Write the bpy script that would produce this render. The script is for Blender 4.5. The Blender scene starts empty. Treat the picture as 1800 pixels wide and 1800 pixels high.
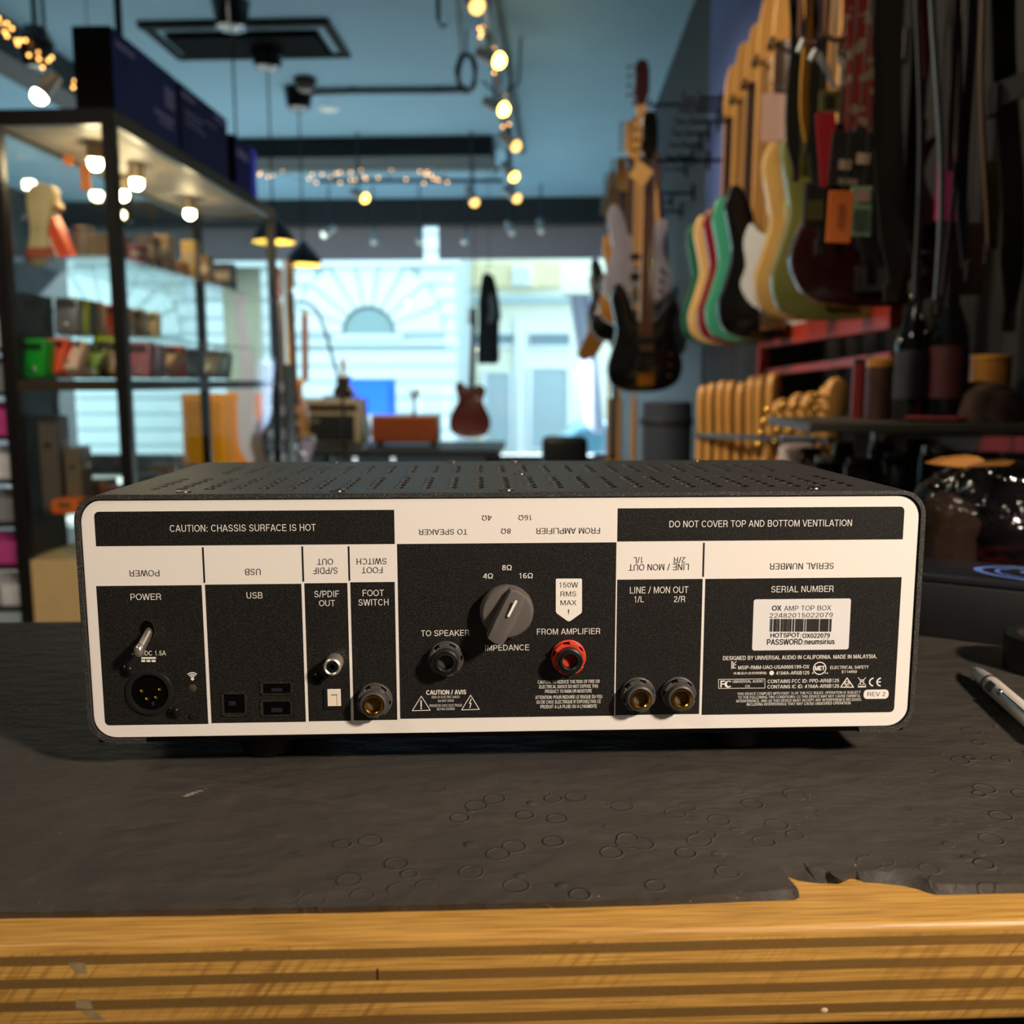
import bpy, bmesh, math, random
from mathutils import Vector, Matrix, Euler
C = bpy.context.scene.collection
SC = bpy.context.scene
random.seed(7)
PI = math.pi
# ------------------------------------------------------------------ camera, world, sun, key light, exposure
ZC = 1.15                      # eye height
FPX, HEAD, PITCH, ROLL = 1640.0, 0.0427, 0.1384, -0.0014
def cam_axes(h=HEAD):
    c, s = math.cos(h), math.sin(h)
    fwd = Vector((-s*math.cos(PITCH), c*math.cos(PITCH), -math.sin(PITCH)))
    right = Vector((c, s, 0)); up = right.cross(fwd)
    return (math.cos(ROLL)*right + math.sin(ROLL)*up, -math.sin(ROLL)*right + math.cos(ROLL)*up, fwd)
RX, UX, FX = cam_axes()
EYE = Vector((0, 0, ZC))
cd = bpy.data.cameras.new('camera'); cam = bpy.data.objects.new('camera', cd); C.objects.link(cam)
m = Matrix((RX, UX, -FX)).transposed().to_4x4(); m.translation = EYE
cam.matrix_world = m
cd.sensor_width = 36; cd.lens = 36*FPX/1800; cd.clip_start = 0.02; cd.clip_end = 200
cd.dof.use_dof = True; cd.dof.focus_distance = 0.430; cd.dof.aperture_fstop = 8.8
SC.camera = cam
SC.view_settings.view_transform = 'Standard'; SC.view_settings.look = 'None'
SC.view_settings.gamma = 1; SC.view_settings.use_curve_mapping = False
SC.view_settings.exposure = 0.0
w = bpy.data.worlds.new('sky'); SC.world = w; w.use_nodes = True
bg = w.node_tree.nodes['Background']; bg.inputs[0].default_value = (0.62, 0.86, 1.0, 1); bg.inputs[1].default_value = 2.8

PHI = HEAD + 0.0372            # the counter is turned this much against the room
DEV0 = Vector((-0.0138, -0.4332, 0.187))
def dev(x, y, z=0.0):          # counter frame (x along the counter, y away from us, z above the mat) -> room
    v = Matrix.Rotation(PHI, 3, 'Z') @ (Vector((x, y, z)) - DEV0)
    return v + EYE
MATZ = ZC - DEV0.z
def ray(px, py):
    return FX + (px-900)/FPX*RX + (900-py)/FPX*UX
def at(px, py, Y):             # point of the room at distance Y down the shop
    d = ray(px, py); return EYE + d*(Y/d.y)
def atz(px, py, z):
    d = ray(px, py); return EYE + d*((z-ZC)/d.z)
def light(name, kind, loc, energy, color, target=None, **kw):
    l = bpy.data.lights.new(name, kind); l.energy = energy; l.color = color
    for k, v in kw.items(): setattr(l, k, v)
    o = bpy.data.objects.new(name, l); C.objects.link(o); o.location = loc
    if target is not None: o.rotation_euler = (Vector(target)-Vector(loc)).to_track_quat('-Z', 'Y').to_euler()
    return o
light('sun', 'SUN', (0, 20, 7.1), 34.0, (0.80, 0.93, 1.0), target=(-1.8, 8.6, 0.2), angle=0.03)
light('counter_spot', 'SPOT', dev(0.80, -0.80, 0.72), 93, (1.0, 0.84, 0.69), target=dev(0, 0, 0.05), spot_size=1.55, spot_blend=0.7, shadow_soft_size=0.06)
for i, (lx, ly, tx, ty, tz, e) in enumerate([(-0.75, 1.2, 0.8, 2.0, 1.6, 20), (-0.8, 2.4, 0.75, 3.1, 1.5, 22), (-0.75, 3.6, 0.4, 4.4, 1.6, 20)]):
    light('added_spot', 'SPOT', (lx, ly, 3.0), e*6, (1.0, 0.80, 0.58), target=(tx, ty, tz), spot_size=1.3, spot_blend=0.6, shadow_soft_size=0.05)  # warm spots added above the view to light the right wall
light('added_spot', 'SPOT', (-0.6, 4.0, 3.05), 420, (1.0, 0.84, 0.62), target=(-1.8, 5.05, 0.85), spot_size=0.7, spot_blend=0.7, shadow_soft_size=0.05)  # spot added to brighten the yellow chest and the banner
light('added_spot', 'SPOT', (-0.75, 4.9, 3.05), 170, (1.0, 0.84, 0.62), target=(-1.1, 6.8, 0.85), spot_size=1.0, spot_blend=0.7, shadow_soft_size=0.05)  # another added spot, lifts the amplifiers on the window table
light('added_spot', 'SPOT', (-1.25, 1.0, 3.1), 150, (1.0, 0.84, 0.62), target=(-1.62, 2.8, 0.75), spot_size=0.8, spot_blend=0.7, shadow_soft_size=0.05)  # added to brighten the foot and front of the glass cabinet
light('added_fill_lamp', 'AREA', (-1.6, -0.9, 3.1), 14, (1.0, 0.86, 0.7), target=(-1.6, 0.6, 0), shape='DISK', size=0.5)  # soft fill added behind the camera, no fitting there

# ------------------------------------------------------------------ helpers
def lin(c):
    if isinstance(c, str):
        c = [int(c[i:i+2], 16)/255 for i in (0, 2, 4)]
    return tuple((x/12.92 if x <= 0.04045 else ((x+0.055)/1.055)**2.4) for x in c)
MATS = {}
def mat(name, col, rough=0.5, metal=0.0, var=0.12, scale=30.0, bump=0.0, bscale=200.0, spec=0.5, emit=0, emitcol=None, coat=0.0, trans=0.0, stretch=None):
    if name in MATS: return MATS[name]
    mt = bpy.data.materials.new(name); mt.use_nodes = True
    nt = mt.node_tree; b = nt.nodes['Principled BSDF']
    c = lin(col)
    b.inputs['Roughness'].default_value = rough; b.inputs['Metallic'].default_value = metal
    b.inputs['Specular IOR Level'].default_value = spec
    b.inputs['Coat Weight'].default_value = coat
    b.inputs['Transmission Weight'].default_value = trans
    tc = nt.nodes.new('ShaderNodeTexCoord'); src = tc.outputs['Object']
    if stretch:
        mp = nt.nodes.new('ShaderNodeMapping'); mp.inputs['Scale'].default_value = stretch
        nt.links.new(src, mp.inputs['Vector']); src = mp.outputs['Vector']
    n = nt.nodes.new('ShaderNodeTexNoise'); n.inputs['Scale'].default_value = scale; n.inputs['Detail'].default_value = 3
    nt.links.new(src, n.inputs['Vector'])
    mx = nt.nodes.new('ShaderNodeMix'); mx.data_type = 'RGBA'
    mx.inputs['A'].default_value = (*[x*(1-var) for x in c], 1); mx.inputs['B'].default_value = (*[min(1, x*(1+var)) for x in c], 1)
    nt.links.new(n.outputs['Fac'], mx.inputs['Factor']); nt.links.new(mx.outputs['Result'], b.inputs['Base Color'])
    if bump:
        n2 = nt.nodes.new('ShaderNodeTexNoise'); n2.inputs['Scale'].default_value = bscale; n2.inputs['Detail'].default_value = 2
        nt.links.new(src, n2.inputs['Vector'])
        bp = nt.nodes.new('ShaderNodeBump'); bp.inputs['Strength'].default_value = bump; bp.inputs['Distance'].default_value = 0.3/bscale
        nt.links.new(n2.outputs['Fac'], bp.inputs['Height']); nt.links.new(bp.outputs['Normal'], b.inputs['Normal'])
    if emit:
        b.inputs['Emission Color'].default_value = (*lin(emitcol or col), 1); b.inputs['Emission Strength'].default_value = emit
    MATS[name] = mt; return mt
def glass(name, tint=(1, 1, 1), gloss=1.0, rough=0.0, base=0.035, crinkle=0):
    if name in MATS: return MATS[name]
    mt = bpy.data.materials.new(name); mt.use_nodes = True; nt = mt.node_tree
    nt.nodes.remove(nt.nodes['Principled BSDF']); out = nt.nodes['Material Output']
    t = nt.nodes.new('ShaderNodeBsdfTransparent'); t.inputs[0].default_value = (*tint, 1)
    g = nt.nodes.new('ShaderNodeBsdfGlossy'); g.inputs['Roughness'].default_value = rough
    lw = nt.nodes.new('ShaderNodeLayerWeight'); lw.inputs[0].default_value = 0.5
    pw = nt.nodes.new('ShaderNodeMath'); pw.operation = 'POWER'; pw.inputs[1].default_value = 5; nt.links.new(lw.outputs['Facing'], pw.inputs[0])
    fr = nt.nodes.new('ShaderNodeMath'); fr.operation = 'MULTIPLY_ADD'; fr.inputs[1].default_value = 0.9; fr.inputs[2].default_value = base; nt.links.new(pw.outputs[0], fr.inputs[0])
    if crinkle:
        tc = nt.nodes.new('ShaderNodeTexCoord'); nz = nt.nodes.new('ShaderNodeTexNoise'); nz.inputs['Scale'].default_value = crinkle; nz.inputs['Detail'].default_value = 3; nt.links.new(tc.outputs['Object'], nz.inputs['Vector'])
        bp = nt.nodes.new('ShaderNodeBump'); bp.inputs['Strength'].default_value = 1.0; bp.inputs['Distance'].default_value = 0.03; nt.links.new(nz.outputs['Fac'], bp.inputs['Height']); nt.links.new(bp.outputs[0], g.inputs['Normal'])
    mu = nt.nodes.new('ShaderNodeMath'); mu.operation = 'MULTIPLY'; mu.inputs[1].default_value = gloss
    mx = nt.nodes.new('ShaderNodeMixShader')
    nt.links.new(fr.outputs[0], mu.inputs[0]); nt.links.new(mu.outputs[0], mx.inputs[0])
    nt.links.new(t.outputs[0], mx.inputs[1]); nt.links.new(g.outputs[0], mx.inputs[2]); nt.links.new(mx.outputs[0], out.inputs[0])
    MATS[name] = mt; return mt

class MB:
    """collects shapes into one mesh"""
    def __init__(s): s.v = []; s.f = []
    def add(s, vf, M=None):
        v, f = vf; o = len(s.v)
        s.v += [tuple(M @ Vector(p)) if M is not None else tuple(p) for p in v]
        s.f += [tuple(i+o for i in q) for q in f]; return s
    def mesh(s, name, mt, ang=0.6):
        me = bpy.data.meshes.new(name); me.from_pydata(s.v, [], s.f); me.update()
        bm = bmesh.new(); bm.from_mesh(me); bmesh.ops.recalc_face_normals(bm, faces=bm.faces); bm.to_mesh(me); bm.free()
        me.polygons.foreach_set('use_smooth', [True]*len(me.polygons)); me.set_sharp_from_angle(angle=ang)
        if mt is not None: me.materials.append(mt)
        return me
def put(name, mb, mt, parent=None, loc=None, rot=None, label=None):
    me = mb.mesh(name, mt) if isinstance(mb, MB) else mb
    o = bpy.data.objects.new(name, me); C.objects.link(o)
    if parent is not None: o.parent = parent
    if loc is not None: o.location = loc
    if rot is not None: o.rotation_euler = rot
    if label: o['label'] = label
    return o
def tag(o, label, cat, group=None):
    o['label'] = label; o['category'] = cat
    if group: o['group'] = group
    return o
def thing(name, label, cat, loc=(0, 0, 0), rot=(0, 0, 0), group=None):
    o = bpy.data.objects.new(name, None); C.objects.link(o); o.empty_display_size = 0.05
    o.location = loc; o.rotation_euler = rot if isinstance(rot, tuple) else (0, 0, rot)
    return tag(o, label, cat, group)
def struct(name, mb, mt):
    o = put(name, mb, mt); o['kind'] = 'structure'; return o
def kids(o): return [c for c in C.objects if c.parent is o]
KIDS = {}
def dup(root, loc, rot, label, group=None, mats=None):
    """copy a thing with its parts and sub-parts; mats: {part name: material}"""
    def cp(o, par):
        c = o.copy(); C.objects.link(c); c.parent = par
        st = o.name.split('.')[0]
        if mats and st in mats and c.type == 'MESH':
            c.material_slots[0].link = 'OBJECT'; c.material_slots[0].material = mats[st]
        for k in o.children: cp(k, c)
        return c
    r = cp(root, None); r.location = loc; r.rotation_euler = rot if isinstance(rot, tuple) else (0, 0, rot)
    r['label'] = label
    if group: r['group'] = group
    return r

def from_bm(bm):
    bm.verts.index_update(); v = [tuple(x.co) for x in bm.verts]; f = [tuple(x.index for x in q.verts) for q in bm.faces]; bm.free(); return v, f
def box(c, s, b=0.0, seg=1):
    bm = bmesh.new(); bmesh.ops.create_cube(bm, size=1)
    for x in bm.verts: x.co = Vector((x.co.x*s[0], x.co.y*s[1], x.co.z*s[2]))
    if b: bmesh.ops.bevel(bm, geom=bm.edges[:], offset=b, segments=seg, affect='EDGES', profile=0.5)
    for x in bm.verts: x.co += Vector(c)
    return from_bm(bm)
def box2(a, b, bev=0.0, seg=1):
    a, b = Vector(a), Vector(b); return box((a+b)/2, [abs(q) for q in (b-a)], bev, seg)
def lathe(prof, n=24, axis='z', c=(0, 0, 0)):
    """prof: (radius, height). axis z, or y where height runs towards the viewer (-y)"""
    v = []; f = []; rows = []
    for r, h in prof:
        if r < 1e-7:
            rows.append([len(v)]); v.append((0, 0, h))
        else:
            rows.append(list(range(len(v), len(v)+n)))
            v += [(r*math.cos(2*PI*i/n), r*math.sin(2*PI*i/n), h) for i in range(n)]
    for a, b in zip(rows, rows[1:]):
        for i in range(n):
            j = (i+1) % n
            if len(a) == 1 and len(b) == 1: break
            if len(a) == 1: f.append((a[0], b[i], b[j]))
            elif len(b) == 1: f.append((a[i], b[0], a[j]))
            else: f.append((a[i], b[i], b[j], a[j]))
    if axis == 'y': v = [(x, -z, y) for x, y, z in v]
    if axis == 'x': v = [(z, x, y) for x, y, z in v]
    return [(x+c[0], y+c[1], z+c[2]) for x, y, z in v], f
def cyl(a, b, r, n=16, r2=None):
    a, b = Vector(a), Vector(b); d = b-a; L = d.length
    v, f = lathe([(0, 0), (r, 0), (r2 if r2 is not None else r, L), (0, L)], n)
    M = Matrix.Translation(a) @ d.to_track_quat('Z', 'Y').to_matrix().to_4x4()
    return [tuple(M @ Vector(p)) for p in v], f
def ball(c, r, n=12, sc=(1, 1, 1)):
    k = n//2
    v, f = lathe([(abs(r*math.sin(PI*i/k)) if 0 < i < k else 0, -r*math.cos(PI*i/k)) for i in range(k+1)], n)
    return [(x*sc[0]+c[0], y*sc[1]+c[1], z*sc[2]+c[2]) for x, y, z in v], f
def tube(pts, r, n=8, closed=False):
    pts = [Vector(p) for p in pts]; v = []; f = []; N = len(pts); up = None
    for i, p in enumerate(pts):
        if closed: t = pts[(i+1) % N]-pts[i-1]
        else: t = pts[min(i+1, N-1)]-pts[max(i-1, 0)]
        t.normalize()
        if up is None: up = t.orthogonal().normalized()
        up = (up - t*up.dot(t)); up = up.normalized() if up.length > 1e-6 else t.orthogonal().normalized()
        s = t.cross(up); rr = r[i] if isinstance(r, (list, tuple)) else r
        for k in range(n):
            a = 2*PI*k/n; v.append(tuple(p + (up*math.cos(a)+s*math.sin(a))*rr))
    for i in range(N if closed else N-1):
        for k in range(n):
            a, b = i*n+k, i*n+(k+1) % n; j = ((i+1) % N)*n
            f.append((a, b, j+(k+1) % n, j+k))
    if not closed: f += [tuple(range(n-1, -1, -1)), tuple(range((N-1)*n, N*n))]
    return v, f
def prism(poly, t, bev=0.0, seg=2, y0=0.0):
    """poly in (x, z), thickness t from y0 (back) towards -y"""
    bm = bmesh.new(); a = [bm.verts.new((x, y0, z)) for x, z in poly]; fc = bm.faces.new(a)
    r = bmesh.ops.extrude_face_region(bm, geom=[fc])
    for x in r['geom']:
        if isinstance(x, bmesh.types.BMVert): x.co.y -= t
    bmesh.ops.recalc_face_normals(bm, faces=bm.faces)
    if bev:
        e = [q for q in bm.edges if abs(q.verts[0].co.y-q.verts[1].co.y) < 1e-6]
        bmesh.ops.bevel(bm, geom=e, offset=bev, segments=seg, affect='EDGES', profile=0.5)
    return from_bm(bm)
def spline(pts, k=6, closed=True):
    out = []; N = len(pts)
    for i in range(N if closed else N-1):
        p = [pts[(i+j-1) % N] if closed else pts[max(0, min(N-1, i+j-1))] for j in range(4)]
        for q in range(k):
            t = q/k
            out.append(tuple(0.5*((2*p[1][d])+(-p[0][d]+p[2][d])*t+(2*p[0][d]-5*p[1][d]+4*p[2][d]-p[3][d])*t*t+(-p[0][d]+3*p[1][d]-3*p[2][d]+p[3][d])*t**3) for d in range(len(p[1]))))
    if not closed: out.append(tuple(pts[-1]))
    return out
def rrect(x0, z0, x1, z1, r, n=6, corners=(1, 1, 1, 1)):
    """rounded rectangle in (x, z); corners: bl, br, tr, tl"""
    out = []
    for (cx, cz, a0), on in zip(((x0+r, z0+r, PI), (x1-r, z0+r, 1.5*PI), (x1-r, z1-r, 0), (x0+r, z1-r, 0.5*PI)), corners):
        if on: out += [(cx+r*math.cos(a0+i*PI/2/n), cz+r*math.sin(a0+i*PI/2/n)) for i in range(n+1)]
        else: out.append((cx+r*math.copysign(1, math.cos(a0+PI/4)), cz+r*math.copysign(1, math.sin(a0+PI/4))))
    return out
def flat(poly, y):             # a printed area on a face looking towards -y
    return [(x, y, z) for x, z in poly], [tuple(range(len(poly)))]
def ring2(r1, r2, c, y, n=32, a0=0, a1=2*PI):
    v = []; f = []
    for i in range(n+1):
        a = a0+(a1-a0)*i/n; v += [(c[0]+r1*math.cos(a), y, c[1]+r1*math.sin(a)), (c[0]+r2*math.cos(a), y, c[1]+r2*math.sin(a))]
    f = [(2*i, 2*i+1, 2*i+3, 2*i+2) for i in range(n)]; return v, f
def ribbon(pts, wd, w, t):
    """band along pts, width w along wd, thickness t"""
    wd = Vector(wd).normalized(); v = []; f = []; N = len(pts); pts = [Vector(p) for p in pts]
    for i, p in enumerate(pts):
        tg = (pts[min(i+1, N-1)]-pts[max(i-1, 0)]).normalized(); nn = tg.cross(wd).normalized()
        ww = w[i] if isinstance(w, (list, tuple)) else w
        for a, b in ((-1, -1), (1, -1), (1, 1), (-1, 1)): v.append(tuple(p+wd*ww/2*a+nn*t/2*b))
    for i in range(N-1):
        for k in range(4): f.append((i*4+k, i*4+(k+1) % 4, i*4+4+(k+1) % 4, i*4+4+k))
    f += [(3, 2, 1, 0), tuple(range(N*4-4, N*4))]; return v, f
# lettering: a plain sans-serif drawn as strokes; every string is fitted into its own box
def arc(cx, cy, rx, ry, a0, a1, n=10):
    return [(cx+rx*math.cos(math.radians(a0+(a1-a0)*i/n)), cy+ry*math.sin(math.radians(a0+(a1-a0)*i/n))) for i in range(n+1)]
h_, H_ = 0.065, 0.935
GL = {  # advance, strokes
 'A': (.72, [[(.05, 0), (.33, H_), (.39, H_), (.67, 0)], [(.17, .31), (.55, .31)]]),
 'B': (.72, [[(.11, .51), (.42, .51)]+arc(.42, .29, .20, .225, 90, -90)+[(.11, h_), (.11, H_), (.40, H_)]+arc(.40, .72, .18, .215, 90, -90)]),
 'C': (.76, [arc(.40, .5, .32, .435, 42, 318, 18)]), 'D': (.76, [[(.11, h_), (.11, H_), (.34, H_)]+arc(.34, .5, .32, .435, 90, -90, 14)+[(.11, h_)]]),
 'E': (.66, [[(.62, H_), (.11, H_), (.11, h_), (.64, h_)], [(.11, .52), (.58, .52)]]), 'F': (.61, [[(.60, H_), (.11, H_), (.11, 0)], [(.11, .50), (.53, .50)]]),
 'G': (.80, [arc(.40, .5, .32, .435, 42, 325, 18), [(.45, .46), (.70, .46), (.70, 0)]]), 'H': (.74, [[(.11, 0), (.11, 1)], [(.63, 0), (.63, 1)], [(.11, .52), (.63, .52)]]),
 'I': (.26, [[(.13, 0), (.13, 1)]]), 'J': (.54, [[(.42, 1), (.42, .28)]+arc(.24, .27, .18, .205, 0, -180)]), 'K': (.72, [[(.11, 0), (.11, 1)], [(.64, 1), (.13, .40)], [(.30, .60), (.68, 0)]]),
 'L': (.58, [[(.11, 1), (.11, h_), (.57, h_)]]), 'M': (.86, [[(.11, 0), (.11, H_), (.16, H_), (.43, .06), (.70, H_), (.75, H_), (.75, 0)]]), 'N': (.74, [[(.11, 0), (.11, H_), (.16, H_), (.58, h_), (.63, h_), (.63, 1)]]),
 'O': (.80, [arc(.40, .5, .33, .435, 0, 360, 24)]), 'P': (.68, [[(.11, 0), (.11, H_), (.40, H_)]+arc(.40, .68, .20, .255, 90, -90)+[(.11, .425)]]), 'Q': (.80, [arc(.40, .5, .33, .435, 0, 360, 24), [(.46, .26), (.74, -.02)]]),
 'R': (.73, [[(.11, 0), (.11, H_), (.42, H_)]+arc(.42, .70, .19, .235, 90, -90)+[(.11, .465)], [(.40, .465), (.52, .44), (.57, .34), (.59, .06), (.63, 0)]]),
 'S': (.69, [arc(.35, .715, .23, .22, 12, 262, 12)+arc(.34, .285, .26, .22, 82, -170, 14)]), 'T': (.64, [[(.02, H_), (.62, H_)], [(.32, H_), (.32, 0)]]),
 'U': (.74, [[(.11, 1), (.11, .34)]+arc(.37, .33, .26, .265, 180, 360, 14)+[(.63, 1)]]), 'V': (.68, [[(.04, 1), (.31, .05), (.37, .05), (.64, 1)]]),
 'W': (.96, [[(.04, 1), (.23, .05), (.28, .05), (.46, H_), (.50, H_), (.68, .05), (.73, .05), (.92, 1)]]), 'X': (.68, [[(.06, 1), (.62, 0)], [(.62, 1), (.06, 0)]]), 'Y': (.68, [[(.05, 1), (.34, .42), (.63, 1)], [(.34, .42), (.34, 0)]]), 'Z': (.64, [[(.06, H_), (.58, H_), (.06, h_), (.60, h_)]]),
 '0': (.58, [arc(.29, .49, .21, .425, 0, 360, 20)]), '1': (.58, [[(.14, .76), (.28, .80), (.35, .97), (.35, 0)]]), '2': (.58, [arc(.29, .68, .20, .245, 170, -25, 10)+[(.12, .15), (.09, h_), (.52, h_)]]),
 '3': (.58, [arc(.28, .705, .18, .215, 165, -80, 10)+arc(.28, .275, .21, .215, 80, -165, 10)]), '4': (.58, [[(.42, 0), (.42, .93), (.37, .93), (.06, .29), (.06, .25), (.54, .25)]]), '5': (.58, [[(.50, .91), (.17, .91), (.12, .47)]+arc(.29, .31, .21, .25, 125, -165, 12)]),
 '6': (.58, [arc(.29, .29, .20, .225, 0, 360, 16), arc(.32, .50, .23, .43, 180, 55, 10)]), '7': (.58, [[(.06, .91), (.51, .91), (.30, .45), (.22, 0)]]), '8': (.58, [arc(.29, .705, .175, .205, 0, 360, 16), arc(.29, .275, .205, .22, 0, 360, 16)]), '9': (.58, [arc(.29, .68, .20, .235, 0, 360, 16), arc(.26, .47, .23, .41, 0, -130, 10)]),
 'n': (.56, [[(.10, 0), (.10, .72)], [(.10, .50)]+arc(.28, .47, .18, .19, 170, 0, 8)+[(.46, 0)]]), 'm': (.84, [[(.10, 0), (.10, .72)], [(.10, .50)]+arc(.26, .48, .16, .18, 170, 0, 8)+[(.42, 0)], [(.42, .50)]+arc(.58, .48, .16, .18, 170, 0, 8)+[(.74, 0)]]),
 'e': (.56, [[(.08, .36), (.48, .36)]+arc(.28, .35, .20, .30, 2, 325, 16)]), 'u': (.56, [[(.46, .72), (.46, 0)], [(.10, .72), (.10, .24)]+arc(.28, .24, .18, .18, 180, 350, 8)]), 's': (.50, [arc(.25, .52, .155, .14, 15, 260, 8)+arc(.25, .20, .175, .14, 80, -165, 8)]),
 'i': (.24, [[(.12, 0), (.12, .72)], [(.12, .86), (.12, 1)]]), 'r': (.35, [[(.10, 0), (.10, .72)], [(.10, .44), (.16, .60), (.33, .66)]]),
 ':': (.28, [[(.14, 0), (.14, .14)], [(.14, .52), (.14, .66)]]), '.': (.28, [[(.14, 0), (.14, .14)]]), ',': (.28, [[(.15, .14), (.14, 0), (.10, -.12)]]), "'": (.20, [[(.10, 1), (.10, .68)]]), '!': (.28, [[(.14, 1), (.14, .26)], [(.14, 0), (.14, .14)]]),
 '(': (.34, [arc(.42, .42, .30, .58, 120, 240, 8)]), ')': (.34, [arc(-.08, .42, .30, .58, 60, -60, 8)]), '/': (.36, [[(.04, -.02), (.32, 1.02)]]), '-': (.40, [[(.07, .36), (.33, .36)]]), '+': (.60, [[(.06, .36), (.54, .36)], [(.30, .10), (.30, .62)]]),
 '\u03a9': (.80, [[(.06, h_), (.28, h_), (.29, .17)]+arc(.40, .56, .31, .375, 240, -60, 20)+[(.51, .17), (.52, h_), (.74, h_)]]), ' ': (.28, [])}
def stroke(pts, t):
    """one stroke of even width as a strip with mitred joints"""
    P = [Vector(p) for p in pts]; v = []; n = len(P); closed = (P[0]-P[-1]).length < 1e-6
    for i, p in enumerate(P):
        a = P[i-1] if i else (P[-2] if closed else None); b = P[i+1] if i < n-1 else (P[1] if closed else None)
        d1 = (p-a).normalized() if a is not None else None; d2 = (b-p).normalized() if b is not None else None
        if d1 is None: d1 = d2
        if d2 is None: d2 = d1
        n1 = Vector((-d1.y, d1.x)); n2 = Vector((-d2.y, d2.x)); mm_ = n1+n2
        if mm_.length < 0.2: mm_ = n1
        mm_ = mm_.normalized(); k = 1/max(0.45, mm_.dot(n1)); v += [p+mm_*t/2*k, p-mm_*t/2*k]
    return v, [(2*i, 2*i+1, 2*i+3, 2*i+2) for i in range(n-1)]
def letter_mesh(items):
    """items: (string, x centre, z centre, width, height, y, flip, bold) -> one mesh of flat letters"""
    mb = MB()
    for s, cx, cz, wd, ht, y, flip, bold in items:
        V = []; F = []; x = 0
        if any(ord(ch) > 0x2fff for ch in s):
            cu = bpy.data.curves.new('t', 'FONT'); cu.body = s; cu.resolution_u = 2; o = bpy.data.objects.new('t', cu); C.objects.link(o)
            dg = bpy.context.evaluated_depsgraph_get(); dg.update(); me = bpy.data.meshes.new_from_object(o.evaluated_get(dg))
            V = [Vector((q.co.x, q.co.y)) for q in me.vertices]; F = [tuple(p.vertices) for p in me.polygons]
            bpy.data.objects.remove(o); bpy.data.meshes.remove(me); bpy.data.curves.remove(cu)
        else:
            for ch in s:
                adv, st = GL[ch]
                for q in st:
                    v, f = stroke([(px_+x, py_) for px_, py_ in q], 0.096+bold*4); F += [tuple(i+len(V) for i in g) for g in f]; V += v
                x += adv+0.05
        if not V: continue
        x0, x1 = min(p.x for p in V), max(p.x for p in V)
        y0, y1 = (min(p.y for p in V), max(p.y for p in V)) if len(s) < 2 else (0.0, 1.0)
        if ord(s[0]) > 0x2fff: y0, y1 = min(p.y for p in V), max(p.y for p in V)
        sx, sy = wd/max(1e-6, x1-x0), ht/max(1e-6, y1-y0); k = -1 if flip else 1
        mb.add(([(cx+k*(p.x-(x0+x1)/2)*sx, y, cz+k*(p.y-(y0+y1)/2)*sy) for p in V], F))
    return mb
# ------------------------------------------------------------------ room shell
CEIL = 3.3; XL, XR, XR2 = -6.0, 1.05, 0.80; YB, YF = -2.2, 11.6
M_wall = mat('wall_paint', '2b333b', 0.7, var=0.15, scale=4, bump=0.1, bscale=60)
M_dark = mat('dark_paint', '1b2024', 0.6, var=0.2, scale=5)
M_ceil = mat('ceiling_paint', '7ba3bd', 0.75, var=0.10, scale=1.3, bump=0.15, bscale=25)
M_blue = mat('blue_paint', '5468b0', 0.6, var=0.10, scale=3)
M_floor = mat('floor_boards', 'b9b2a4', 0.45, var=0.15, scale=6, stretch=(6, 0.5, 1))
struct('floor', MB().add(box2((XL, YB, -0.1), (XR, YF, 0))), M_floor)
struct('ceiling', MB().add(box2((XL, YB, CEIL), (XR, YF, CEIL+0.1))), M_ceil)
struct('wall_left', MB().add(box2((XL-0.1, YB, 0), (XL, YF, CEIL))), M_wall)
struct('wall_back', MB().add(box2((XL, YB-0.1, 0), (XR, YB, CEIL))), mat('back_wall_paint', 'a59a8c', 0.7))
struct('wall_right', MB().add(box2((XR, YB, 0), (XR+0.1, 5.1, CEIL))), mat('charcoal_paint', '0b0c0d', 0.8, var=0.2, scale=5))
struct('wall_right_rear', MB().add(box2((XR2, 5.1, 0), (XR2+0.1, YF, CEIL))).add(box2((XR2+0.1, 5.0, 0), (XR+0.1, 5.1, CEIL))), M_dark)
struct('trim_1', MB().add(box2((XR2, 3.75, 1.86), (XR, 5.1, CEIL), 0.004)), M_blue)                   # pier, painted blue above, dark below
struct('trim_6', MB().add(box2((XR2+0.004, 3.754, 0), (XR, 5.1, 1.86), 0.004)), mat('charcoal_paint', '0b0c0d', 0.8, var=0.2, scale=5))
# shop front: valance, side pier, mullions, glass
M_val = mat('valance_grey', '8d8a94', 0.7, var=0.08, scale=3)
zval = at(800, 455, YF).z; ztop = at(800, 374, YF).z
struct('wall_front', MB().add(box2((XL, YF, ztop), (XR2+0.1, YF+0.15, CEIL))).add(box2((0.74, YF, 0), (XR2+0.1, YF+0.15, ztop))).add(box2((XL, YF, 0), (XR2+0.1, YF+0.15, 0.25))), M_dark)
xm = at(757, 420, YF).x
struct('trim_2', MB().add(box2((XL, YF+0.02, zval), (xm-0.09, YF+0.10, ztop))).add(box2((xm+0.09, YF+0.02, zval), (0.74, YF+0.10, ztop))), M_val)
M_glass = glass('window_glass', (0.97, 1.0, 1.0))
for i, (a, b) in enumerate(((XL, -3.35), (-3.27, 0.74))):
    struct('window_%d' % (i+1), MB().add(box2((a, YF+0.12, 0.25), (b, YF+0.128, ztop))), M_glass)
M_white = mat('white_frame', 'e9eeee', 0.5)
struct('trim_3', MB().add(box2((-3.35, YF+0.09, 0.25), (-3.27, YF+0.15, ztop), 0.003)), M_white)
struct('trim_4', MB().add(box2((XL, YF-0.25, CEIL-0.30), (XR2, YF-0.02, CEIL), 0.005)), M_dark)   # black beam over the window
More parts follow.
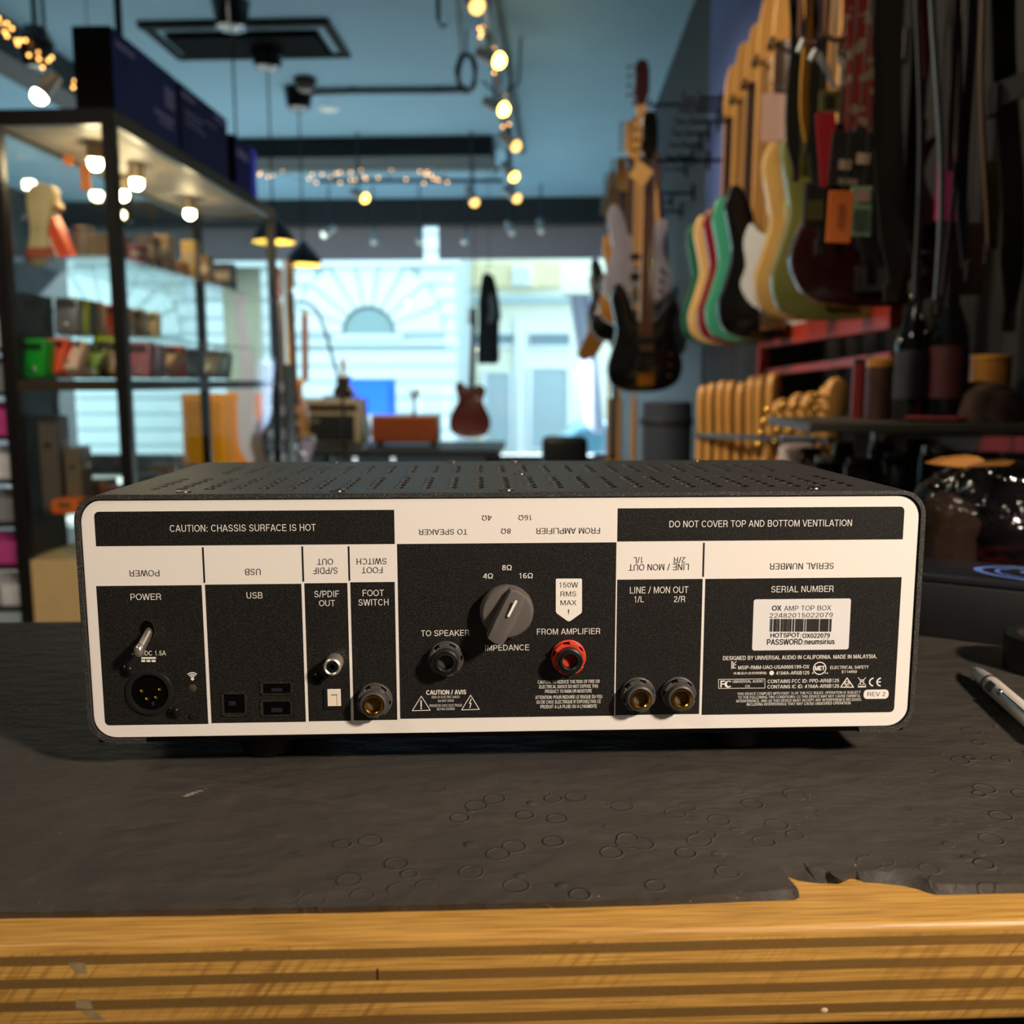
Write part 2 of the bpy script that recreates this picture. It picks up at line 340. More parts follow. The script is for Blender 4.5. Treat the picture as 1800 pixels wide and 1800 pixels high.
struct('trim_5', MB().add(box2((-3.5, 1.0, CEIL-0.22), (-3.25, 8.0, CEIL), 0.005)), M_dark)       # beam along the shop

# ------------------------------------------------------------------ counter
def wood_counter():
    mt = bpy.data.materials.new('laminated_wood'); mt.use_nodes = True; nt = mt.node_tree; L = nt.links
    b = nt.nodes['Principled BSDF']; b.inputs['Roughness'].default_value = 0.42
    tc = nt.nodes.new('ShaderNodeTexCoord'); sx = nt.nodes.new('ShaderNodeSeparateXYZ'); L.new(tc.outputs['Object'], sx.inputs[0])
    def noise(scale, st, det=4):
        mp = nt.nodes.new('ShaderNodeMapping'); mp.inputs['Scale'].default_value = st; L.new(tc.outputs['Object'], mp.inputs[0])
        n = nt.nodes.new('ShaderNodeTexNoise'); n.inputs['Scale'].default_value = scale; n.inputs['Detail'].default_value = det; L.new(mp.outputs[0], n.inputs['Vector']); return n.outputs['Fac']
    def math_(op, a, bb=None, c=None):
        n = nt.nodes.new('ShaderNodeMath'); n.operation = op
        for i, q in enumerate((a, bb, c)):
            if q is None: continue
            if isinstance(q, (int, float)): n.inputs[i].default_value = q
            else: L.new(q, n.inputs[i])
        return n.outputs[0]
    def ramp(f, stops, interp='LINEAR'):
        r = nt.nodes.new('ShaderNodeValToRGB'); r.color_ramp.interpolation = interp
        while len(r.color_ramp.elements) < len(stops): r.color_ramp.elements.new(0.5)
        for e, (p, c) in zip(r.color_ramp.elements, stops): e.position = p; e.color = (*lin(c), 1) if isinstance(c, str) else (c, c, c, 1)
        L.new(f, r.inputs[0]); return r.outputs[0]
    def mix(f, a, bb, mode='MIX'):
        n = nt.nodes.new('ShaderNodeMix'); n.data_type = 'RGBA'; n.blend_type = mode
        for k, q in ((0, f), ('A', a), ('B', bb)):
            if isinstance(q, (int, float)): n.inputs[k].default_value = q
            elif isinstance(q, tuple): n.inputs[k].default_value = (*q, 1)
            else: L.new(q, n.inputs[k])
        return n.outputs['Result']
    grain = noise(70, (0.16, 5, 9), 5); fine = noise(300, (0.10, 4, 7), 3)
    light_ = mix(grain, lin('a47632'), lin('e0ae5a')); light_ = mix(ramp(fine, [(0.44, 0.0), (0.62, 0.6)]), light_, lin('7e581f'))
    # cross layers seen on their end grain: dark, pored
    pore = noise(1100, (1, 1, 1), 3); patch = noise(9, (1, 0.1, 0.1), 2)
    dark_ = mix(pore, lin('3c2d16'), lin('86683a')); dark_ = mix(ramp(patch, [(0.35, 0.0), (0.65, 0.75)]), dark_, lin('7c5a28'))
    wob = math_('MULTIPLY', math_('SUBTRACT', noise(8, (1, 0.2, 0.2), 1), 0.5), 0.0008)
    z = math_('ADD', sx.outputs['Z'], wob)
    per = 0.0085; ph = math_('FRACT', math_('DIVIDE', math_('MULTIPLY_ADD', z, -1.0, -0.0044), per))
    band = ramp(ph, [(0.0, 0.0), (0.05, 1.0), (0.44, 1.0), (0.49, 0.0)])
    face = math_('LESS_THAN', z, -0.0035)
    msk = math_('MULTIPLY', band, face)
    col = mix(msk, light_, dark_)
    # saw marks slanting over the front
    mp0 = nt.nodes.new('ShaderNodeMapping'); mp0.inputs['Rotation'].default_value = (0, -0.62, 0); L.new(tc.outputs['Object'], mp0.inputs[0]); mp = nt.nodes.new('ShaderNodeMapping'); mp.inputs['Scale'].default_value = (1, 1, 0.05); L.new(mp0.outputs[0], mp.inputs[0])
    sw = nt.nodes.new('ShaderNodeTexNoise'); sw.inputs['Scale'].default_value = 420; L.new(mp.outputs[0], sw.inputs['Vector'])
    swm = math_('MULTIPLY', ramp(sw.outputs['Fac'], [(0.47, 0.0), (0.64, 0.62)]), math_('MULTIPLY', face, ramp(noise(14, (1, 1, 1), 1), [(0.4, 0.0), (0.6, 1.0)])))
    col = mix(swm, col, lin('6e4e20'))
    L.new(col, b.inputs['Base Color'])
    bp = nt.nodes.new('ShaderNodeBump'); bp.inputs['Strength'].default_value = 0.25; bp.inputs['Distance'].default_value = 0.0006
    L.new(math_('ADD', fine, math_('MULTIPLY', sw.outputs['Fac'], face)), bp.inputs['Height']); L.new(bp.outputs[0], b.inputs['Normal'])
    return mt
cnt = thing('shop_counter', 'thick laminated wooden counter top with banded front edge under the black mat', 'counter', dev(0, 0, -0.0035), PHI)
TH = 0.0390
put('worktop', MB().add(box2((-1.1, -0.131, -TH), (1.0, 0.30, 0), 0.0028, 3)), wood_counter(), cnt)
put('base_cabinet', MB().add(box2((-1.05, -0.085, -MATZ+0.004), (0.95, 0.28, -TH))), mat('black_laminate', '14110d', 0.6), cnt)
def frontpt(px, py):          # counter-frame point on the front edge of the worktop
    d = Matrix.Rotation(-PHI, 3, 'Z') @ ray(px, py); t = (-0.131-DEV0.y)/d.y; p = DEV0+d*t; return p.x, p.z+0.0035
cx_, cz_ = frontpt(1449, 1776)
put('chip', MB().add(ball((cx_, -0.1309, cz_), 0.0011, 10, (1.3, 0.35, 1.0))), mat('bare_chip', 'cdb78e', 0.8), cnt, label='pale chipped spot in the front edge')
cx_, cz_ = frontpt(664, 1712); put('crack', MB().add(box((cx_, -0.1308, cz_), (0.0006, 0.0008, 0.0042))), mat('crack_dark', '1c120a', 0.9), cnt)
tr_ = MB()
for q in (((118, 1692), (150, 1692), (154, 1712), (134, 1712)), ((132, 1756), (158, 1756), (164, 1774), (134, 1772)), ((140, 1778), (166, 1776), (186, 1794), (168, 1794))): tr_.add(flat([frontpt(*p) for p in q], -0.13104))
put('tape_residue', tr_, mat('tape_residue_grey', '8a7656', 0.6, var=0.5, scale=400), cnt, label='greyish tape residue on the front edge')
# ------------------------------------------------------------------ foam mat
def foam():
    mt = bpy.data.materials.new('foam_rubber'); mt.use_nodes = True; nt = mt.node_tree; L = nt.links
    b = nt.nodes['Principled BSDF']; b.inputs['Roughness'].default_value = 0.62; b.inputs['Specular IOR Level'].default_value = 0.35
    tc = nt.nodes.new('ShaderNodeTexCoord')
    def noise(s, det=3, st=None):
        n = nt.nodes.new('ShaderNodeTexNoise'); n.inputs['Scale'].default_value = s; n.inputs['Detail'].default_value = det
        if st:
            mp = nt.nodes.new('ShaderNodeMapping'); mp.inputs['Scale'].default_value = st; L.new(tc.outputs['Object'], mp.inputs[0]); L.new(mp.outputs[0], n.inputs['Vector'])
        else: L.new(tc.outputs['Object'], n.inputs['Vector'])
        return n.outputs['Fac']
    def ramp(f, stops):
        r = nt.nodes.new('ShaderNodeValToRGB')
        while len(r.color_ramp.elements) < len(stops): r.color_ramp.elements.new(0.5)
        for e, (p, c) in zip(r.color_ramp.elements, stops): e.position = p; e.color = (*lin(c), 1) if isinstance(c, str) else (c, c, c, 1)
        L.new(f, r.inputs[0]); return r.outputs[0]
    def mix(f, a, bb):
        n = nt.nodes.new('ShaderNodeMix'); n.data_type = 'RGBA'
        for k, q in ((0, f), ('A', a), ('B', bb)):
            if isinstance(q, (int, float)): n.inputs[k].default_value = q
            elif isinstance(q, tuple): n.inputs[k].default_value = (*q, 1)
            else: L.new(q, n.inputs[k])
        return n.outputs['Result']
    c = mix(noise(14), lin('38342f'), lin('4a443d'))
    c = mix(ramp(noise(90, 5), [(0.58, 0.0), (0.75, 0.35)]), c, lin('5a524a'))
    vo = nt.nodes.new('ShaderNodeTexVoronoi'); vo.inputs['Scale'].default_value = 170; L.new(tc.outputs['Object'], vo.inputs['Vector'])
    spk = nt.nodes.new('ShaderNodeMath'); spk.operation = 'LESS_THAN'; spk.inputs[1].default_value = 0.06; L.new(vo.outputs['Distance'], spk.inputs[0])
    gate = nt.nodes.new('ShaderNodeMath'); gate.operation = 'MULTIPLY'; L.new(spk.outputs[0], gate.inputs[0]); L.new(ramp(noise(20, 1), [(0.5, 0.0), (0.6, 1.0)]), gate.inputs[1])
    c = mix(gate.outputs[0], c, lin('a89c8c'))                                   # lint and dust specks
    L.new(c, b.inputs['Base Color'])
    vr = nt.nodes.new('ShaderNodeTexVoronoi'); vr.inputs['Scale'].default_value = 62; vr.inputs['Randomness'].default_value = 1; L.new(tc.outputs['Object'], vr.inputs['Vector'])
    rg = ramp(vr.outputs['Distance'], [(0.26, 0.0), (0.29, 1.0), (0.31, 1.0), (0.34, 0.0)])                     # pressed rings
    ms = nt.nodes.new('ShaderNodeMath'); ms.operation = 'MULTIPLY'; L.new(rg, ms.inputs[0]); L.new(ramp(noise(6, 1), [(0.52, 0.0), (0.64, 0.22)]), ms.inputs[1])
    a1 = nt.nodes.new('ShaderNodeMath'); a1.operation = 'ADD'; L.new(noise(38, 8, (1, 1.8, 1)), a1.inputs[0]); L.new(ms.outputs[0], a1.inputs[1])
    bp = nt.nodes.new('ShaderNodeBump'); bp.inputs['Strength'].default_value = 0.8; bp.inputs['Distance'].default_value = 0.005
    L.new(a1.outputs[0], bp.inputs['Height'])
    b2 = nt.nodes.new('ShaderNodeBump'); b2.inputs['Strength'].default_value = 0.3; b2.inputs['Distance'].default_value = 0.0004
    L.new(noise(900, 2), b2.inputs['Height']); L.new(bp.outputs[0], b2.inputs['Normal']); L.new(b2.outputs[0], b.inputs['Normal'])
    return mt
def gxy(px, py, z=0.0):       # counter-frame point under a pixel, at height z above the mat
    p = atz(px, py, MATZ+z); q = Matrix.Rotation(-PHI, 3, 'Z') @ (p-EYE) + DEV0; return (q.x, q.y)
edge_px = [  # (upper edge, foot of the cut) along the front of the mat
    ((0, 1603), (0, 1615)), ((300, 1599), (300, 1611)), ((600, 1594), (600, 1605)), ((870, 1588), (870, 1599)), ((1150, 1580), (1150, 1592)), ((1330, 1568), (1330, 1585)), ((1378, 1563), (1380, 1583)),
    ((1395, 1562), (1398, 1582)), ((1403, 1567), (1405, 1577)), ((1402, 1562), (1404, 1568)), ((1394, 1552), (1396, 1558)), ((1386, 1543), (1386, 1549)), ((1379, 1534), (1379, 1541)), ((1368, 1520), (1376, 1539)),
    ((1366, 1514), (1381, 1540)), ((1380, 1508), (1392, 1544)), ((1393, 1506), (1402, 1548)), ((1410, 1514), (1422, 1551)), ((1427, 1527), (1440, 1553)), ((1446, 1526), (1458, 1553)), ((1456, 1531), (1470, 1554)),
    ((1466, 1540), (1476, 1553)), ((1478, 1546), (1484, 1550)), ((1490, 1537), (1493, 1545)), ((1506, 1532), (1508, 1545)), ((1522, 1531), (1520, 1551)), ((1540, 1530), (1546, 1553)), ((1560, 1533), (1566, 1555)),
    ((1585, 1530), (1590, 1558)), ((1604, 1534), (1612, 1563)), ((1622, 1542), (1628, 1569)), ((1640, 1551), (1644, 1573)), ((1650, 1553), (1652, 1573)), ((1722, 1555), (1722, 1572)), ((1800, 1553), (1800, 1570))]
MT = 0.0035
tp_ = [gxy(*a) for a, b in edge_px]; bt_ = [gxy(*b, -MT) for a, b in edge_px]
tp_ = [(-1.1, tp_[0][1])]+tp_+[(0.9, tp_[-1][1])]; bt_ = [(-1.1, bt_[0][1])]+bt_+[(0.9, bt_[-1][1])]
n_ = len(tp_); bm = bmesh.new()
vt = [bm.verts.new((x, y, 0)) for x, y in tp_]+[bm.verts.new((0.9, 0.297, 0)), bm.verts.new((-1.1, 0.297, 0))]
vb = [bm.verts.new((x, y, -MT)) for x, y in bt_]+[bm.verts.new((0.9, 0.297, -MT)), bm.verts.new((-1.1, 0.297, -MT))]
bm.faces.new(vt); bm.faces.new(vb[::-1])
for i in range(len(vt)): j = (i+1) % len(vt); bm.faces.new((vt[i], vb[i], vb[j], vt[j]))
mm = MB(); mm.add(from_bm(bm))
M_foam = foam()
fm = put('foam_mat', mm, M_foam); fm.location = dev(0, 0, 0); fm.rotation_euler = (0, 0, PHI)
sc_ = MB()
for q, r_ in (((328, 1399), .0018), ((334, 1396), .0022), ((342, 1393), .002), ((352, 1390), .0016), ((361, 1386), .001)): sc_.add(ball((*gxy(*q), 0.0), r_*.6, 8, (1.6, .8, .12)))
put('scuff_mark', sc_, mat('scuff_grey', '8a8074', .8, var=.4, scale=900), fm, label='small pale scuff mark')
tag(fm, 'black foam rubber mat with a torn front corner lying on the wooden counter', 'mat')

# ------------------------------------------------------------------ the load box
FH = 0.019; PW, PH = 0.394, 0.1145
def pan(px, py):              # pixel -> face plate (x, z)
    d = Matrix.Rotation(-PHI, 3, 'Z') @ ray(px, py); t = -DEV0.y/d.y; p = DEV0 + d*t; return (p.x, p.z)
Z1 = lambda x, y: pan(130+x/3.10345, 800+y/3.10345)
Z2 = lambda x, y: pan(680+x/4.0905, 860+y/4.0905)
Z3 = lambda x, y: pan(1070+x/3.1579, 860+y/3.1579)
Z4 = lambda x, y: pan(1230+x/4.6154, 1120+y/4.6154)
Z5 = lambda x, y: pan(150+x/6.923, 1060+y/6.923)
Z6 = lambda x, y: pan(530+x/6.0, 1100+y/6.0)
def sparkle(name, base, hi, rough=0.42, sc=1500, thr=(0.56, 0.72)):  # paler specks in the base colour stand in for paint glints
    mt = mat(name, base, rough, var=0.1, scale=20, bump=0.55, bscale=sc)
    nt = mt.node_tree; b = nt.nodes['Principled BSDF']
    tc = nt.nodes.new('ShaderNodeTexCoord'); n = nt.nodes.new('ShaderNodeTexNoise'); n.inputs['Scale'].default_value = sc*0.9; n.inputs['Detail'].default_value = 1
    nt.links.new(tc.outputs['Object'], n.inputs['Vector'])
    r = nt.nodes.new('ShaderNodeValToRGB'); r.color_ramp.elements[0].position = thr[0]; r.color_ramp.elements[1].position = thr[1]
    r.color_ramp.elements[0].color = (*lin(base), 1); r.color_ramp.elements[1].color = (*lin(hi), 1)
    nt.links.new(n.outputs['Fac'], r.inputs[0]); nt.links.new(r.outputs[0], b.inputs['Base Color']); return mt
M_case = sparkle('textured_black_paint', '2a2a29', '7a756c', 0.5, 2000)
M_print = sparkle('black_printed_paint', '171615', '4a4640', 0.40, 2400)
M_plate = mat('white_powder_coat', 'f2ece4', 0.45, var=0.015, scale=8)
M_ink = mat('white_ink', 'f4efe6', 0.5, var=0.01)
M_inkb = mat('dark_ink', '2a2624', 0.5, var=0.05)
M_plastic = mat('black_plastic', '1c1c1c', 0.35, var=0.1)
M_hole = mat('deep_black', '040404', 0.9, var=0.1, spec=0.05)  # for the bottom plate, and for shade painted onto flat openings
M_chrome = mat('chrome', 'd8d4cc', 0.16, 1.0, var=0.04)
M_brass = mat('brass', 'd0a040', 0.22, 1.0, var=0.06)
M_nutg = mat('grey_nylon', '4a4744', 0.4, var=0.1)
M_knob = mat('grey_knob_plastic', '625c58', 0.38, var=0.04)
box_ = thing('amplifier_load_box', 'black steel load box with white lettered face plate standing on the foam mat', 'audio unit', dev(0, 0, 0), PHI)
# chassis: wrapped sheet with rounded corners and vent slots in its top
D = 0.174; lip = 0.0025; ti = 0.0021
x0, x1, z0, z1 = -PW/2-lip, PW/2+lip, FH-lip, FH+PH+lip; RC = 0.0125
outer = rrect(x0, z0, x1, z1, RC, 8)
inner = rrect(x0+ti, z0+ti, x1-ti, z1-ti, RC-ti, 8)
def wrap():
    """open-bottomed wrap: side walls and bends as a swept strip; the top sheet is made apart with its vents"""
    path_o = [(x0+0.027, z0)] + [p for p in rrect(x0, z0, x1, z1, RC, 8)]
    bl, br, tr, tl = [outer[i*9:(i+1)*9] for i in range(4)]; ibl, ibr, itr, itl = [inner[i*9:(i+1)*9] for i in range(4)]
    mb = MB()
    for po, pi in (([(x0+0.027, z0)] + bl[::-1] + tl[::-1], [(x0+0.027, z0+ti)] + ibl[::-1] + itl[::-1]),
                   ([(x1-0.027, z0)] + br + tr, [(x1-0.027, z0+ti)] + ibr + itr)):
        n = len(po); v = []
        for y in (-0.0012, D):
            v += [(x, y, z) for x, z in po] + [(x, y, z) for x, z in pi]
        f = []
        for i in range(n-1):
            f += [(i, i+1, 2*n+i+1, 2*n+i), (n+i, n+i+1, 3*n+i+1, 3*n+i), (i, i+1, n+i+1, n+i), (2*n+i, 2*n+i+1, 3*n+i+1, 3*n+i)]
        mb.add((v, f))
    # top sheet with slots
    bm = bmesh.new(); E = []
    def loop(ps):
        vs = [bm.verts.new((x, y, z1)) for x, y in ps]; return [bm.edges.new((vs[i], vs[(i+1) % len(vs)])) for i in range(len(vs))]
    E += loop([(x0+RC, -0.0012), (x1-RC, -0.0012), (x1-RC, D), (x0+RC, D)])
    holes = []
    for gx in range(27):
        cx = (gx-13)*0.01305
        for k in range(5): holes.append((cx, 0.021+k*0.0112, 0.0026, 0.0046))
        if 0 < gx < 26:
            for k in range(4): holes.append((cx, 0.102+k*0.0115, 0.0026, 0.0044))
    hl = []
    for cx, cy, a, b_ in holes:
        ps = [(cx+a*math.copysign(abs(math.cos(t))**0.75, math.cos(t)), cy+b_*math.copysign(abs(math.sin(t))**0.75, math.sin(t))) for t in [PI/5*i+PI/10 for i in range(10)]]
        e = loop(ps); E += e; hl += e
    bmesh.ops.triangle_fill(bm, edges=E, use_beauty=False, use_dissolve=False)
    r = bmesh.ops.extrude_edge_only(bm, edges=hl)
    for q in r['geom']:
        if isinstance(q, bmesh.types.BMVert): q.co.z -= ti
    mb.add(from_bm(bm)); mb.add(box2((x0+RC, -0.0012, z1-ti), (x1-RC, 0.004, z1-0.0001))); return mb
put('chassis', wrap(), M_case, box_)
put('inner_tray', MB().add(box2((x0+0.006, 0.004, z0+0.0022), (x1-0.006, D-0.002, z1-0.022))), mat('inner_steel', '3a3733', 0.5, 0.6, var=0.3, scale=60), box_)
put('bottom_plate', MB().add(box2((x0+0.0045, 0.0, z0+0.0004), (x1-0.0045, D, z0+0.002))), M_hole, box_)
for i, (fx, fy) in enumerate(((-0.1215, 0.032), (0.121, 0.034), (-0.1215, 0.15), (0.121, 0.15))):
    put('rubber_foot', MB().add(lathe([(0, 0), (0.0125, 0), (0.0142, 0.0015), (0.0148, 0.014), (0.0148, z0+0.0006), (0, z0+0.0006)], 28, c=(fx, fy, 0))), mat('rubber', '0f0f0f', 0.7), box_)
for sx, sy in ((-0.152, 0.0085), (-0.08, 0.0085), (0.0, 0.0085), (0.148, 0.0085), (-0.105, 0.168), (-0.03, 0.168), (0.01, 0.087), (0.01, 0.168), (0.128, 0.168)):
    put('cover_screw', MB().add(lathe([(0.0036, 0.0), (0.0034, 0.0005), (0.0022, 0.0008), (0.0010, 0.0004), (0, 0.0003)], 18, c=(sx, sy, z1))), mat('screw_steel', '6a6660', 0.3, 1.0), box_)
# face plate
plate = put('face_plate', MB().add(prism(rrect(-PW/2, FH, PW/2, FH+PH, 0.0106, 8), 0.0015, 0.0003, 1, y0=0.0015)), M_plate, box_)
def avg(*p): return sum(q for q in p)/len(p)
def rect(tl, tr, bl, br): return (avg(tl[0], bl[0]), avg(bl[1], br[1]), avg(tr[0], br[0]), avg(tl[1], tr[1]))
yp, yt = -0.00006, -0.00014
pf = MB()
RBL = [(Z1(112, 306), Z1(1747, 301), Z1(118, 498), Z1(1750, 484), (0, 0, 0, 1)),
       (Z1(131, 715), Z1(703, 708), Z1(161, 1476), Z1(727, 1465), (1, 0, 0, 0)),
       (Z1(720, 707), Z1(1246, 701), Z1(746, 1464), Z1(1260, 1453), (0, 0, 0, 0)),
       (Z1(1262, 700), Z1(1496, 696), Z1(1276, 1452), Z1(1507, 1449), (0, 0, 0, 0)),
       (Z1(1511, 695), Z1(1752, 690), Z1(1523, 1448), Z1(1762, 1443), (0, 0, 0, 0)),
       (Z2(78, 395), Z2(1637, 380), Z2(92, 1650), Z2(1647, 1628), (0, 0, 0, 0)),
       (Z3(50, 107), Z3(1640, 95), Z3(47, 291), Z3(1635, 277), (0, 0, 1, 0)),
       (Z3(44, 502), Z3(516, 497), Z3(40, 1252), Z3(507, 1249), (0, 0, 0, 0)),
       (Z3(532, 496), Z3(1622, 489), Z3(520, 1249), Z3(1587, 1240), (0, 1, 0, 0))]
for tl, tr, bl, br, cn in RBL:
    a = rect(tl, tr, bl, br); pf.add(flat(rrect(*a, 0.0022 if sum(cn) else 0.0001, 5, cn), yp))
for a, b_, fn in (((702, 503), (713, 697), Z1), ((1243, 498), (1254, 690), Z1), ((1495, 497), (1506, 685), Z1), ((519, 297), (533, 486), Z3)):
    p, q = fn(*a), fn(*b_); xc_ = (p[0]+q[0])/2; pf.add(flat([(xc_-.00042, q[1]), (xc_+.00042, q[1]), (xc_+.00042, p[1]), (xc_-.00042, p[1])], yp))
put('printed_field', pf, M_print, plate, label='black printed blocks')
W_, K_ = [], []
def T(fn, s, xa, xb, ya, yb, flip=0, bold=0.0, dst=None, y=yt):
    c = fn((xa+xb)/2, (ya+yb)/2); l = fn(xa, (ya+yb)/2); r_ = fn(xb, (ya+yb)/2); t = fn((xa+xb)/2, ya); u = fn((xa+xb)/2, yb)
    (W_ if dst is None else dst).append((s, c[0], c[1], r_[0]-l[0], t[1]-u[1], y, flip, bold))
T(Z1, 'CAUTION: CHASSIS SURFACE IS HOT', 524, 1320, 378, 416)
T(Z1, 'POWER', 309, 475, 755, 790); T(Z1, 'USB', 942, 1029, 747, 782); T(Z1, 'S/PDIF', 1311, 1447, 739, 775); T(Z1, 'OUT', 1337, 1424, 790, 824)
T(Z1, 'FOOT', 1575, 1691, 734, 769); T(Z1, 'SWITCH', 1552, 1716, 785, 820); T(Z1, '+12VDC 1.5A', 315, 502, 1067, 1093, 0, 0.004)
T(Z1, 'POWER', 303, 467, 627, 661, 1, 0, K_); T(Z1, 'USB', 933, 1019, 619, 654, 1, 0, K_); T(Z1, 'S/PDIF', 1304, 1439, 612, 648, 1, 0, K_); T(Z1, 'OUT', 1327, 1414, 564, 598, 1, 0, K_)
T(Z1, 'FOOT', 1570, 1684, 610, 644, 1, 0, K_); T(Z1, 'SWITCH', 1543, 1706, 562, 596, 1, 0, K_)
T(Z2, '150W', 1240, 1375, 668, 706, 0, 0, K_, yt-0.00008); T(Z2, 'RMS', 1249, 1362, 733, 770, 0, 0, K_, yt-0.00008); T(Z2, 'MAX', 1249, 1362, 797, 833, 0, 0, K_, yt-0.00008); T(Z2, '!', 1303, 1310, 862, 898, 0, 0, K_, yt-0.00008)
T(Z2, '8\u03a9', 829, 898, 543, 582, 0, 0.004); T(Z2, '4\u03a9', 692, 763, 604, 642, 0, 0.004); T(Z2, '16\u03a9', 952, 1050, 602, 640, 0, 0.004)
T(Z2, 'TO SPEAKER', 246, 593, 1012, 1055); T(Z2, 'FROM AMPLIFIER', 1080, 1534, 1000, 1043); T(Z2, 'IMPEDANCE', 707, 1023, 1117, 1159)
T(Z2, '4\u03a9', 684, 754, 187, 225, 1, 0, K_); T(Z2, '16\u03a9', 947, 1043, 185, 223, 1, 0, K_); T(Z2, 'TO SPEAKER', 232, 580, 286, 327, 1, 0, K_)
T(Z2, '8\u03a9', 821, 892, 282, 321, 1, 0, K_); T(Z2, 'FROM AMPLIFIER', 1075, 1533, 277, 320, 1, 0, K_)
T(Z2, 'CAUTION / AVIS', 283, 571, 1443, 1475, 0, 0.02); T(Z2, 'RISK OF ELECTRIC SHOCK', 323, 524, 1485, 1502); T(Z2, 'DO NOT OPEN!', 369, 481, 1512, 1529)
T(Z2, 'RISQUE DE CHOC ELECTRIQUE', 307, 541, 1545, 1563); T(Z2, 'NE PAS OUVRIR!', 361, 488, 1570, 1588)
T(Z2, 'CAUTION: TO REDUCE THE RISK OF FIRE OR', 1085, 1530, 1371, 1395, 0, 0.008); T(Z2, 'ELECTRICAL SHOCK DO NOT EXPOSE THIS', 1096, 1519, 1405, 1429, 0, 0.008)
T(Z2, 'PRODUCT TO RAIN OR MOISTURE', 1138, 1474, 1439, 1463, 0, 0.008); T(Z2, 'ATTENTION: POUR REDUIRE LE RISQUE DU FEU', 1068, 1548, 1481, 1505, 0, 0.008)
T(Z2, "OU DE CHOC ELECTRIQUE N' EXPOSEZ PAS CE", 1076, 1538, 1515, 1539, 0, 0.008); T(Z2, "PRODUIT A LA PLUIE OU A L'HUMIDITE", 1104, 1510, 1549, 1573, 0, 0.008)
T(Z3, 'DO NOT COVER TOP AND BOTTOM VENTILATION', 339, 1351, 171, 208); T(Z3, 'LINE / MON OUT', 118, 442, 540, 577); T(Z3, '1/L', 142, 195, 593, 627); T(Z3, '2/R', 361, 424, 592, 626); T(Z3, 'SERIAL NUMBER', 902, 1248, 536, 571)
T(Z3, 'LINE / MON OUT', 111, 445, 414, 450, 1, 0, K_); T(Z3, '1/L', 137, 190, 376, 410, 1, 0, K_); T(Z3, '2/R', 361, 426, 376, 410, 1, 0, K_); T(Z3, 'SERIAL NUMBER', 895, 1250, 409, 444, 1, 0, K_)
T(Z4, 'DESIGNED BY UNIVERSAL AUDIO IN CALIFORNIA. MADE IN MALAYSIA.', 190, 1438, 146, 178, 0, 0.008); T(Z4, 'MSIP-RMM-UAO-USA0005199-OX', 312, 888, 228, 257, 0, 0.008)
T(Z4, 'ELECTRICAL SAFETY', 1058, 1370, 231, 256, 0, 0.006); T(Z4, 'E114450', 1153, 1274, 268, 290, 0, 0.006); T(Z4, '\u672c\u7522\u54c1\u5167\u542b\u5c04\u983b\u6a21\u7d44:', 272, 545, 280, 302)
T(Z4, '4104A-AR5B125', 619, 889, 275, 303, 0, 0.008); T(Z4, 'MET', 933, 1012, 234, 268, 0, 0.03)
T(Z4, 'FC', 167, 255, 352, 406, 0, 0.02); T(Z4, 'UNIVERSAL AUDIO', 267, 514, 347, 369, 0, 0.004); T(Z4, 'OX', 368, 408, 386, 405)
T(Z4, 'CONTAINS FCC ID: PPD-AR5B125', 551, 1130, 340, 369, 0, 0.008); T(Z4, 'CONTAINS IC ID: 4104A-AR5B125', 549, 1130, 384, 413, 0, 0.008)
T(Z4, 'THIS DEVICE COMPLIES WITH PART 15 OF THE FCC RULES. OPERATION IS SUBJECT', 306, 1305, 442, 463, 0, 0.004)
T(Z4, 'TO THE FOLLOWING TWO CONDITIONS: (1) THIS DEVICE MAY NOT CAUSE HARMFUL', 311, 1305, 471, 492, 0, 0.004)
T(Z4, 'INTERFERENCE, AND (2) THIS DEVICE MUST ACCEPT ANY INTERFERENCE RECEIVED,', 299, 1313, 500, 522, 0, 0.004)
T(Z4, 'INCLUDING INTERFERENCE THAT MAY CAUSE UNDESIRED OPERATION.', 382, 1229, 528, 550, 0, 0.004)
wb = letter_mesh(W_); kb = letter_mesh(K_)
def line(fn, pts, wpx, dst, y=yt, closed=False):   # a printed stroke of wpx zoomed pixels
    P = [fn(*p) for p in pts]; u = abs(fn(1, 0)[0]-fn(0, 0)[0])*wpx/2
    for a, b_ in zip(P, P[1:]+([P[0]] if closed else [])):
        d = Vector((b_[0]-a[0], b_[1]-a[1])); d.normalize(); n = Vector((-d.y, d.x))*u; e = d*u*0.8
        dst.add(flat([(a[0]-e.x+n.x, a[1]-e.y+n.y), (a[0]-e.x-n.x, a[1]-e.y-n.y), (b_[0]+e.x-n.x, b_[1]+e.y-n.y), (b_[0]+e.x+n.x, b_[1]+e.y+n.y)], y))
def qd(fn, xa, ya, xb, yb, dst, y=yt):
    a, b_ = fn(xa, ya), fn(xb, yb); dst.add(flat([(a[0], b_[1]), (b_[0], b_[1]), (b_[0], a[1]), (a[0], a[1])], y))
def circ(fn, c, r, dst, y=yt, w_=None, a0=0, a1=2*PI):
    k = abs(fn(1, 0)[0]-fn(0, 0)[0]); dst.add(ring2((r-w_)*k if w_ else 0, r*k, fn(*c), y, 28, a0, a1))
qd(Z1, 368, 1102, 448, 1111, wb)
for a in (368, 396, 424): qd(Z1, a, 1117, a+22, 1128, wb)
circ(Z5, (1305, 922), 21, wb)
for r_ in (42, 64, 88): circ(Z5, (1305, 922), r_, wb, w_=13, a0=PI*0.25, a1=PI*0.75)
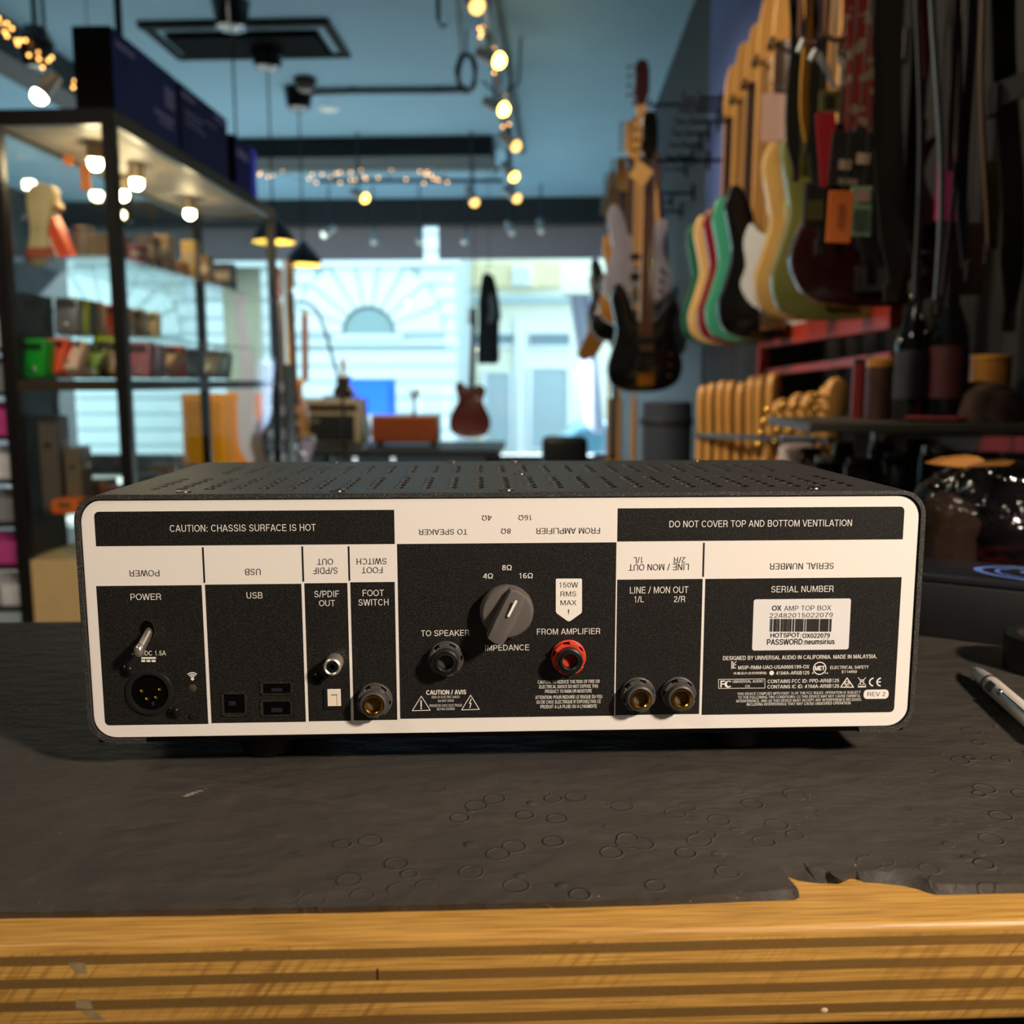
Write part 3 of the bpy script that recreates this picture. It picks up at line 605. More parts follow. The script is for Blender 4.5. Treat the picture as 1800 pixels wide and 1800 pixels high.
tg = [Z2(*p) for p in ((1222, 642), (1397, 642), (1403, 649), (1403, 878), (1396, 892), (1322, 945), (1309, 950), (1296, 945), (1222, 892), (1215, 878), (1215, 649))]; wb.add(flat(tg, yt))
for tri in (((248, 1487), (183, 1592), (312, 1588)), ((602, 1480), (538, 1586), (665, 1582))): line(Z2, tri, 5, wb, closed=True)
line(Z2, [(246, 1520), (247, 1562)], 9, wb); circ(Z2, (247, 1575), 6, wb)
line(Z2, [(606, 1508), (594, 1540), (606, 1538), (597, 1570)], 6, wb)
# little marks of the approvals block
line(Z4, [(258, 197), (258, 255)], 5, wb); line(Z4, [(268, 197), (268, 222), (296, 197)], 5, wb); line(Z4, [(268, 230), (268, 255)], 5, wb); circ(Z4, (286, 236), 17, wb, w_=6, a0=PI*0.3, a1=PI*1.7)
circ(Z4, (972, 252), 55, wb, w_=8); circ(Z4, (917, 291), 6, wb); circ(Z4, (1020, 291), 5, wb); circ(Z4, (1036, 291), 5, wb); circ(Z4, (583, 290), 19, wb)
line(Z4, [(152, 342), (528, 338), (528, 412), (152, 415)], 4, wb, closed=True)
circ(Z4, (230, 381), 30, wb, w_=8, a0=PI*0.25, a1=PI*1.75)
line(Z4, [(1194, 330), (1142, 405), (1246, 405)], 8, wb, closed=True); circ(Z4, (1194, 376), 22, wb, w_=5); line(Z4, [(1182, 374), (1192, 386), (1210, 362)], 6, wb)
line(Z4, [(1284, 328), (1346, 388)], 5, wb); line(Z4, [(1346, 328), (1284, 388)], 5, wb); line(Z4, [(1298, 345), (1304, 385), (1326, 385), (1332, 345)], 4, wb, closed=True); qd(Z4, 1282, 396, 1348, 406, wb)
circ(Z4, (1408, 363), 37, wb, w_=11, a0=PI*0.5, a1=PI*1.5); circ(Z4, (1468, 363), 37, wb, w_=11, a0=PI*0.5, a1=PI*1.5); line(Z4, [(1434, 363), (1464, 363)], 10, wb)
put('lettering', wb, M_ink, plate, label='white lettering'); put('lettering', kb, M_inkb, plate, label='dark lettering')
# serial label and revision sticker
a = rect(Z3(803, 610), Z3(1342, 607), Z3(797, 893), Z3(1333, 890))
lb = put('serial_label', MB().add(prism(rrect(*a, 0.0011, 4), 0.00012, y0=yp)), mat('label_paper', 'e6e4e2', 0.55, var=0.02), plate, label='pale grey paper serial label')
L_ = []; yl = yp-0.00012-0.00006
T(Z3, 'OX', 905, 958, 645, 673, 0, 0.02, L_, yl); T(Z3, 'AMP TOP BOX', 973, 1234, 645, 673, 0, 0, L_, yl); T(Z3, '22482015022079', 892, 1243, 685, 712, 0, 0, L_, yl)
T(Z3, 'HOTSPOT:', 897, 1068, 797, 822, 0, 0.02, L_, yl); T(Z3, 'OX022079', 1074, 1227, 799, 824, 0, 0.02, L_, yl); T(Z3, 'PASSWORD:neumsirius', 878, 1254, 830, 861, 0, 0.02, L_, yl)
pb = letter_mesh(L_); rb = random.Random(3); xq = 895
while xq < 1234:
    wq = rb.choice((3, 3, 5, 8)); qd(Z3, xq, 719, min(1236, xq+wq), 790, pb, yl); xq += wq+rb.choice((3, 4, 4, 7))
put('lettering', pb, M_inkb, lb)
a = rect(Z4(1329, 425), Z4(1531, 425), Z4(1329, 499), Z4(1531, 499))
lb = put('revision_label', MB().add(prism(rrect(*a, 0.0018, 5), 0.00012, y0=yp)), M_ink, plate, label='small white sticker reading REV 2')
L_ = []; T(Z4, 'REV 2', 1360, 1505, 443, 478, 0, 0, L_, yl); put('lettering', letter_mesh(L_), M_inkb, lb)
# connectors and controls
def nut(r1, r2, h, n=6, frac=0.62):
    pts = []
    for i in range(n):
        a0 = 2*PI*i/n; s = 2*PI/n
        pts += [(r1*math.cos(a0+s*frac*k/4), r1*math.sin(a0+s*frac*k/4)) for k in range(5)]
        pts += [(r2*math.cos(a0+s*frac+s*(1-frac)*k/2), r2*math.sin(a0+s*frac+s*(1-frac)*k/2)) for k in range(3)]
    return pts
def jack(c, nutm, bushm, rimm, name, ang=0.3):
    """quarter-inch jack; c = face plate point under its axis"""
    j = put(name, MB().add(lathe([(0.0044, -0.012), (0.0046, 0.0077), (0.0053, 0.0086), (0.0062, 0.0082), (0.0064, 0.0)], 32, 'y')), bushm, box_, loc=(c[0], -0.0003, c[1]))
    v, f = prism([(x*math.cos(ang)-z*math.sin(ang), x*math.sin(ang)+z*math.cos(ang)) for x, z in nut(0.0080, 0.0069, 0)], 0.0036, 0.0003, 1, y0=-0.0012)
    nm = MB().add((v, f)).add(lathe([(0.0078, 0.0), (0.0084, 0.0002), (0.0084, 0.0013), (0.0077, 0.0016)], 32, 'y'))
    put('nut', nm, nutm, j)
    put('rim', MB().add(lathe([(0.0034, -0.010), (0.0035, 0.0086), (0.0040, 0.0091), (0.0047, 0.0090), (0.0049, 0.0083)], 32, 'y')), rimm, j)
    put('bore_shade', MB().add(lathe([(0.0036, 0.0006), (0, 0.0006)], 24, 'y')), M_hole, j); return j  # flat black disc, the shade inside the jack put into its colour
def off(fn, x, y, p):          # the point of the plate under something that stands p proud of it
    a = fn(x, y); k = (0.4332-p)/0.4332; return (DEV0.x+(a[0]-DEV0.x)*k, DEV0.z+(a[1]-DEV0.z)*k)
jack(off(Z2, 423, 1246, 0.008), M_nutg, M_plastic, M_plastic, 'speaker_jack')['label'] = 'black jack with grey nut'
jack(off(Z2, 1316, 1236, 0.008), mat('red_nylon', 'd8402a', 0.4, var=0.06), M_plastic, M_plastic, 'amplifier_jack', 0.9)['label'] = 'black jack with red nut'
jack(off(Z1, 1633, 1364, 0.0085), M_nutg, M_nutg, M_brass, 'footswitch_jack', 0.1)['label'] = 'brass rimmed jack below FOOT SWITCH'
jack(off(Z3, 177, 1166, 0.0085), M_nutg, M_nutg, M_brass, 'line_jack', 0.5)['label'] = 'brass rimmed jack under 1/L'
jack(off(Z3, 405, 1163, 0.0085), M_nutg, M_nutg, M_brass, 'line_jack', 1.1)['label'] = 'brass rimmed jack under 2/R'
# impedance knob
kc = off(Z2, 863, 880, 0.004); kn = put('impedance_knob', MB().add(lathe([(0, 0.0005), (0.0125, 0.0005), (0.0128, 0.0025), (0.0124, 0.0062), (0.0112, 0.0078), (0, 0.0092)], 56, 'y')), M_knob, box_, loc=(kc[0], 0, kc[1]), rot=(0, math.radians(27), 0))
bar = prism([(-0.0044, -0.0128), (0, -0.0136), (0.0044, -0.0128), (0.0050, -0.002), (0.0046, 0.0115), (0.002, 0.0124), (-0.002, 0.0124), (-0.0046, 0.0115), (-0.0050, -0.002)], 0.0105, 0.0006, 2, y0=-0.0055)
bv = [(x*(1-0.10*max(0, (-y-0.0055)/0.0105)), y*(1-(0.26*max(0, z/0.0124)**2 if y < -0.009 else 0)), z) for x, y, z in bar[0]]
put('grip', MB().add((bv, bar[1])), M_knob, kn)
put('pointer_line', MB().add(prism([(-0.00055, 0.0005), (0.00055, 0.0005), (0.00055, 0.0090), (-0.00055, 0.0090)], 0.0004, 0, y0=-0.01515)), M_ink, kn, label='white pointer line')
# toggle switch
tc_ = Z5(752, 335); tg_ = put('power_toggle', MB().add(lathe([(0.0046, -0.006), (0.0046, 0.0004), (0.0040, 0.0004), (0.0040, -0.006)], 28, 'y')), mat('slot_rim', '4a4338', 0.35, 0.7), box_, loc=(tc_[0], 0, tc_[1]))
for q in [tg_]: q.scale = (0.86, 1, 1.22)
put('slot', MB().add(lathe([(0, 0.00012), (0.0041, 0.00012)], 28, 'y')), M_hole, tg_)
put('lever', MB().add(cyl((0.0008, 0.001, -0.0006), (-0.0001, -0.0105, -0.0052), 0.0021, 20, 0.0024)).add(ball((-0.0001, -0.0108, -0.0053), 0.0027, 20)), mat('polished_steel', 'e4ded2', 0.25, 0.9, var=0.04), tg_, label='polished steel lever')
# four-pin power socket
xc = Z5(785, 1086); k5 = abs(Z5(1, 0)[0]-Z5(0, 0)[0])
xl = put('power_socket', MB().add(lathe([(228*k5, -0.009), (228*k5, 0.0004), (236*k5, 0.0012), (262*k5, 0.0014), (292*k5, 0.0010), (300*k5, 0.0001)], 56, 'y')), M_plastic, box_, loc=(xc[0], 0, xc[1]))
put('socket_bed', MB().add(lathe([(0, 0.0001), (230*k5, 0.0001)], 40, 'y')), M_hole, xl)
for px_, pz_ in ((693, 1065), (910, 1045), (755, 1160), (865, 1142)):
    p = Z5(px_, pz_); put('pin', MB().add(cyl((p[0]-xc[0], 0.001, p[1]-xc[1]), (p[0]-xc[0], -0.0009, p[1]-xc[1]), 0.0009, 14)).add(ball((p[0]-xc[0], -0.0009, p[1]-xc[1]), 0.0009, 10)), M_brass, xl)
put('key_tab', MB().add(box((0.0012, -0.0004, -0.0056), (0.0014, 0.0012, 0.0022), 0.0003)), M_plastic, xl)
def screw(c, r, name='panel_screw'):
    s = put(name, MB().add(lathe([(r, -0.0002), (r, 0.0004), (r*0.7, 0.0011), (r*0.3, 0.0014), (0, 0.0014)], 22, 'y')), mat('black_screw', '2a2a2a', 0.2, 0.8), box_, loc=(c[0], 0, c[1]))
    put('cross_recess', MB().add(box((0, -0.0014, 0), (r*1.0, 0.0003, r*0.22))).add(box((0, -0.0014, 0), (r*0.22, 0.0003, r*1.0))), M_hole, s, rot=(0, 0.4, 0))
screw(Z5(497, 830), 75*k5); screw(Z5(1066, 1340), 78*k5); screw(Z6(172, 562), 65*abs(Z6(1, 0)[0]-Z6(0, 0)[0]))
put('status_light', MB().add(lathe([(0, 0.0007), (0.0010, 0.0006), (0.0019, 0.0001)], 20, 'y')), mat('smoked_lens', '4a4036', 0.25), box_, loc=(Z5(1308, 1035)[0], 0, Z5(1308, 1035)[1]))
put('reset_button', MB().add(lathe([(0.0019, -0.002), (0.0019, 0.0001), (0.0014, 0.0001), (0.0013, 0.0008), (0, 0.0009)], 20, 'y')), M_plastic, box_, loc=(Z5(1308, 1370)[0], 0, Z5(1308, 1370)[1]))
# usb ports and optical port (frame, flat black plate for the shaded opening, tongue)
M_usb = mat('port_steel', '6a6458', 0.35, 0.8, var=0.15, scale=300)
Z8 = lambda x, y: pan(380+x/11.25, 1180+y/11.25)
def port(name, fn, xa, ya, xb, yb, ox, rimw=0.0009):
    a = fn(xa, ya); b_ = fn(xb, yb); c = ((a[0]+b_[0])/2, (a[1]+b_[1])/2); w2, h2 = (b_[0]-a[0])/2, (a[1]-b_[1])/2
    fr = MB(); t = rimw
    for q in (((-w2, -h2), (w2, -h2+t)), ((-w2, h2-t), (w2, h2)), ((-w2, -h2), (-w2+t, h2)), ((w2-t, -h2), (w2, h2))):
        fr.add(box2((q[0][0], -0.0005, q[0][1]), (q[1][0], -0.00005, q[1][1])))
    o = put(name, fr, sparkle('port_surround', '221f1b', '6a6050', 0.4, 2200), box_, loc=(c[0], 0, c[1])); return o, w2, h2, c
o, w2, h2, c = port('usb_type_b_port', Z8, 95, 415, 615, 885, 0)
put('mouth_shade', MB().add(box2((-w2+0.0009, -0.0002, -h2+0.0014), (w2-0.0005, -0.0001, h2-0.0006))), M_hole, o)  # flat black plate, shade of the opening as plain colour
put('metal_shell', MB().add(box2((-w2+0.0009, -0.0004, -h2+0.0016), (-w2+0.0013, -0.0002, h2-0.0012))).add(box2((-w2+0.0009, -0.0004, -h2+0.0014), (w2-0.0008, -0.0002, -h2+0.0017))), M_usb, o)
put('tongue', MB().add(box((-0.0008, -0.0003, 0.0006), (0.0032, 0.0003, 0.0022))), mat('port_plastic', '22222a', 0.4), o)
for k, (ya, yb) in enumerate(((205, 455), (560, 880))):
    o, w2, h2, c = port('usb_type_a_port', Z8, 865, ya, 1515, yb, 0)
    put('mouth_shade', MB().add(box2((-w2+0.0009, -0.0002, -h2+0.0006), (w2-0.0005, -0.0001, h2-0.0006))), M_hole, o)  # same flat plate, the opening's shade painted black
    put('metal_shell', MB().add(box2((-w2+0.0009, -0.0005, -h2+0.0010), (-w2+0.0014, -0.0002, h2-0.0008))).add(box2((-w2+0.0015, -0.0005, -h2+0.0006), (w2-0.0012, -0.0002, -h2+0.0009))), M_usb, o)
    put('tongue', MB().add(box((0.0002, -0.0003, -h2*0.25), (0.0052, 0.0003, h2*0.5))), mat('port_plastic', '22222a', 0.4), o)
rc = off(Z6, 325, 432, 0.008); rj = put('coaxial_jack', MB().add(lathe([(0.0027, -0.002), (0.0028, 0.0088), (0.0034, 0.0093), (0.0041, 0.0088), (0.0042, 0.0)], 36, 'y')), mat('satin_nickel', 'e0d8c4', 0.36, 0.85, var=0.04), box_, loc=(rc[0], 0, rc[1]))
put('insulator', MB().add(lathe([(0.0031, 0.0086), (0.0013, 0.0086), (0.0013, 0.0050), (0, 0.0050)], 28, 'y')), mat('black_insulator', '12141a', 0.25), rj)
a = Z6(232, 660); b_ = Z6(445, 875); oc = ((a[0]+b_[0])/2, (a[1]+b_[1])/2)
op = put('optical_port', MB().add(box((0, -0.0002, 0), (b_[0]-a[0], 0.0010, a[1]-b_[1]), 0.0002)), M_plastic, box_, loc=(oc[0], 0, oc[1]))
p, q = Z6(275, 662), Z6(420, 838); put('shutter', MB().add(box2((p[0]-oc[0], -0.0012, q[1]-oc[1]), (q[0]-oc[0], -0.0006, p[1]-oc[1]), 0.0001)), mat('cream_plastic', 'f2e6d0', 0.4, var=0.02), op, label='cream plastic shutter')
sm = MB(); u6 = abs(Z6(1, 0)[0]-Z6(0, 0)[0])
for r4 in ((315, 716, 380, 722), (374, 716, 380, 832)):
    p, q = Z6(r4[0], r4[1]), Z6(r4[2], r4[3]); sm.add(box2((p[0]-oc[0], -0.00128, q[1]-oc[1]), (q[0]-oc[0], -0.0012, p[1]-oc[1])))
put('shutter_seam', sm, M_inkb, op)
# ------------------------------------------------------------------ things on the counter beside the box
def devr(a): return PHI+a
# pen
pa = Vector((*gxy(1706, 1189), 0.0052)); pb_ = Vector((*gxy(1800, 1273), 0.0052)); pd = (pb_-pa).normalized(); pyaw = math.atan2(pd.y, pd.x)
pen = thing('ballpoint_pen', 'white ballpoint pen with a pale metal tip lying on the foam mat', 'pen', dev(pa.x, pa.y, 0), PHI+pyaw)
R0 = 0.0054
put('barrel', MB().add(lathe([(0, 0.034), (R0*0.96, 0.034), (R0, 0.036), (R0, 0.125), (R0*0.8, 0.132), (0, 0.132)], 28, 'x', (0, 0, R0+0.0003))), mat('pearl_white_lacquer', 'efe4d8', 0.25, var=0.03), pen)
put('grip_cone', MB().add(lathe([(0, 0.0012), (0.0010, 0.002), (0.0016, 0.006), (0.0028, 0.008), (0.0043, 0.016), (R0, 0.031), (R0, 0.0325), (0, 0.0325)], 28, 'x', (0, 0, R0+0.0003))), mat('brushed_silver', 'e8e6e2', 0.34, 0.5, var=0.04), pen)
put('tip', MB().add(lathe([(0, -0.0015), (0.0006, -0.0008), (0.0010, 0.0022), (0, 0.0022)], 16, 'x', (0, 0, R0+0.0003))), M_chrome, pen)
put('collar', MB().add(lathe([(R0*1.03, 0.0322), (R0*1.05, 0.033), (R0*1.03, 0.0345)], 28, 'x', (0, 0, R0+0.0003))), mat('dark_steel', '3a3836', 0.2, 1.0), pen)
put('printed_band', MB().add(([(0.040+0.010*i, -(R0+0.00015)*math.cos(a), R0+0.0003+(R0+0.00015)*math.sin(a)) for i in (0, 1) for a in [k*0.14-0.05 for k in range(9)]], [(k, k+1, k+10, k+9) for k in range(8)])), mat('black_gold_print', '2e2716', 0.4, var=0.5, scale=600), pen, label='black and gold printed band')
put('clip', MB().add(box((0.092, -R0*0.75, R0+R0*0.8), (0.066, 0.0022, 0.0012), 0.0004)).add(ball((0.0595, -R0*0.75, R0*1.75), 0.0020, 12)), M_chrome, pen)
# black flat case with a blue ring emblem
pc = [gxy(1604, 1116), gxy(1800, 1141)]; ca = Vector((*pc[0], 0)); cb = Vector((*pc[1], 0)); cdv = (cb-ca).normalized(); cyaw = math.atan2(cdv.y, cdv.x)
case = thing('flat_black_case', 'flat black box with a round blue emblem on its lid, beside the load box', 'case', dev(ca.x, ca.y, 0), PHI+cyaw)
M_case2 = mat('matt_black_card', '151517', 0.5, var=0.1, bump=0.1)
CH = 0.048
put('body', MB().add(box2((-0.10, 0, 0), (0.165, 0.066, CH*0.86), 0.002, 2)), M_case2, case)
lid = put('lid', MB().add(box2((-0.1005, -0.0006, CH*0.865), (0.1655, 0.0666, CH), 0.002, 2)), mat('lid_black', '1e2026', 0.35, var=0.1), case)
ex, ey = 0.095, 0.033
M_eb = mat('emblem_blue', '6d8fe0', 0.4, var=0.1)
def hring(r1, r2, cx, cy, z, n=40):
    v, f = ring2(r1, r2, (cx, cy), 0, n); return [(x, ey+(zz-ey)*.5, z) for x, _, zz in v], f
em = MB().add(hring(0.054, 0.060, ex, ey, CH+0.0002)).add(hring(0.043, 0.046, ex, ey, CH+0.0002))
for k in range(3): em.add(hring(0, 0.018, ex+0.013*math.cos(k*2.1+0.6), ey+0.013*math.sin(k*2.1+0.6), CH+0.0003+k*0.00006, 20))
put('emblem', em, M_eb, lid, label='round blue emblem')
put('emblem_centre', MB().add(hring(0, 0.010, ex-0.012, ey-0.02, CH+0.0006, 16)).add(hring(0, 0.007, ex+0.006, ey-0.024, CH+0.0006, 16)), mat('emblem_green', '5f9a3c', 0.4), lid, label='green patch of the emblem')
# roll of black tape at the edge of the picture
tp = thing('tape_roll', 'black roll of tape behind the pen, next to the flat black box', 'tape', dev(*gxy(1842, 1178), 0), PHI)
put('tape', MB().add(lathe([(0.02, 0), (0.026, 0), (0.027, 0.001), (0.027, 0.023), (0.026, 0.024), (0.02, 0.024), (0.02, 0)], 40)), M_plastic, tp)
put('core', MB().add(lathe([(0.019, 0.0005), (0.0199, 0.0005), (0.0199, 0.0235), (0.019, 0.0235), (0.019, 0.0005)], 32)), mat('dark_card_core', '241c14', 0.8), tp)

# ------------------------------------------------------------------ guitars
GOLD = mat('gold_plate', 'd8b050', 0.22, 1.0, var=0.05); NICK = mat('nickel', 'cfcdc8', 0.2, 1.0, var=0.05)
M_maple = mat('maple', 'c8944e', 0.4, var=0.12, scale=12, stretch=(8, 8, 0.6)); M_rose = mat('rosewood', '4a2c1c', 0.5, var=0.2, scale=30, stretch=(8, 8, 0.6)); M_ebony = mat('ebony', '1a1513', 0.45)
def lac(name, c, rough=0.18, var=0.05): return mat(name, c, rough, var=var, scale=6, coat=0.5)
BASS = [(-.03, .300), (-.055, .33), (-.075, .40), (-.105, .452), (-.135, .455), (-.152, .40), (-.135, .31), (-.128, .25), (-.148, .17), (-.165, .10), (-.145, .03), (-.075, .002), (0, 0), (.08, .008), (.143, .045), (.163, .11), (.146, .18), (.120, .245), (.122, .31), (.142, .355), (.125, .395), (.092, .385), (.062, .335), (.03, .300)]
SING = [(-.03, .36), (-.06, .385), (-.105, .385), (-.13, .34), (-.118, .27), (-.125, .23), (-.165, .16), (-.178, .09), (-.14, .02), (-.07, -.002), (0, -.004), (.07, -.002), (.14, .02), (.178, .09), (.165, .16), (.125, .23), (.105, .28), (.115, .325), (.13, .36), (.105, .35), (.06, .32), (.03, .32)]
ARCH = [(-.03, .375), (-.055, .395), (-.10, .385), (-.125, .36), (-.118, .31), (-.108, .275), (-.135, .22), (-.178, .15), (-.182, .08), (-.15, .025), (-.085, 0), (0, -.006), (.085, 0), (.15, .025), (.182, .08), (.178, .15), (.14, .22), (.11, .275), (.125, .32), (.142, .365), (.125, .40), (.09, .41), (.06, .385), (.03, .375)]
VEE = [(-.03, .40), (-.05, .39), (-.24, -.02), (-.20, -.06), (-.12, -.03), (0, .17), (.12, -.03), (.20, -.06), (.24, -.02), (.05, .39), (.03, .40)]
def guitar(name, label, loc, yaw=0, shape=BASS, L=1.14, bw=1.0, bh=1.0, body='black', neckm=None, fret=None, guard=None, hw=None, group=None, pegs=4, side=1, thick=0.042, headm=None, tilt=0.0, back=False, bridge='plate', cat='guitar', roll=0.0):
    """hanging guitar, strings towards -y; loc is the lowest point of its body; side: pegs to the viewer's left (-1) or right (1)"""
    g = thing(name, label, cat, loc, (tilt, roll, yaw + (PI if back else 0)), group)
    neckm = neckm or M_maple; fret = fret or M_rose; hw = hw or NICK; headm = headm or neckm
    poly = spline([(x*bw, z*bh) for x, z in shape], 4) if shape is not VEE else [(x*bw, z*bh) for x, z in shape]
    put('body', MB().add(prism(poly, thick, 0.006, 2, y0=thick)), body, g)
    nz = max(z for x, z in poly if abs(x) < 0.04*bw)-0.06; hs = 0.20 if pegs == 4 else 0.185; top = L
    n0, n1 = nz, top-hs
    def tap(z0_, z1_, w0, w1, ya, yb): return ([(sx*w/2, y, z) for z, w in ((z0_, w0), (z1_, w1)) for sx, y in ((-1, ya), (1, ya), (1, yb), (-1, yb))], [(0, 1, 2, 3), (7, 6, 5, 4), (0, 4, 5, 1), (1, 5, 6, 2), (2, 6, 7, 3), (3, 7, 4, 0)])
    put('neck', MB().add(tap(n0, n1, 0.058, 0.044, -0.004, 0.018)), neckm, g)
    put('fretboard', MB().add(tap(n0-0.07, n1, 0.060, 0.045, -0.010, -0.0041)), fret, g)
    s = side
    if pegs == 4: hp = [(-.020, 0), (.020, 0), (.024*1, .03), (.040 if s > 0 else .034, .05), (.036, .10), (.034, .16), (.022, .20), (-.012, .205), (-.034, .18), (-.030, .10), (-.034 if s > 0 else -.040, .05), (-.024, .03)]
    else: hp = [(-.021, 0), (.021, 0), (.028, .03), (.044, .045), (.042, .10), (.040, .15), (.034, .185), (.004, .19), (-.012, .175), (-.022, .12), (-.026, .05), (-.026, .02)]
    if s < 0 and pegs != 4: hp = [(-x, z) for x, z in hp][::-1]
    put('headstock', MB().add(prism(hp, 0.014, 0.002, 1, y0=0.014)), headm, g, loc=(0, 0, n1-0.002))
    for k in range(pegs):
        z = n1+0.045+k*(0.125/(pegs-1)); x = s*0.036
        put('tuning_peg', MB().add(cyl((x, 0.006, z), (x+s*0.022, 0.006, z), 0.004, 8)).add(ball((x+s*0.028, 0.006, z), 0.011, 8, (0.7, 0.35, 1.0))).add(cyl((x-s*0.014, 0.004, z), (x-s*0.014, -0.010, z), 0.005, 8)), hw, g)
    if not back:
        if guard is not None:
            gp = spline([(x*bw, z*bh) for x, z in ((-.04, .315), (-.075, .345), (-.095, .29), (-.085, .22), (-.10, .16), (-.06, .10), (.01, .075), (.08, .03), (.125, .045), (.135, .10), (.11, .17), (.085, .23), (.085, .30), (.045, .30))], 3)
            put('pickguard', MB().add(prism(gp, 0.003, 0.0006, 1, y0=-0.0002)), guard, g)
        for q, z in enumerate((0.22*bh, 0.13*bh)):
            put('pickup', MB().add(box((0, -0.006, z), (0.085, 0.012, 0.032), 0.003)), mat('pickup_black', '121212', 0.35), g)
        put('bridge', MB().add(box((0, -0.006, 0.055*bh), (0.078, 0.012, 0.052), 0.003)), hw, g)
        for q in range(3):
            put('control_knob', MB().add(lathe([(0, 0.016), (0.0095, 0.016), (0.0105, 0.0), (0, 0)], 14, 'y')), hw, g, loc=(0.105*bw-0.012*q*0.2, -0.003, (0.16-0.045*q)*bh))
        st = MB(); ns = 4 if pegs == 4 else 6
        for k in range(ns):
            u = (k-(ns-1)/2)/(ns-1); st.add(cyl((u*0.058, -0.013, 0.055*bh), (u*0.034, -0.0125, n1), 0.0009, 5)); 
        put('strings', st, NICK, g)
    return g
def hanger(label, gx, gy, gz, wx, group=None, plate=True):
    h = thing('guitar_hanger', label, 'hanger', (wx, gy, gz), 0, group)
    put('arm', MB().add(cyl((-0.004, 0.05, 0.012), (gx-wx, 0.05, 0.012), 0.008, 8)), mat('black_steel', '101114', 0.4, 0.6), h)
    if plate: put('wall_plate', MB().add(box((-0.008, 0.05, 0.012), (0.012, 0.05, 0.09), 0.002)), mat('black_steel', '101114', 0.4, 0.6), h)
    put('yoke', MB().add(tube([(gx-wx-0.034, -0.035, 0.012), (gx-wx-0.034, 0.02, 0.008), (gx-wx-0.028, 0.045, 0.010), (gx-wx, 0.052, 0.012), (gx-wx+0.028, 0.045, 0.010), (gx-wx+0.034, 0.02, 0.008), (gx-wx+0.034, -0.035, 0.012)], 0.007, 8)), mat('yoke_rubber', '1c1a1a', 0.6), h)
    return h
M_blk = lac('black_lacquer', '0c0c0e'); M_silv = lac('lilac_silver_lacquer', '8f8b96', 0.3); M_crm = lac('cream_lacquer', 'd8b070'); M_red = lac('dark_red_lacquer', '7a0d14'); M_sea = lac('seafoam_lacquer', '3f9a7a'); M_grn = lac('deep_green_lacquer', '0f5a3a'); M_whtg = mat('white_guard', 'dfe6e8', 0.3)
M_nat = lac('natural_ash', 'c09a58', 0.3, 0.15); M_olv = lac('olive_lacquer', '6a6c34', 0.3); M_tan = lac('amber_lacquer', 'a8742c', 0.3, 0.15); M_brn = lac('dark_brown_lacquer', '2e1a12', 0.3, 0.2); M_mint = mat('mint_guard', 'c4c69a', 0.35)
GR = 'guitars hanging along the painted wall'
def hang(Y, pxc, pyb, label, hlabel, **kw):
    p = at(pxc, pyb, Y); wx = XR2 if Y > 3.74 else XR
    g = guitar('electric_bass' if kw.get('pegs', 4) == 4 else 'electric_guitar', label, p, group=GR, **kw)
    hanger(hlabel, p.x, Y, p.z+kw.get('L', 1.14)-0.20, wx, 'guitar hangers on the wall'); return g
# rear row, nearest first
hang(4.1, 1134, 689, 'black bass guitar with gold hardware, nearest of the row facing the counter', 'black hanger arm holding the black bass with gold hardware', body=M_blk, hw=GOLD, neckm=M_maple, fret=M_rose, L=1.16, side=-1, headm=M_blk, yaw=0.10)
hang(4.62, 1122, 536, 'lilac silver bass guitar hanging directly behind the black bass with gold hardware', 'hanger arm holding the lilac silver bass', body=M_silv, guard=M_silv, fret=M_maple, hw=NICK, headm=lac('maroon_lacquer', '3a1c1c', 0.3), L=1.12, bh=1.02, side=-1, yaw=0.08)
hang(5.0, 1108, 570, 'amber electric guitar with a cream horn showing behind the lilac silver bass', 'hanger arm holding the amber guitar', body=M_tan, guard=M_crm, L=1.02, pegs=6, side=-1)
hang(5.5, 1092, 600, 'black and white electric guitar behind the amber guitar', 'hanger arm holding the black and white guitar', body=M_blk, guard=M_whtg, L=1.02, pegs=6, side=-1, shape=SING)
hang(6.0, 1081, 618, 'amber pointed electric guitar with V body, its wing tip showing against the window', 'hanger arm holding the pointed guitar', body=M_tan, L=1.05, pegs=6, side=-1, shape=VEE)
hang(6.5, 1076, 575, 'dark brown electric guitar between the pointed guitar and the window', 'hanger arm holding the dark brown guitar', body=M_brn, guard=M_crm, L=1.02, pegs=6, side=-1)
hang(7.1, 1070, 590, 'cream electric guitar hanging last in the row before the window', 'hanger arm holding the last cream guitar', body=M_crm, guard=M_blk, L=1.02, pegs=6, side=-1)
# middle row against the blue pier
hang(3.68, 1273, 606, 'deep green electric guitar, rearmost of the five nested bodies by the blue pier', 'hanger arm holding the deep green guitar', body=M_grn, L=1.02, pegs=6, side=1, fret=M_rose)
hang(3.48, 1290, 606, 'cream electric guitar between the deep green and dark red bodies by the blue pier', 'hanger arm holding the cream guitar by the blue pier', body=M_crm, L=1.04, pegs=6, side=1, fret=M_maple)
hang(3.30, 1310, 604, 'dark red electric guitar between the cream and seafoam bodies by the blue pier', 'hanger arm holding the dark red guitar', body=M_red, L=1.04, pegs=6, side=1, fret=M_rose)
hang(3.13, 1329, 601, 'seafoam green electric guitar just behind the black one with white pickguard', 'hanger arm holding the seafoam guitar', body=M_sea, L=1.06, pegs=6, side=1, fret=M_maple)
gb = hang(2.95, 1356, 596, 'black electric guitar with white pickguard, front one of the five nested bodies', 'hanger arm holding the black guitar with white pickguard', body=M_blk, guard=M_whtg, L=1.05, pegs=6, side=1, fret=M_rose)
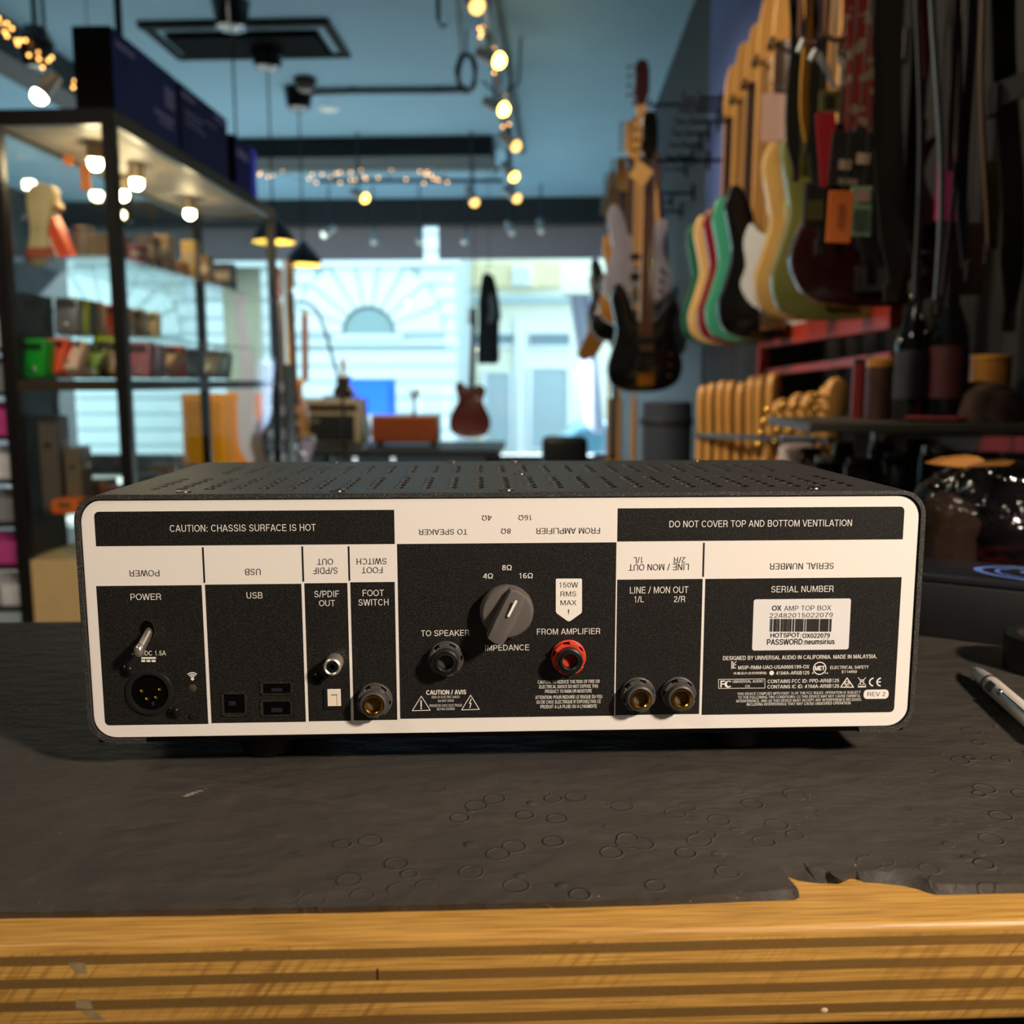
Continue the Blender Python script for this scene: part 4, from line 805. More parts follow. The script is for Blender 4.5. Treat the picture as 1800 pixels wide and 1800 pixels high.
hang(2.58, 1434, 562, 'natural ash bass guitar with gold hardware and mint pickguard in front of the black guitar', 'hanger arm holding the natural ash bass', body=M_nat, guard=M_mint, hw=GOLD, L=1.15, side=-1, fret=M_maple)
hang(2.36, 1475, 562, 'olive green bass guitar with gold hardware hanging nearest the straps', 'hanger arm holding the olive green bass', body=M_olv, hw=GOLD, L=1.15, side=-1, fret=M_rose)
hang(2.16, 1530, 535, 'dark red and brown sunburst guitar half hidden behind the hanging straps', 'hanger arm holding the sunburst guitar behind the straps', body=lac('sunburst_red', '2a0b0a', 0.25, 0.4), L=1.02, pegs=6, side=-1, shape=SING)
# empty hanger arms under the ceiling
for i in range(7):
    p = at(1222-i*7, 172+i*21, 4.15+i*0.28)
    hanger('empty black hanger arm high on the wall, number %s from the blue pier' % ('one two three four five six seven'.split()[i]), p.x-0.02, p.y, p.z, XR2, 'empty hanger arms')
# price tags on the bass
p = at(1127, 305, 4.02); t = put('price_tag', MB().add(box((0, 0, 0), (0.075, 0.002, 0.075))), mat('manila_card', 'c49a58', 0.7)); t.location = p; t.rotation_euler = (0, 0.6, 0.1)
tag(t, 'tan price tag tilted on the neck of the black bass with gold hardware', 'price tag'); put('thread', MB().add(tube([(0, 0, .036), (.0, .03, .06), (0, .075, .07)], .0012, 5)), M_plastic, t)
for (pxa, pya, pxb, pyb_, Y, c, l) in ((1340, 165, 1388, 248, 2.50, 'c9a59a', 'pale pink price card hanging on the headstock of the natural ash bass'), (1372, 170, 1390, 246, 2.30, 'd6b4ac', 'narrow pale pink card hanging on the olive green bass')):
    a, b_ = at(pxa, pya, Y), at(pxb, pyb_, Y); t = put('price_card', MB().add(box((0, 0, 0), (b_.x-a.x, 0.002, a.z-b_.z))), mat('card_'+c, c, 0.7)); t.location = (a+b_)/2; tag(t, l, 'price card'); put('thread', MB().add(tube([(0, 0, (a.z-b_.z)/2), (0, .03, (a.z-b_.z)/2+.03), (0, .085, (a.z-b_.z)/2+.05)], .0012, 5)), M_plastic, t)
# wooden necks in a rack under the guitars
def neck(label, loc, lean, L=0.62, pegs=0, yaw=0.0, group='wooden guitar necks in the rack'):
    n = thing('guitar_neck', label, 'guitar neck', loc, (0, lean, yaw), group)
    bk = [(-.030, 0), (.030, 0), (.029, L-.22), (.022, L-.19), (.024, L-.15), (.036, L-.12), (.040, L-.07), (.034, L-.02), (.012, L), (-.012, L-.004), (-.028, L-.03), (-.030, L-.09), (-.024, L-.15), (-.022, L-.19), (-.029, L-.22)]
    put('shaft', MB().add(prism(spline(bk, 3), 0.026, 0.008, 2, y0=0.026)), M_maple, n)
    for k in range(pegs): put('tuning_peg', MB().add(cyl((-0.03, 0.006, L-0.05-k*0.035), (-0.056, 0.006, L-0.05-k*0.035), 0.004, 8)).add(ball((-0.06, 0.006, L-0.05-k*0.035), 0.011, 8, (0.7, .4, 1))), GOLD, n)
    return n
ords = 'first second third fourth fifth sixth seventh eighth'.split()
for i, (px_, py_) in enumerate(((1242, 678), (1258, 674), (1276, 670), (1292, 670), (1311, 672), (1330, 662), (1346, 658), (1366, 656))):
    Y = 3.62-i*0.10; p = at(px_, py_, Y)
    neck('plain maple guitar neck standing in the rack, %s from the end beside the grey cover' % ords[i], (p.x, p.y, p.z-0.62), 0.0, yaw=0.9)
for i, (px_, py_, ln) in enumerate(((1402, 702, .25), (1430, 692, .22), (1452, 690, .2), (1468, 676, .05), (1484, 664, .08))):
    Y = 2.75-i*0.09; p = at(px_, py_, Y)
    neck('maple guitar neck with gold pegs leaning in the rack, %s after the plain ones' % ords[i], (p.x-0.6*math.sin(ln), p.y, p.z-0.62*math.cos(ln)), ln, pegs=4, yaw=0.5)
a, b_ = at(1238, 764, 3.7), at(1480, 772, 2.35)
rk = thing('neck_rack', 'black rail rack holding the upright maple necks', 'rack', (a.x+0.02, a.y, 0), 0)
dv = Vector((b_.x-a.x, b_.y-a.y, 0))
put('front_rail', MB().add(cyl((-0.06, -0.05, a.z), (dv.x-0.06, dv.y-0.05, b_.z), 0.010, 8)), M_plastic, rk)
put('tray', MB().add(([(-0.10, 0, a.z-0.47), (0.14, 0, a.z-0.47), (dv.x+0.14, dv.y, b_.z-0.54), (dv.x-0.10, dv.y, b_.z-0.54), (-0.10, 0, a.z-0.49), (0.14, 0, a.z-0.49), (dv.x+0.14, dv.y, b_.z-0.56), (dv.x-0.10, dv.y, b_.z-0.56)], [(0, 1, 2, 3), (7, 6, 5, 4), (0, 4, 5, 1), (1, 5, 6, 2), (2, 6, 7, 3), (3, 7, 4, 0)])), M_plastic, rk)
for q in (0.02, 0.98): put('leg', MB().add(box2((dv.x*q+0.10, dv.y*q-0.02, 0), (dv.x*q+0.13, dv.y*q+0.02, a.z-0.47))), M_plastic, rk)
# red steel frame on the wall
M_rs = mat('orange_red_steel', 'a83018', 0.45, var=0.1)
a0, a1 = at(1342, 598, 3.3), at(1575, 556, 2.25); c0, c1 = at(1345, 656, 3.3), at(1572, 627, 2.25)
rf = thing('red_steel_rack', 'orange red steel rack on the wall above the maple necks', 'frame', (a0.x, a0.y, a0.z), 0)
rel = lambda q: q-a0
def beam(p, q, hgt, t): 
    d = (q-p); n = Vector((d.y, -d.x, 0)).normalized()*t/2; u = Vector((0, 0, hgt/2))
    return [tuple(s) for s in (p-n-u, p+n-u, p+n+u, p-n+u, q-n-u, q+n-u, q+n+u, q-n+u)], [(0, 1, 2, 3), (7, 6, 5, 4), (0, 4, 5, 1), (1, 5, 6, 2), (2, 6, 7, 3), (3, 7, 4, 0)]
put('upper_beam', MB().add(beam(rel(a0), rel(a1), 0.055, 0.03)), M_rs, rf); put('lower_rail', MB().add(beam(rel(c0), rel(c1), 0.022, 0.02)), M_rs, rf)
put('post', MB().add(box2((-0.016, -0.016, -a0.z), (0.016, 0.016, 0.02))), M_rs, rf)
a, b_ = at(1640, 781, 2.1), at(1860, 781, 1.62); r2 = thing('red_steel_rail', 'dark red steel rail on the wall below the shelf of bottles', 'rail', a, 0)
put('bar', MB().add(beam(Vector((0, 0, 0)), b_-a, 0.028, 0.02)), mat('dark_red_steel', '7a1c14', 0.45), r2)
# ------------------------------------------------------------------ shelf with bottles
sh0 = at(1424, 744, 1.86); sz = sh0.z
shelf = thing('wall_shelf', 'dark grey wall shelf carrying the bottles and mugs', 'shelf', (sh0.x, 1.86, sz), 0)
put('board', MB().add(box2((0, 0, -0.018), (XR-sh0.x, 0.36, 0), 0.002)), mat('dark_grey_board', '35352f', 0.5), shelf)
put('bracket', MB().add(box2((XR-sh0.x-0.02, 0.1, -0.14), (XR-sh0.x, 0.12, -0.018))), M_plastic, shelf)
def onshelf(px_, Y): p = at(px_, 700, Y); return (p.x, Y, sz)
def bottle(label, loc, lab, hgt=0.285, r=0.034):
    b = thing('glass_bottle', label, 'bottle', loc, 0, 'dark bottles on the wall shelf')
    put('glass_body', MB().add(lathe([(0, 0.001), (r*.9, 0.001), (r, 0.006), (r, hgt*.55), (r*.85, hgt*.64), (r*.42, hgt*.78), (r*.36, hgt*.93), (r*.44, hgt*.94), (r*.44, hgt*.96), (0, hgt*.96)], 28)), mat('dark_bottle_glass', '0b0c0e', 0.08, coat=0.5), b)
    put('label', MB().add(lathe([(r+0.0006, hgt*.16), (r+0.0006, hgt*.50)], 28)), lab, b)
    put('cap', MB().add(lathe([(r*.46, hgt*.90), (r*.46, hgt*.995), (0, hgt)], 20)), mat('bottle_cap', '24201c', 0.4), b)
bottle('dark glass bottle with grey and blue label, beside the brown canister on the shelf', onshelf(1600, 1.96), mat('label_grey_blue', '26282f', 0.6, var=0.7, scale=45))
bottle('dark glass bottle with red patched label standing in front of the brass coloured drum', onshelf(1662, 1.93), mat('label_red_patch', '3c1014', 0.6, var=0.9, scale=28), 0.30, 0.038)
cn = thing('lidded_canister', 'brown patterned canister with wooden lid on the wall shelf', 'canister', onshelf(1545, 2.04))
put('can', MB().add(lathe([(0, 0), (0.028, 0), (0.028, 0.115), (0, 0.115)], 24)), mat('brown_pattern', '3a2420', 0.4, var=0.6, scale=60), cn); put('lid', MB().add(lathe([(0.0285, 0.112), (0.029, 0.126), (0.02, 0.130), (0, 0.131)], 24)), M_tan, cn)
cn = thing('red_tin', 'slim dark red tin standing left of the brown canister on the shelf', 'tin', onshelf(1512, 2.1))
put('can', MB().add(lathe([(0, 0), (0.019, 0), (0.019, 0.12), (0, 0.12)], 20)), mat('tin_red', '5e1616', 0.35, var=0.3), cn); put('lid', MB().add(lathe([(0.0195, 0.118), (0.0195, 0.13), (0, 0.131)], 20)), M_brn, cn)
cn = thing('small_drum', 'amber coloured small drum standing behind the camouflage cap', 'drum', onshelf(1738, 2.12))
put('shell', MB().add(lathe([(0, 0), (0.041, 0), (0.041, 0.135), (0.038, 0.137), (0, 0.133)], 28)), mat('brass_paint', '9a6a2a', 0.35, 0.3, var=0.2), cn); put('hoop', MB().add(lathe([(0.041, 0.128), (0.043, 0.129), (0.043, 0.137), (0.041, 0.138)], 28)), M_tan, cn)
cp = thing('camouflage_cap', 'dark green and red camouflage cap lying on the wall shelf', 'cap', onshelf(1722, 1.95))
v, f = lathe([(0, 0.082), (0.04, 0.078), (0.075, 0.056), (0.088, 0.02), (0.09, 0.002), (0.085, 0.001)], 28); mcap = mat('camo_cloth', '3a2a22', 0.85, var=0.8, scale=26, bump=0.2)
put('crown', MB().add(([(x, y*0.95, z) for x, y, z in v], f)), mcap, cp)
vz = [(-0.06+0.12*i/12, 0) for i in range(13)]; bl = [(-0.075-0.085*math.sin(PI*i/12), -0.075+0.15*i/12) for i in range(13)]
put('visor', MB().add(prism([(x, z) for x, z in [(-0.05, -0.07)] + bl + [(-0.05, 0.07)]], 0.005)), mat('visor_red', '7a2420', 0.8, var=0.4, scale=30), cp, rot=(PI/2, 0, 0), loc=(0, 0, 0.012))
# jars and accessories in the gloom under the shelf
dk = [('141518', 'black'), ('3a2622', 'brown'), ('26282c', 'charcoal'), ('4a4a4e', 'grey'), ('2c1a18', 'dark brown'), ('34302c', 'dark taupe')]
low = thing('low_cabinet', 'black low cabinet against the wall under the shelf of bottles', 'cabinet', (0.50, 1.55, 0), 0)
lz = at(1500, 905, 1.9).z
put('carcass', MB().add(box2((0, 0, 0), (XR-0.52, 0.74, lz-0.02), 0.004)), M_dark, low); put('top', MB().add(box2((-0.015, -0.015, lz-0.02), (XR-0.52, 0.74, lz), 0.003)), M_plastic, low)
for i, (px_, Y, r, h, c) in enumerate(((1422, 2.22, .030, .115, 1), (1452, 2.15, .034, .10, 0), (1478, 2.2, .026, .13, 2), (1510, 2.05, .036, .105, 5), (1545, 2.2, .030, .15, 3), (1572, 2.0, .030, .12, 0), (1606, 2.15, .032, .14, 2), (1640, 2.05, .034, .13, 4), (1686, 2.1, .036, .12, 0), (1726, 2.0, .034, .13, 3))):
    p = at(px_, 880, Y); j = thing('accessory_jar', '%s jar under the shelf, %s in its row from the maple necks' % (dk[c][1], (ords+['ninth', 'tenth'])[i]), 'jar', (p.x, Y, lz), 0, 'jars under the shelf')
    put('jar_body', MB().add(lathe([(0, 0), (r, 0), (r, h*.8), (r*.8, h*.88), (0, h*.88)], 18)), mat('jar_'+dk[c][1], dk[c][0], 0.2, var=0.4, scale=50), j); put('lid', MB().add(lathe([(r*.82, h*.86), (r*.84, h), (0, h)], 18)), NICK if i % 3 == 1 else M_plastic, j)
p = at(1400, 815, 2.25); bgm = thing('printed_pouch', 'white and pink printed pouch standing at the foot of the maple necks', 'pouch', (p.x, 2.25, lz), 0)
put('sack', MB().add(box((0, 0, (p.z+.05-lz)/2), (0.085, 0.05, p.z+.05-lz), 0.02, 3)), mat('pouch_white', 'b8a8a8', 0.4, var=0.5, scale=30), bgm); put('seal', MB().add(box((0, 0, p.z+.058-lz), (0.08, 0.006, 0.02))), mat('pouch_blue', '9ab0c0', 0.4), bgm)
# clear bag with dark contents behind the flat box
bq = at(1700, 1000, 1.0); bg_ = thing('clear_plastic_bag', 'clear plastic bag with dark and brown contents behind the flat black box', 'bag', (bq.x+0.02, 1.02, bq.z-0.02), 0)
def blob(c, s, seed, n=20, amp=0.10):
    rr = random.Random(seed); ph = [rr.uniform(0, 6) for _ in range(6)]
    v, f = ball((0, 0, 0), 1, n)
    o = []
    for x, y, z in v:
        k = 1+amp*(math.sin(3*x+ph[0])+math.sin(4*z+ph[1])*0.7+math.sin(5*y+ph[2]+2*z)*0.6)
        o.append((c[0]+x*s[0]*k, c[1]+y*s[1]*k, c[2]+max(z*k, -0.92)*s[2]))
    return o, f
M_film = glass('clear_film', (0.80, 0.78, 0.75), 1.0, 0.12, 0.08, 22)
put('film', MB().add(blob((0.01, 0, 0.068), (0.098, 0.07, 0.070), 4, 48, .07)), M_film, bg_)
put('contents', MB().add(blob((0.045, 0.0, 0.056), (0.052, 0.045, 0.052), 9, 30, .17)), mat('dark_cloth', '18121a', 1.0, var=0.5, spec=.1), bg_)
put('tan_lining', MB().add(blob((-0.018, 0.010, 0.045), (0.036, 0.030, 0.044), 5, 30, .22)), mat('tan_cloth', '3c2e26', 1.0, var=0.6, spec=.1), bg_)
put('header_card', MB().add(prism([(-.058, .131), (-.042, .137), (-.014, .140), (.0, .132), (.026, .135), (.018, .130), (-.034, .128)], .03, .001, 1, y0=.015)), mat('ochre_card', 'b0742a', 0.6), bg_, label='ochre header card')
stz = thing('side_bench', 'black bench behind the counter carrying the clear plastic bag', 'bench', (bq.x-0.16, 0.93, 0), 0)
put('bench_top', MB().add(box2((0, 0, bq.z-0.06), (0.50, 0.34, bq.z-0.022), 0.003)), M_dark, stz)
for lx in (0.02, 0.44):
    for ly in (0.02, 0.28): put('leg', MB().add(box2((lx, ly, 0), (lx+0.04, ly+0.04, bq.z-0.06))), M_dark, stz)
for i, (pxa, pxb, Y, c, l, hh) in enumerate(((1716, 1800, 0.965, 'a02420', 'red cardboard packet in front of the clear plastic bag', 0.016), (1612, 1668, 0.955, 'a08040', 'golden brown packet in front of the clear plastic bag', 0.012))):
    a, b_ = at(pxa, 990, Y), at(pxb, 990, Y); t = put('packet', MB().add(box2((0, 0, 0), (b_.x-a.x, 0.02, hh), 0.002))
        .add(box2((0.004, -0.0006, 0.002), ((b_.x-a.x)*.5, 0, hh*.8))), mat('packet_'+c, c, 0.5, var=0.2)); t.location = (a.x, Y-0.022, bq.z-0.022); tag(t, l, 'packet')
# ------------------------------------------------------------------ straps, cables and cards on the wall rail
rz = at(1600, -300, 1.6).z
rail = thing('strap_rail', 'black rail above the hanging guitar straps', 'rail', (0.40, 1.9, rz), 0)
for q in range(9): put('bar', MB().add(cyl((-.04, -.42+q*.075, 0), (XR-0.40, -.42+q*.075, 0), 0.010, 10)), mat('black_steel', '101114', 0.4, 0.6), rail)
put('wall_bracket', MB().add(box2((XR-0.42, -0.42, -0.03), (XR-0.40, 0.05, 0.03))), mat('black_steel', '101114', 0.4, 0.6), rail)
def strap(label, px_, y1, wpx, Y, m, sway=0.0, yaw=0.3, wave=0.006, tail=True, grp='guitar straps on the rail', lean=0):
    p = at(px_, y1, Y); q0 = at(px_+lean, 0, Y); wd = wpx*Y/FPX; top = rz-0.0
    o = thing('guitar_strap', label, 'strap', (p.x, Y, p.z), 0, grp)
    n = 16; H_h = top-p.z; pts = []; dx = (q0.x-p.x)*(H_h/max(0.05, q0.z-p.z))
    for i in range(n+1):
        u = i/n; pts.append((dx*u+wave*math.sin(u*7+px_), sway*math.sin(u*3)+wave*math.sin(u*5+px_*.3), H_h*u))
    wl = [wd*(0.35+0.65*min(1, i/2.0)) if tail else wd for i in range(n+1)]
    put('webbing', MB().add(ribbon(pts, (math.cos(yaw), math.sin(yaw), 0), wl, 0.004)), m, o)
    put('end_tab', MB().add(box((0, -0.004, -0.006), (wd*0.5, 0.006, 0.035), 0.002)), mat('dark_leather', '1c120e', 0.6), o)
    return o
def floral():
    mt = bpy.data.materials.new('red_woven_pattern'); mt.use_nodes = True; nt = mt.node_tree; b = nt.nodes['Principled BSDF']; b.inputs['Roughness'].default_value = 0.8
    tc = nt.nodes.new('ShaderNodeTexCoord'); vo = nt.nodes.new('ShaderNodeTexVoronoi'); vo.inputs['Scale'].default_value = 55
    nt.links.new(tc.outputs['Object'], vo.inputs['Vector']); sp = nt.nodes.new('ShaderNodeSeparateXYZ'); nt.links.new(tc.outputs['Object'], sp.inputs[0])
    wv = nt.nodes.new('ShaderNodeMath'); wv.operation = 'SINE'; ml = nt.nodes.new('ShaderNodeMath'); ml.operation = 'MULTIPLY'; ml.inputs[1].default_value = 130
    nt.links.new(sp.outputs['Z'], ml.inputs[0]); nt.links.new(ml.outputs[0], wv.inputs[0])
    ad = nt.nodes.new('ShaderNodeMath'); ad.operation = 'MULTIPLY_ADD'; ad.inputs[1].default_value = 0.16; nt.links.new(wv.outputs[0], ad.inputs[0]); nt.links.new(vo.outputs['Distance'], ad.inputs[2])
    r = nt.nodes.new('ShaderNodeValToRGB'); r.color_ramp.elements[0].position = 0.36; r.color_ramp.elements[1].position = 0.44
    r.color_ramp.elements[0].color = (*lin('8a7a5e'), 1); r.color_ramp.elements[1].color = (*lin('7c1c12'), 1)
    nt.links.new(ad.outputs[0], r.inputs[0]); nt.links.new(r.outputs[0], b.inputs['Base Color']); return mt
M_sb = mat('black_webbing', '0b0a08', 0.85, var=0.2, scale=80); M_sbr = mat('brown_black_leather', '17120c', 0.7, var=0.2); M_sg = mat('grey_webbing', '4a4e52', 0.6, var=0.2); M_sy = mat('yellow_webbing', 'b88020', 0.7); M_sp = mat('plum_webbing', '2e1e24', 0.7)
strap('red woven guitar strap with cream flower pattern hanging from the rail', 1508, 236, 42, 1.62, floral(), tail=False, yaw=0.1)
strap('wide brown black leather strap hanging next to the red woven strap', 1566, 508, 52, 1.66, M_sbr, yaw=0.15)
strap('black webbing strap directly behind the wide leather strap', 1612, 470, 34, 1.78, M_sb, yaw=0.4)
strap('narrow grey strap edge hanging just past the wide leather strap', 1614, 526, 9, 1.60, M_sg, yaw=0.5, tail=False)
strap('pale grey strap edge with bright end above the red labelled bottle', 1646, 528, 12, 1.55, mat('pale_grey_webbing', '6e7a82', 0.5), yaw=0.5, tail=False)
strap('plum black strap curving past the magenta packet', 1664, 520, 9, 1.58, M_sp, yaw=0.5, tail=False, lean=22)
strap('dark plum strap hanging over the magenta packet', 1676, 300, 14, 1.56, M_sp, yaw=0.5, tail=False)
strap('black strap with grey edge right of the magenta packet', 1700, 470, 22, 1.60, mat('slate_webbing', '2a2c32', 0.6), yaw=0.4)
strap('slim tan strap edge hanging before the olive packet', 1730, 440, 8, 1.54, mat('tan_webbing', '5a4630', 0.7), yaw=0.6, tail=False)
strap('black strap hanging behind the olive packet near the grey bracket', 1772, 560, 46, 1.72, M_sb, yaw=0.3)
strap('yellow strap hanging beside the black pouch', 1417, 252, 16, 1.98, M_sy, yaw=0.5)
strap('black strap hanging behind the yellow strap', 1398, 300, 26, 2.08, M_sb, yaw=0.3)
strap('black strap between the yellow strap and the red card', 1440, 430, 34, 2.02, M_sb, yaw=0.2)
strap('long black strap ending above the red steel frame', 1530, 480, 40, 1.86, M_sb, yaw=0.2)
strap('red and black narrow strap behind the wide leather strap', 1622, 150, 14, 1.70, mat('red_black_webbing', '5a161c', 0.7, var=0.8, scale=60), yaw=0.4)
# hanging cards and packets
def card(label, pa, pb2, Y, c, cat='hang card', name='hang_card', t=0.003, roll=0.0, extra=None, yaw=0.05):
    a, b_ = at(*pa, Y), at(*pb2, Y); w2, h2 = abs(b_.x-a.x), abs(a.z-b_.z)
    o = thing(name, label, cat, (a+b_)/2, (0, roll, yaw))
    put('card', MB().add(box((0, 0, 0), (w2, t, h2), min(t*0.3, 0.002))), mat('card_'+c, c, 0.6, var=0.12, scale=40), o)
    put('loop', MB().add(tube([(0, 0, h2/2-0.005), (0.006, 0, h2/2+0.03), (0.0, 0.004, rz-(a.z+b_.z)/2)], 0.0012, 5)), M_plastic, o)
    if extra:
        for (u0, v0, u1, v1, cc, nm) in extra: put(nm, MB().add(box(((u0+u1-1)*w2/2, -t/2-0.0006, (1-v0-v1)*h2/2), ((u1-u0)*w2, 0.001, (v1-v0)*h2))), mat('print_'+cc, cc, 0.6, var=0.1), o)
    return o
card('red card hanging beside the red woven strap', (1440, 198), (1470, 328), 1.72, 'a0141c', roll=-0.12)
card('black hang card with two cream squares below the red woven strap', (1460, 232), (1532, 328), 1.58, '1c1812', roll=0.06, extra=[(.22, .52, .50, .70, 'b09880', 'printed_square'), (.62, .38, .92, .58, 'c8ac90', 'printed_square'), (.25, .86, .7, .97, '8a7a64', 'printed_line')])
card('bright orange hang card with dark print in the middle', (1456, 336), (1496, 427), 1.52, 'd86a14', roll=0.03, extra=[(.38, .25, .62, .68, 'a04a0c', 'printed_motif')])
card('pale green hang card with barcode next to the orange card', (1496, 328), (1530, 416), 1.56, '7a9a78', extra=[(.15, .45, .85, .85, '4a5a4a', 'barcode'), (.3, .05, .85, .3, 'b08a80', 'printed_line')])
card('black and yellow hang card above the red card', (1440, 160), (1474, 198), 1.76, '5a5620', extra=[(.25, .2, .75, .8, '14120c', 'printed_square')])
card('black strap pouch with small yellow print beside the orange card', (1414, 322), (1450, 400), 1.80, '15140f', 'pouch', 'strap_pouch', 0.012, extra=[(.1, .4, .85, .85, '4a441e', 'printed_line')])
card('blue packet hanging behind the narrow grey strap', (1592, 336), (1618, 432), 1.80, '144a78', 'packet', 'hanging_packet', 0.012)
card('magenta packet hanging behind the dark plum strap', (1650, 270), (1692, 390), 1.76, '96245e', 'packet', 'hanging_packet', 0.012)
card('purple printed packet below the magenta packet', (1618, 395), (1660, 440), 1.82, '2e1c34', 'packet', 'hanging_packet', 0.012)
card('olive yellow packet hanging near the wall', (1732, 282), (1752, 438), 1.74, '3e3c14', 'packet', 'hanging_packet', 0.012)
card('dark brown leather pouch below the magenta packet', (1668, 392), (1722, 518), 1.70, '2a170e', 'pouch', 'leather_pouch', 0.02)
card('black perforated pouch between leather strap and blue packet', (1592, 210), (1622, 318), 1.84, '26221f', 'packet', 'hanging_packet', 0.012)
# looped brown leads with white plugs
def lead(label, px_, Y, wpx, yb, c='6a4634'):
    p = at(px_, yb, Y); wd = wpx*Y/FPX/2; o = thing('coiled_lead', label, 'lead', (p.x, Y, p.z), 0, 'brown leads on the rail'); hh = rz-p.z
    pts = [(-wd*0.9, 0, hh)] + [(-wd, 0, 0.06)] + [(wd*math.cos(a), 0, wd*math.sin(a)+0.02) for a in [PI+PI*k/8 for k in range(9)]] + [(wd, 0.01, 0.06), (wd*0.9, 0.01, hh)]
    put('cable', MB().add(tube(pts, 0.0045, 7)), mat('lead_'+c, c, 0.5), o); return o
lead('brown looped lead, the one nearer the yellow strap', 1424, 1.80, 36, 78); lead('brown looped lead beside the red woven strap', 1470, 1.74, 36, 72)
for i, (pa, pb2, l) in enumerate((((1403, 92), (1412, 70), 'white plug end hanging below the nearer brown lead'), ((1424, 106), (1434, 88), 'white plug end hanging in front of the grey strap tails'))):
    a, b_ = at(*pa, 1.7), at(*pb2, 1.7); o = thing('plug_end', l, 'plug', a, 0); put('sleeve', MB().add(cyl((0, 0, 0), b_-a, 0.005, 12)), mat('white_sleeve', 'c8d4d8', 0.3), o); put('lead_tail', MB().add(tube([b_-a, (b_-a)*1.6+Vector((0, 0, .03)), (b_-a)*1.2+Vector((0, 0, rz-b_.z))], 0.003, 6)), M_brn, o)
for i, (pa, pb2, l) in enumerate((((1432, 92), (1476, 158), 'grey white strap tail crossing towards the red woven strap'), ((1474, 96), (1486, 150), 'shorter grey white strap tail behind the crossing one'))):
    a, b_ = at(*pa, 1.75), at(*pb2, 1.75); o = thing('strap_tail', l, 'strap tail', a, 0); d = b_-a
    put('leather', MB().add(ribbon([d*k/6+Vector((0.004*math.sin(k), 0, rz-a.z if k == 0 and 0 else 0)) for k in range(7)], (0.6, 0, 0.75), [0.012, .014, .014, .013, .011, .008, .004], 0.003)), mat('white_leather', '8c8a8a', 0.5), o)
    put('hook', MB().add(tube([(0, 0, 0), (0.01, 0.01, 0.05), (0.0, 0.0, rz-a.z)], 0.0025, 6)), M_plastic, o)
br = at(1748, 170, 1.5); o = thing('grey_bracket', 'grey slanted steel bracket reaching from the wall past the straps', 'bracket', br, 0)
e_ = at(1830, 135, 1.5)-br; put('arm', MB().add(beam(Vector((0, 0, 0)), Vector((e_.x*1.6, 0, e_.z*1.6)), 0.035, 0.025)), mat('grey_steel', '58585a', 0.5), o); put('end_cap', MB().add(box((0.0, 0, -0.006), (0.012, 0.03, 0.045), 0.002)), M_plastic, o)
def sheer(name, c, f):        # cloth or film that lets the daylight through
    mt = mat(name, c, 0.6, var=0.05, scale=4); nt = mt.node_tree; b = nt.nodes['Principled BSDF']; out = nt.nodes['Material Output']
    t = nt.nodes.new('ShaderNodeBsdfTranslucent'); t.inputs[0].default_value = (*lin(c), 1); mx = nt.nodes.new('ShaderNodeMixShader'); mx.inputs[0].default_value = f
    nt.links.new(b.outputs[0], mx.inputs[1]); nt.links.new(t.outputs[0], mx.inputs[2]); nt.links.new(mx.outputs[0], out.inputs[0]); return mt
# ------------------------------------------------------------------ glass display cabinet
M_cab = mat('cabinet_black_steel', '171414', 0.4, 0.3, var=0.1); M_cg = glass('cabinet_glass', (0.96, 0.985, 0.975), 1.0)
CX0, CX1, CY0, CY1 = -1.665, -1.285, 2.8, 4.42
czt = at(215, 190, CY0).z; z1s, z2s = at(150, 448, CY0).z, at(150, 668, CY0).z; z3s = at(150, 905, CY0).z
cab = thing('display_cabinet', 'tall black framed glass cabinet full of colourful effects pedals', 'display cabinet', (CX0, CY0, 0), 0)
cw, cl = CX1-CX0, CY1-CY0; pt = 0.036
for x in (0, cw-pt):
    for y in (0, cl-pt): put('post', MB().add(box2((x, y, 0), (x+pt, y+pt, czt), 0.002)), M_cab, cab)
put('top_panel', MB().add(box2((0, 0, czt-0.035), (cw, cl, czt), 0.002)), mat('cabinet_top', '8f857a', 0.6), cab)
tr = MB()
for a, b_ in (((0, -0.002, czt-0.045), (cw, 0.02, czt+0.001)), ((cw-0.02, 0, czt-0.045), (cw+0.002, cl, czt+0.001)), ((-0.002, 0, czt-0.045), (0.02, cl, czt+0.001)), ((0, cl-0.02, czt-0.045), (cw, cl+0.002, czt+0.001))): tr.add(box2(a, b_))
put('top_rail', tr, M_cab, cab)
for i, z in enumerate((z1s-CY0*0, z2s, z3s)):
    if i == 1: put('shelf', MB().add(box2((0.01, 0.01, z-0.032), (cw-0.01, cl-0.01, z), 0.001)), mat('dark_shelf', '3a2e20', 0.4), cab)
    else: put('glass_shelf', MB().add(box2((0.01, 0.01, z-0.008), (cw-0.01, cl-0.01, z), 0.001)), M_cg, cab)
put('plinth', MB().add(box2((0.005, 0.005, 0), (cw-0.005, cl-0.005, 0.60), 0.002)), mat('pale_birch', 'c8ab78', 0.5, var=0.1), cab)
for nm, a, b_ in (('glass_side', (cw-0.012, pt, 0.60), (cw-0.008, cl-pt, czt-0.045)), ('glass_door', (pt, 0.008, 0.60), (cw-pt, 0.012, czt-0.045)), ('glass_side', (0.008, pt, 0.60), (0.012, cl-pt, czt-0.045))):
    put(nm, MB().add(box2(a, b_)), M_cg, cab)
M_bulb = mat('warm_bulb', 'ffe9b0', 0.4, var=0.01, emit=165, emitcol='ffe4b0')
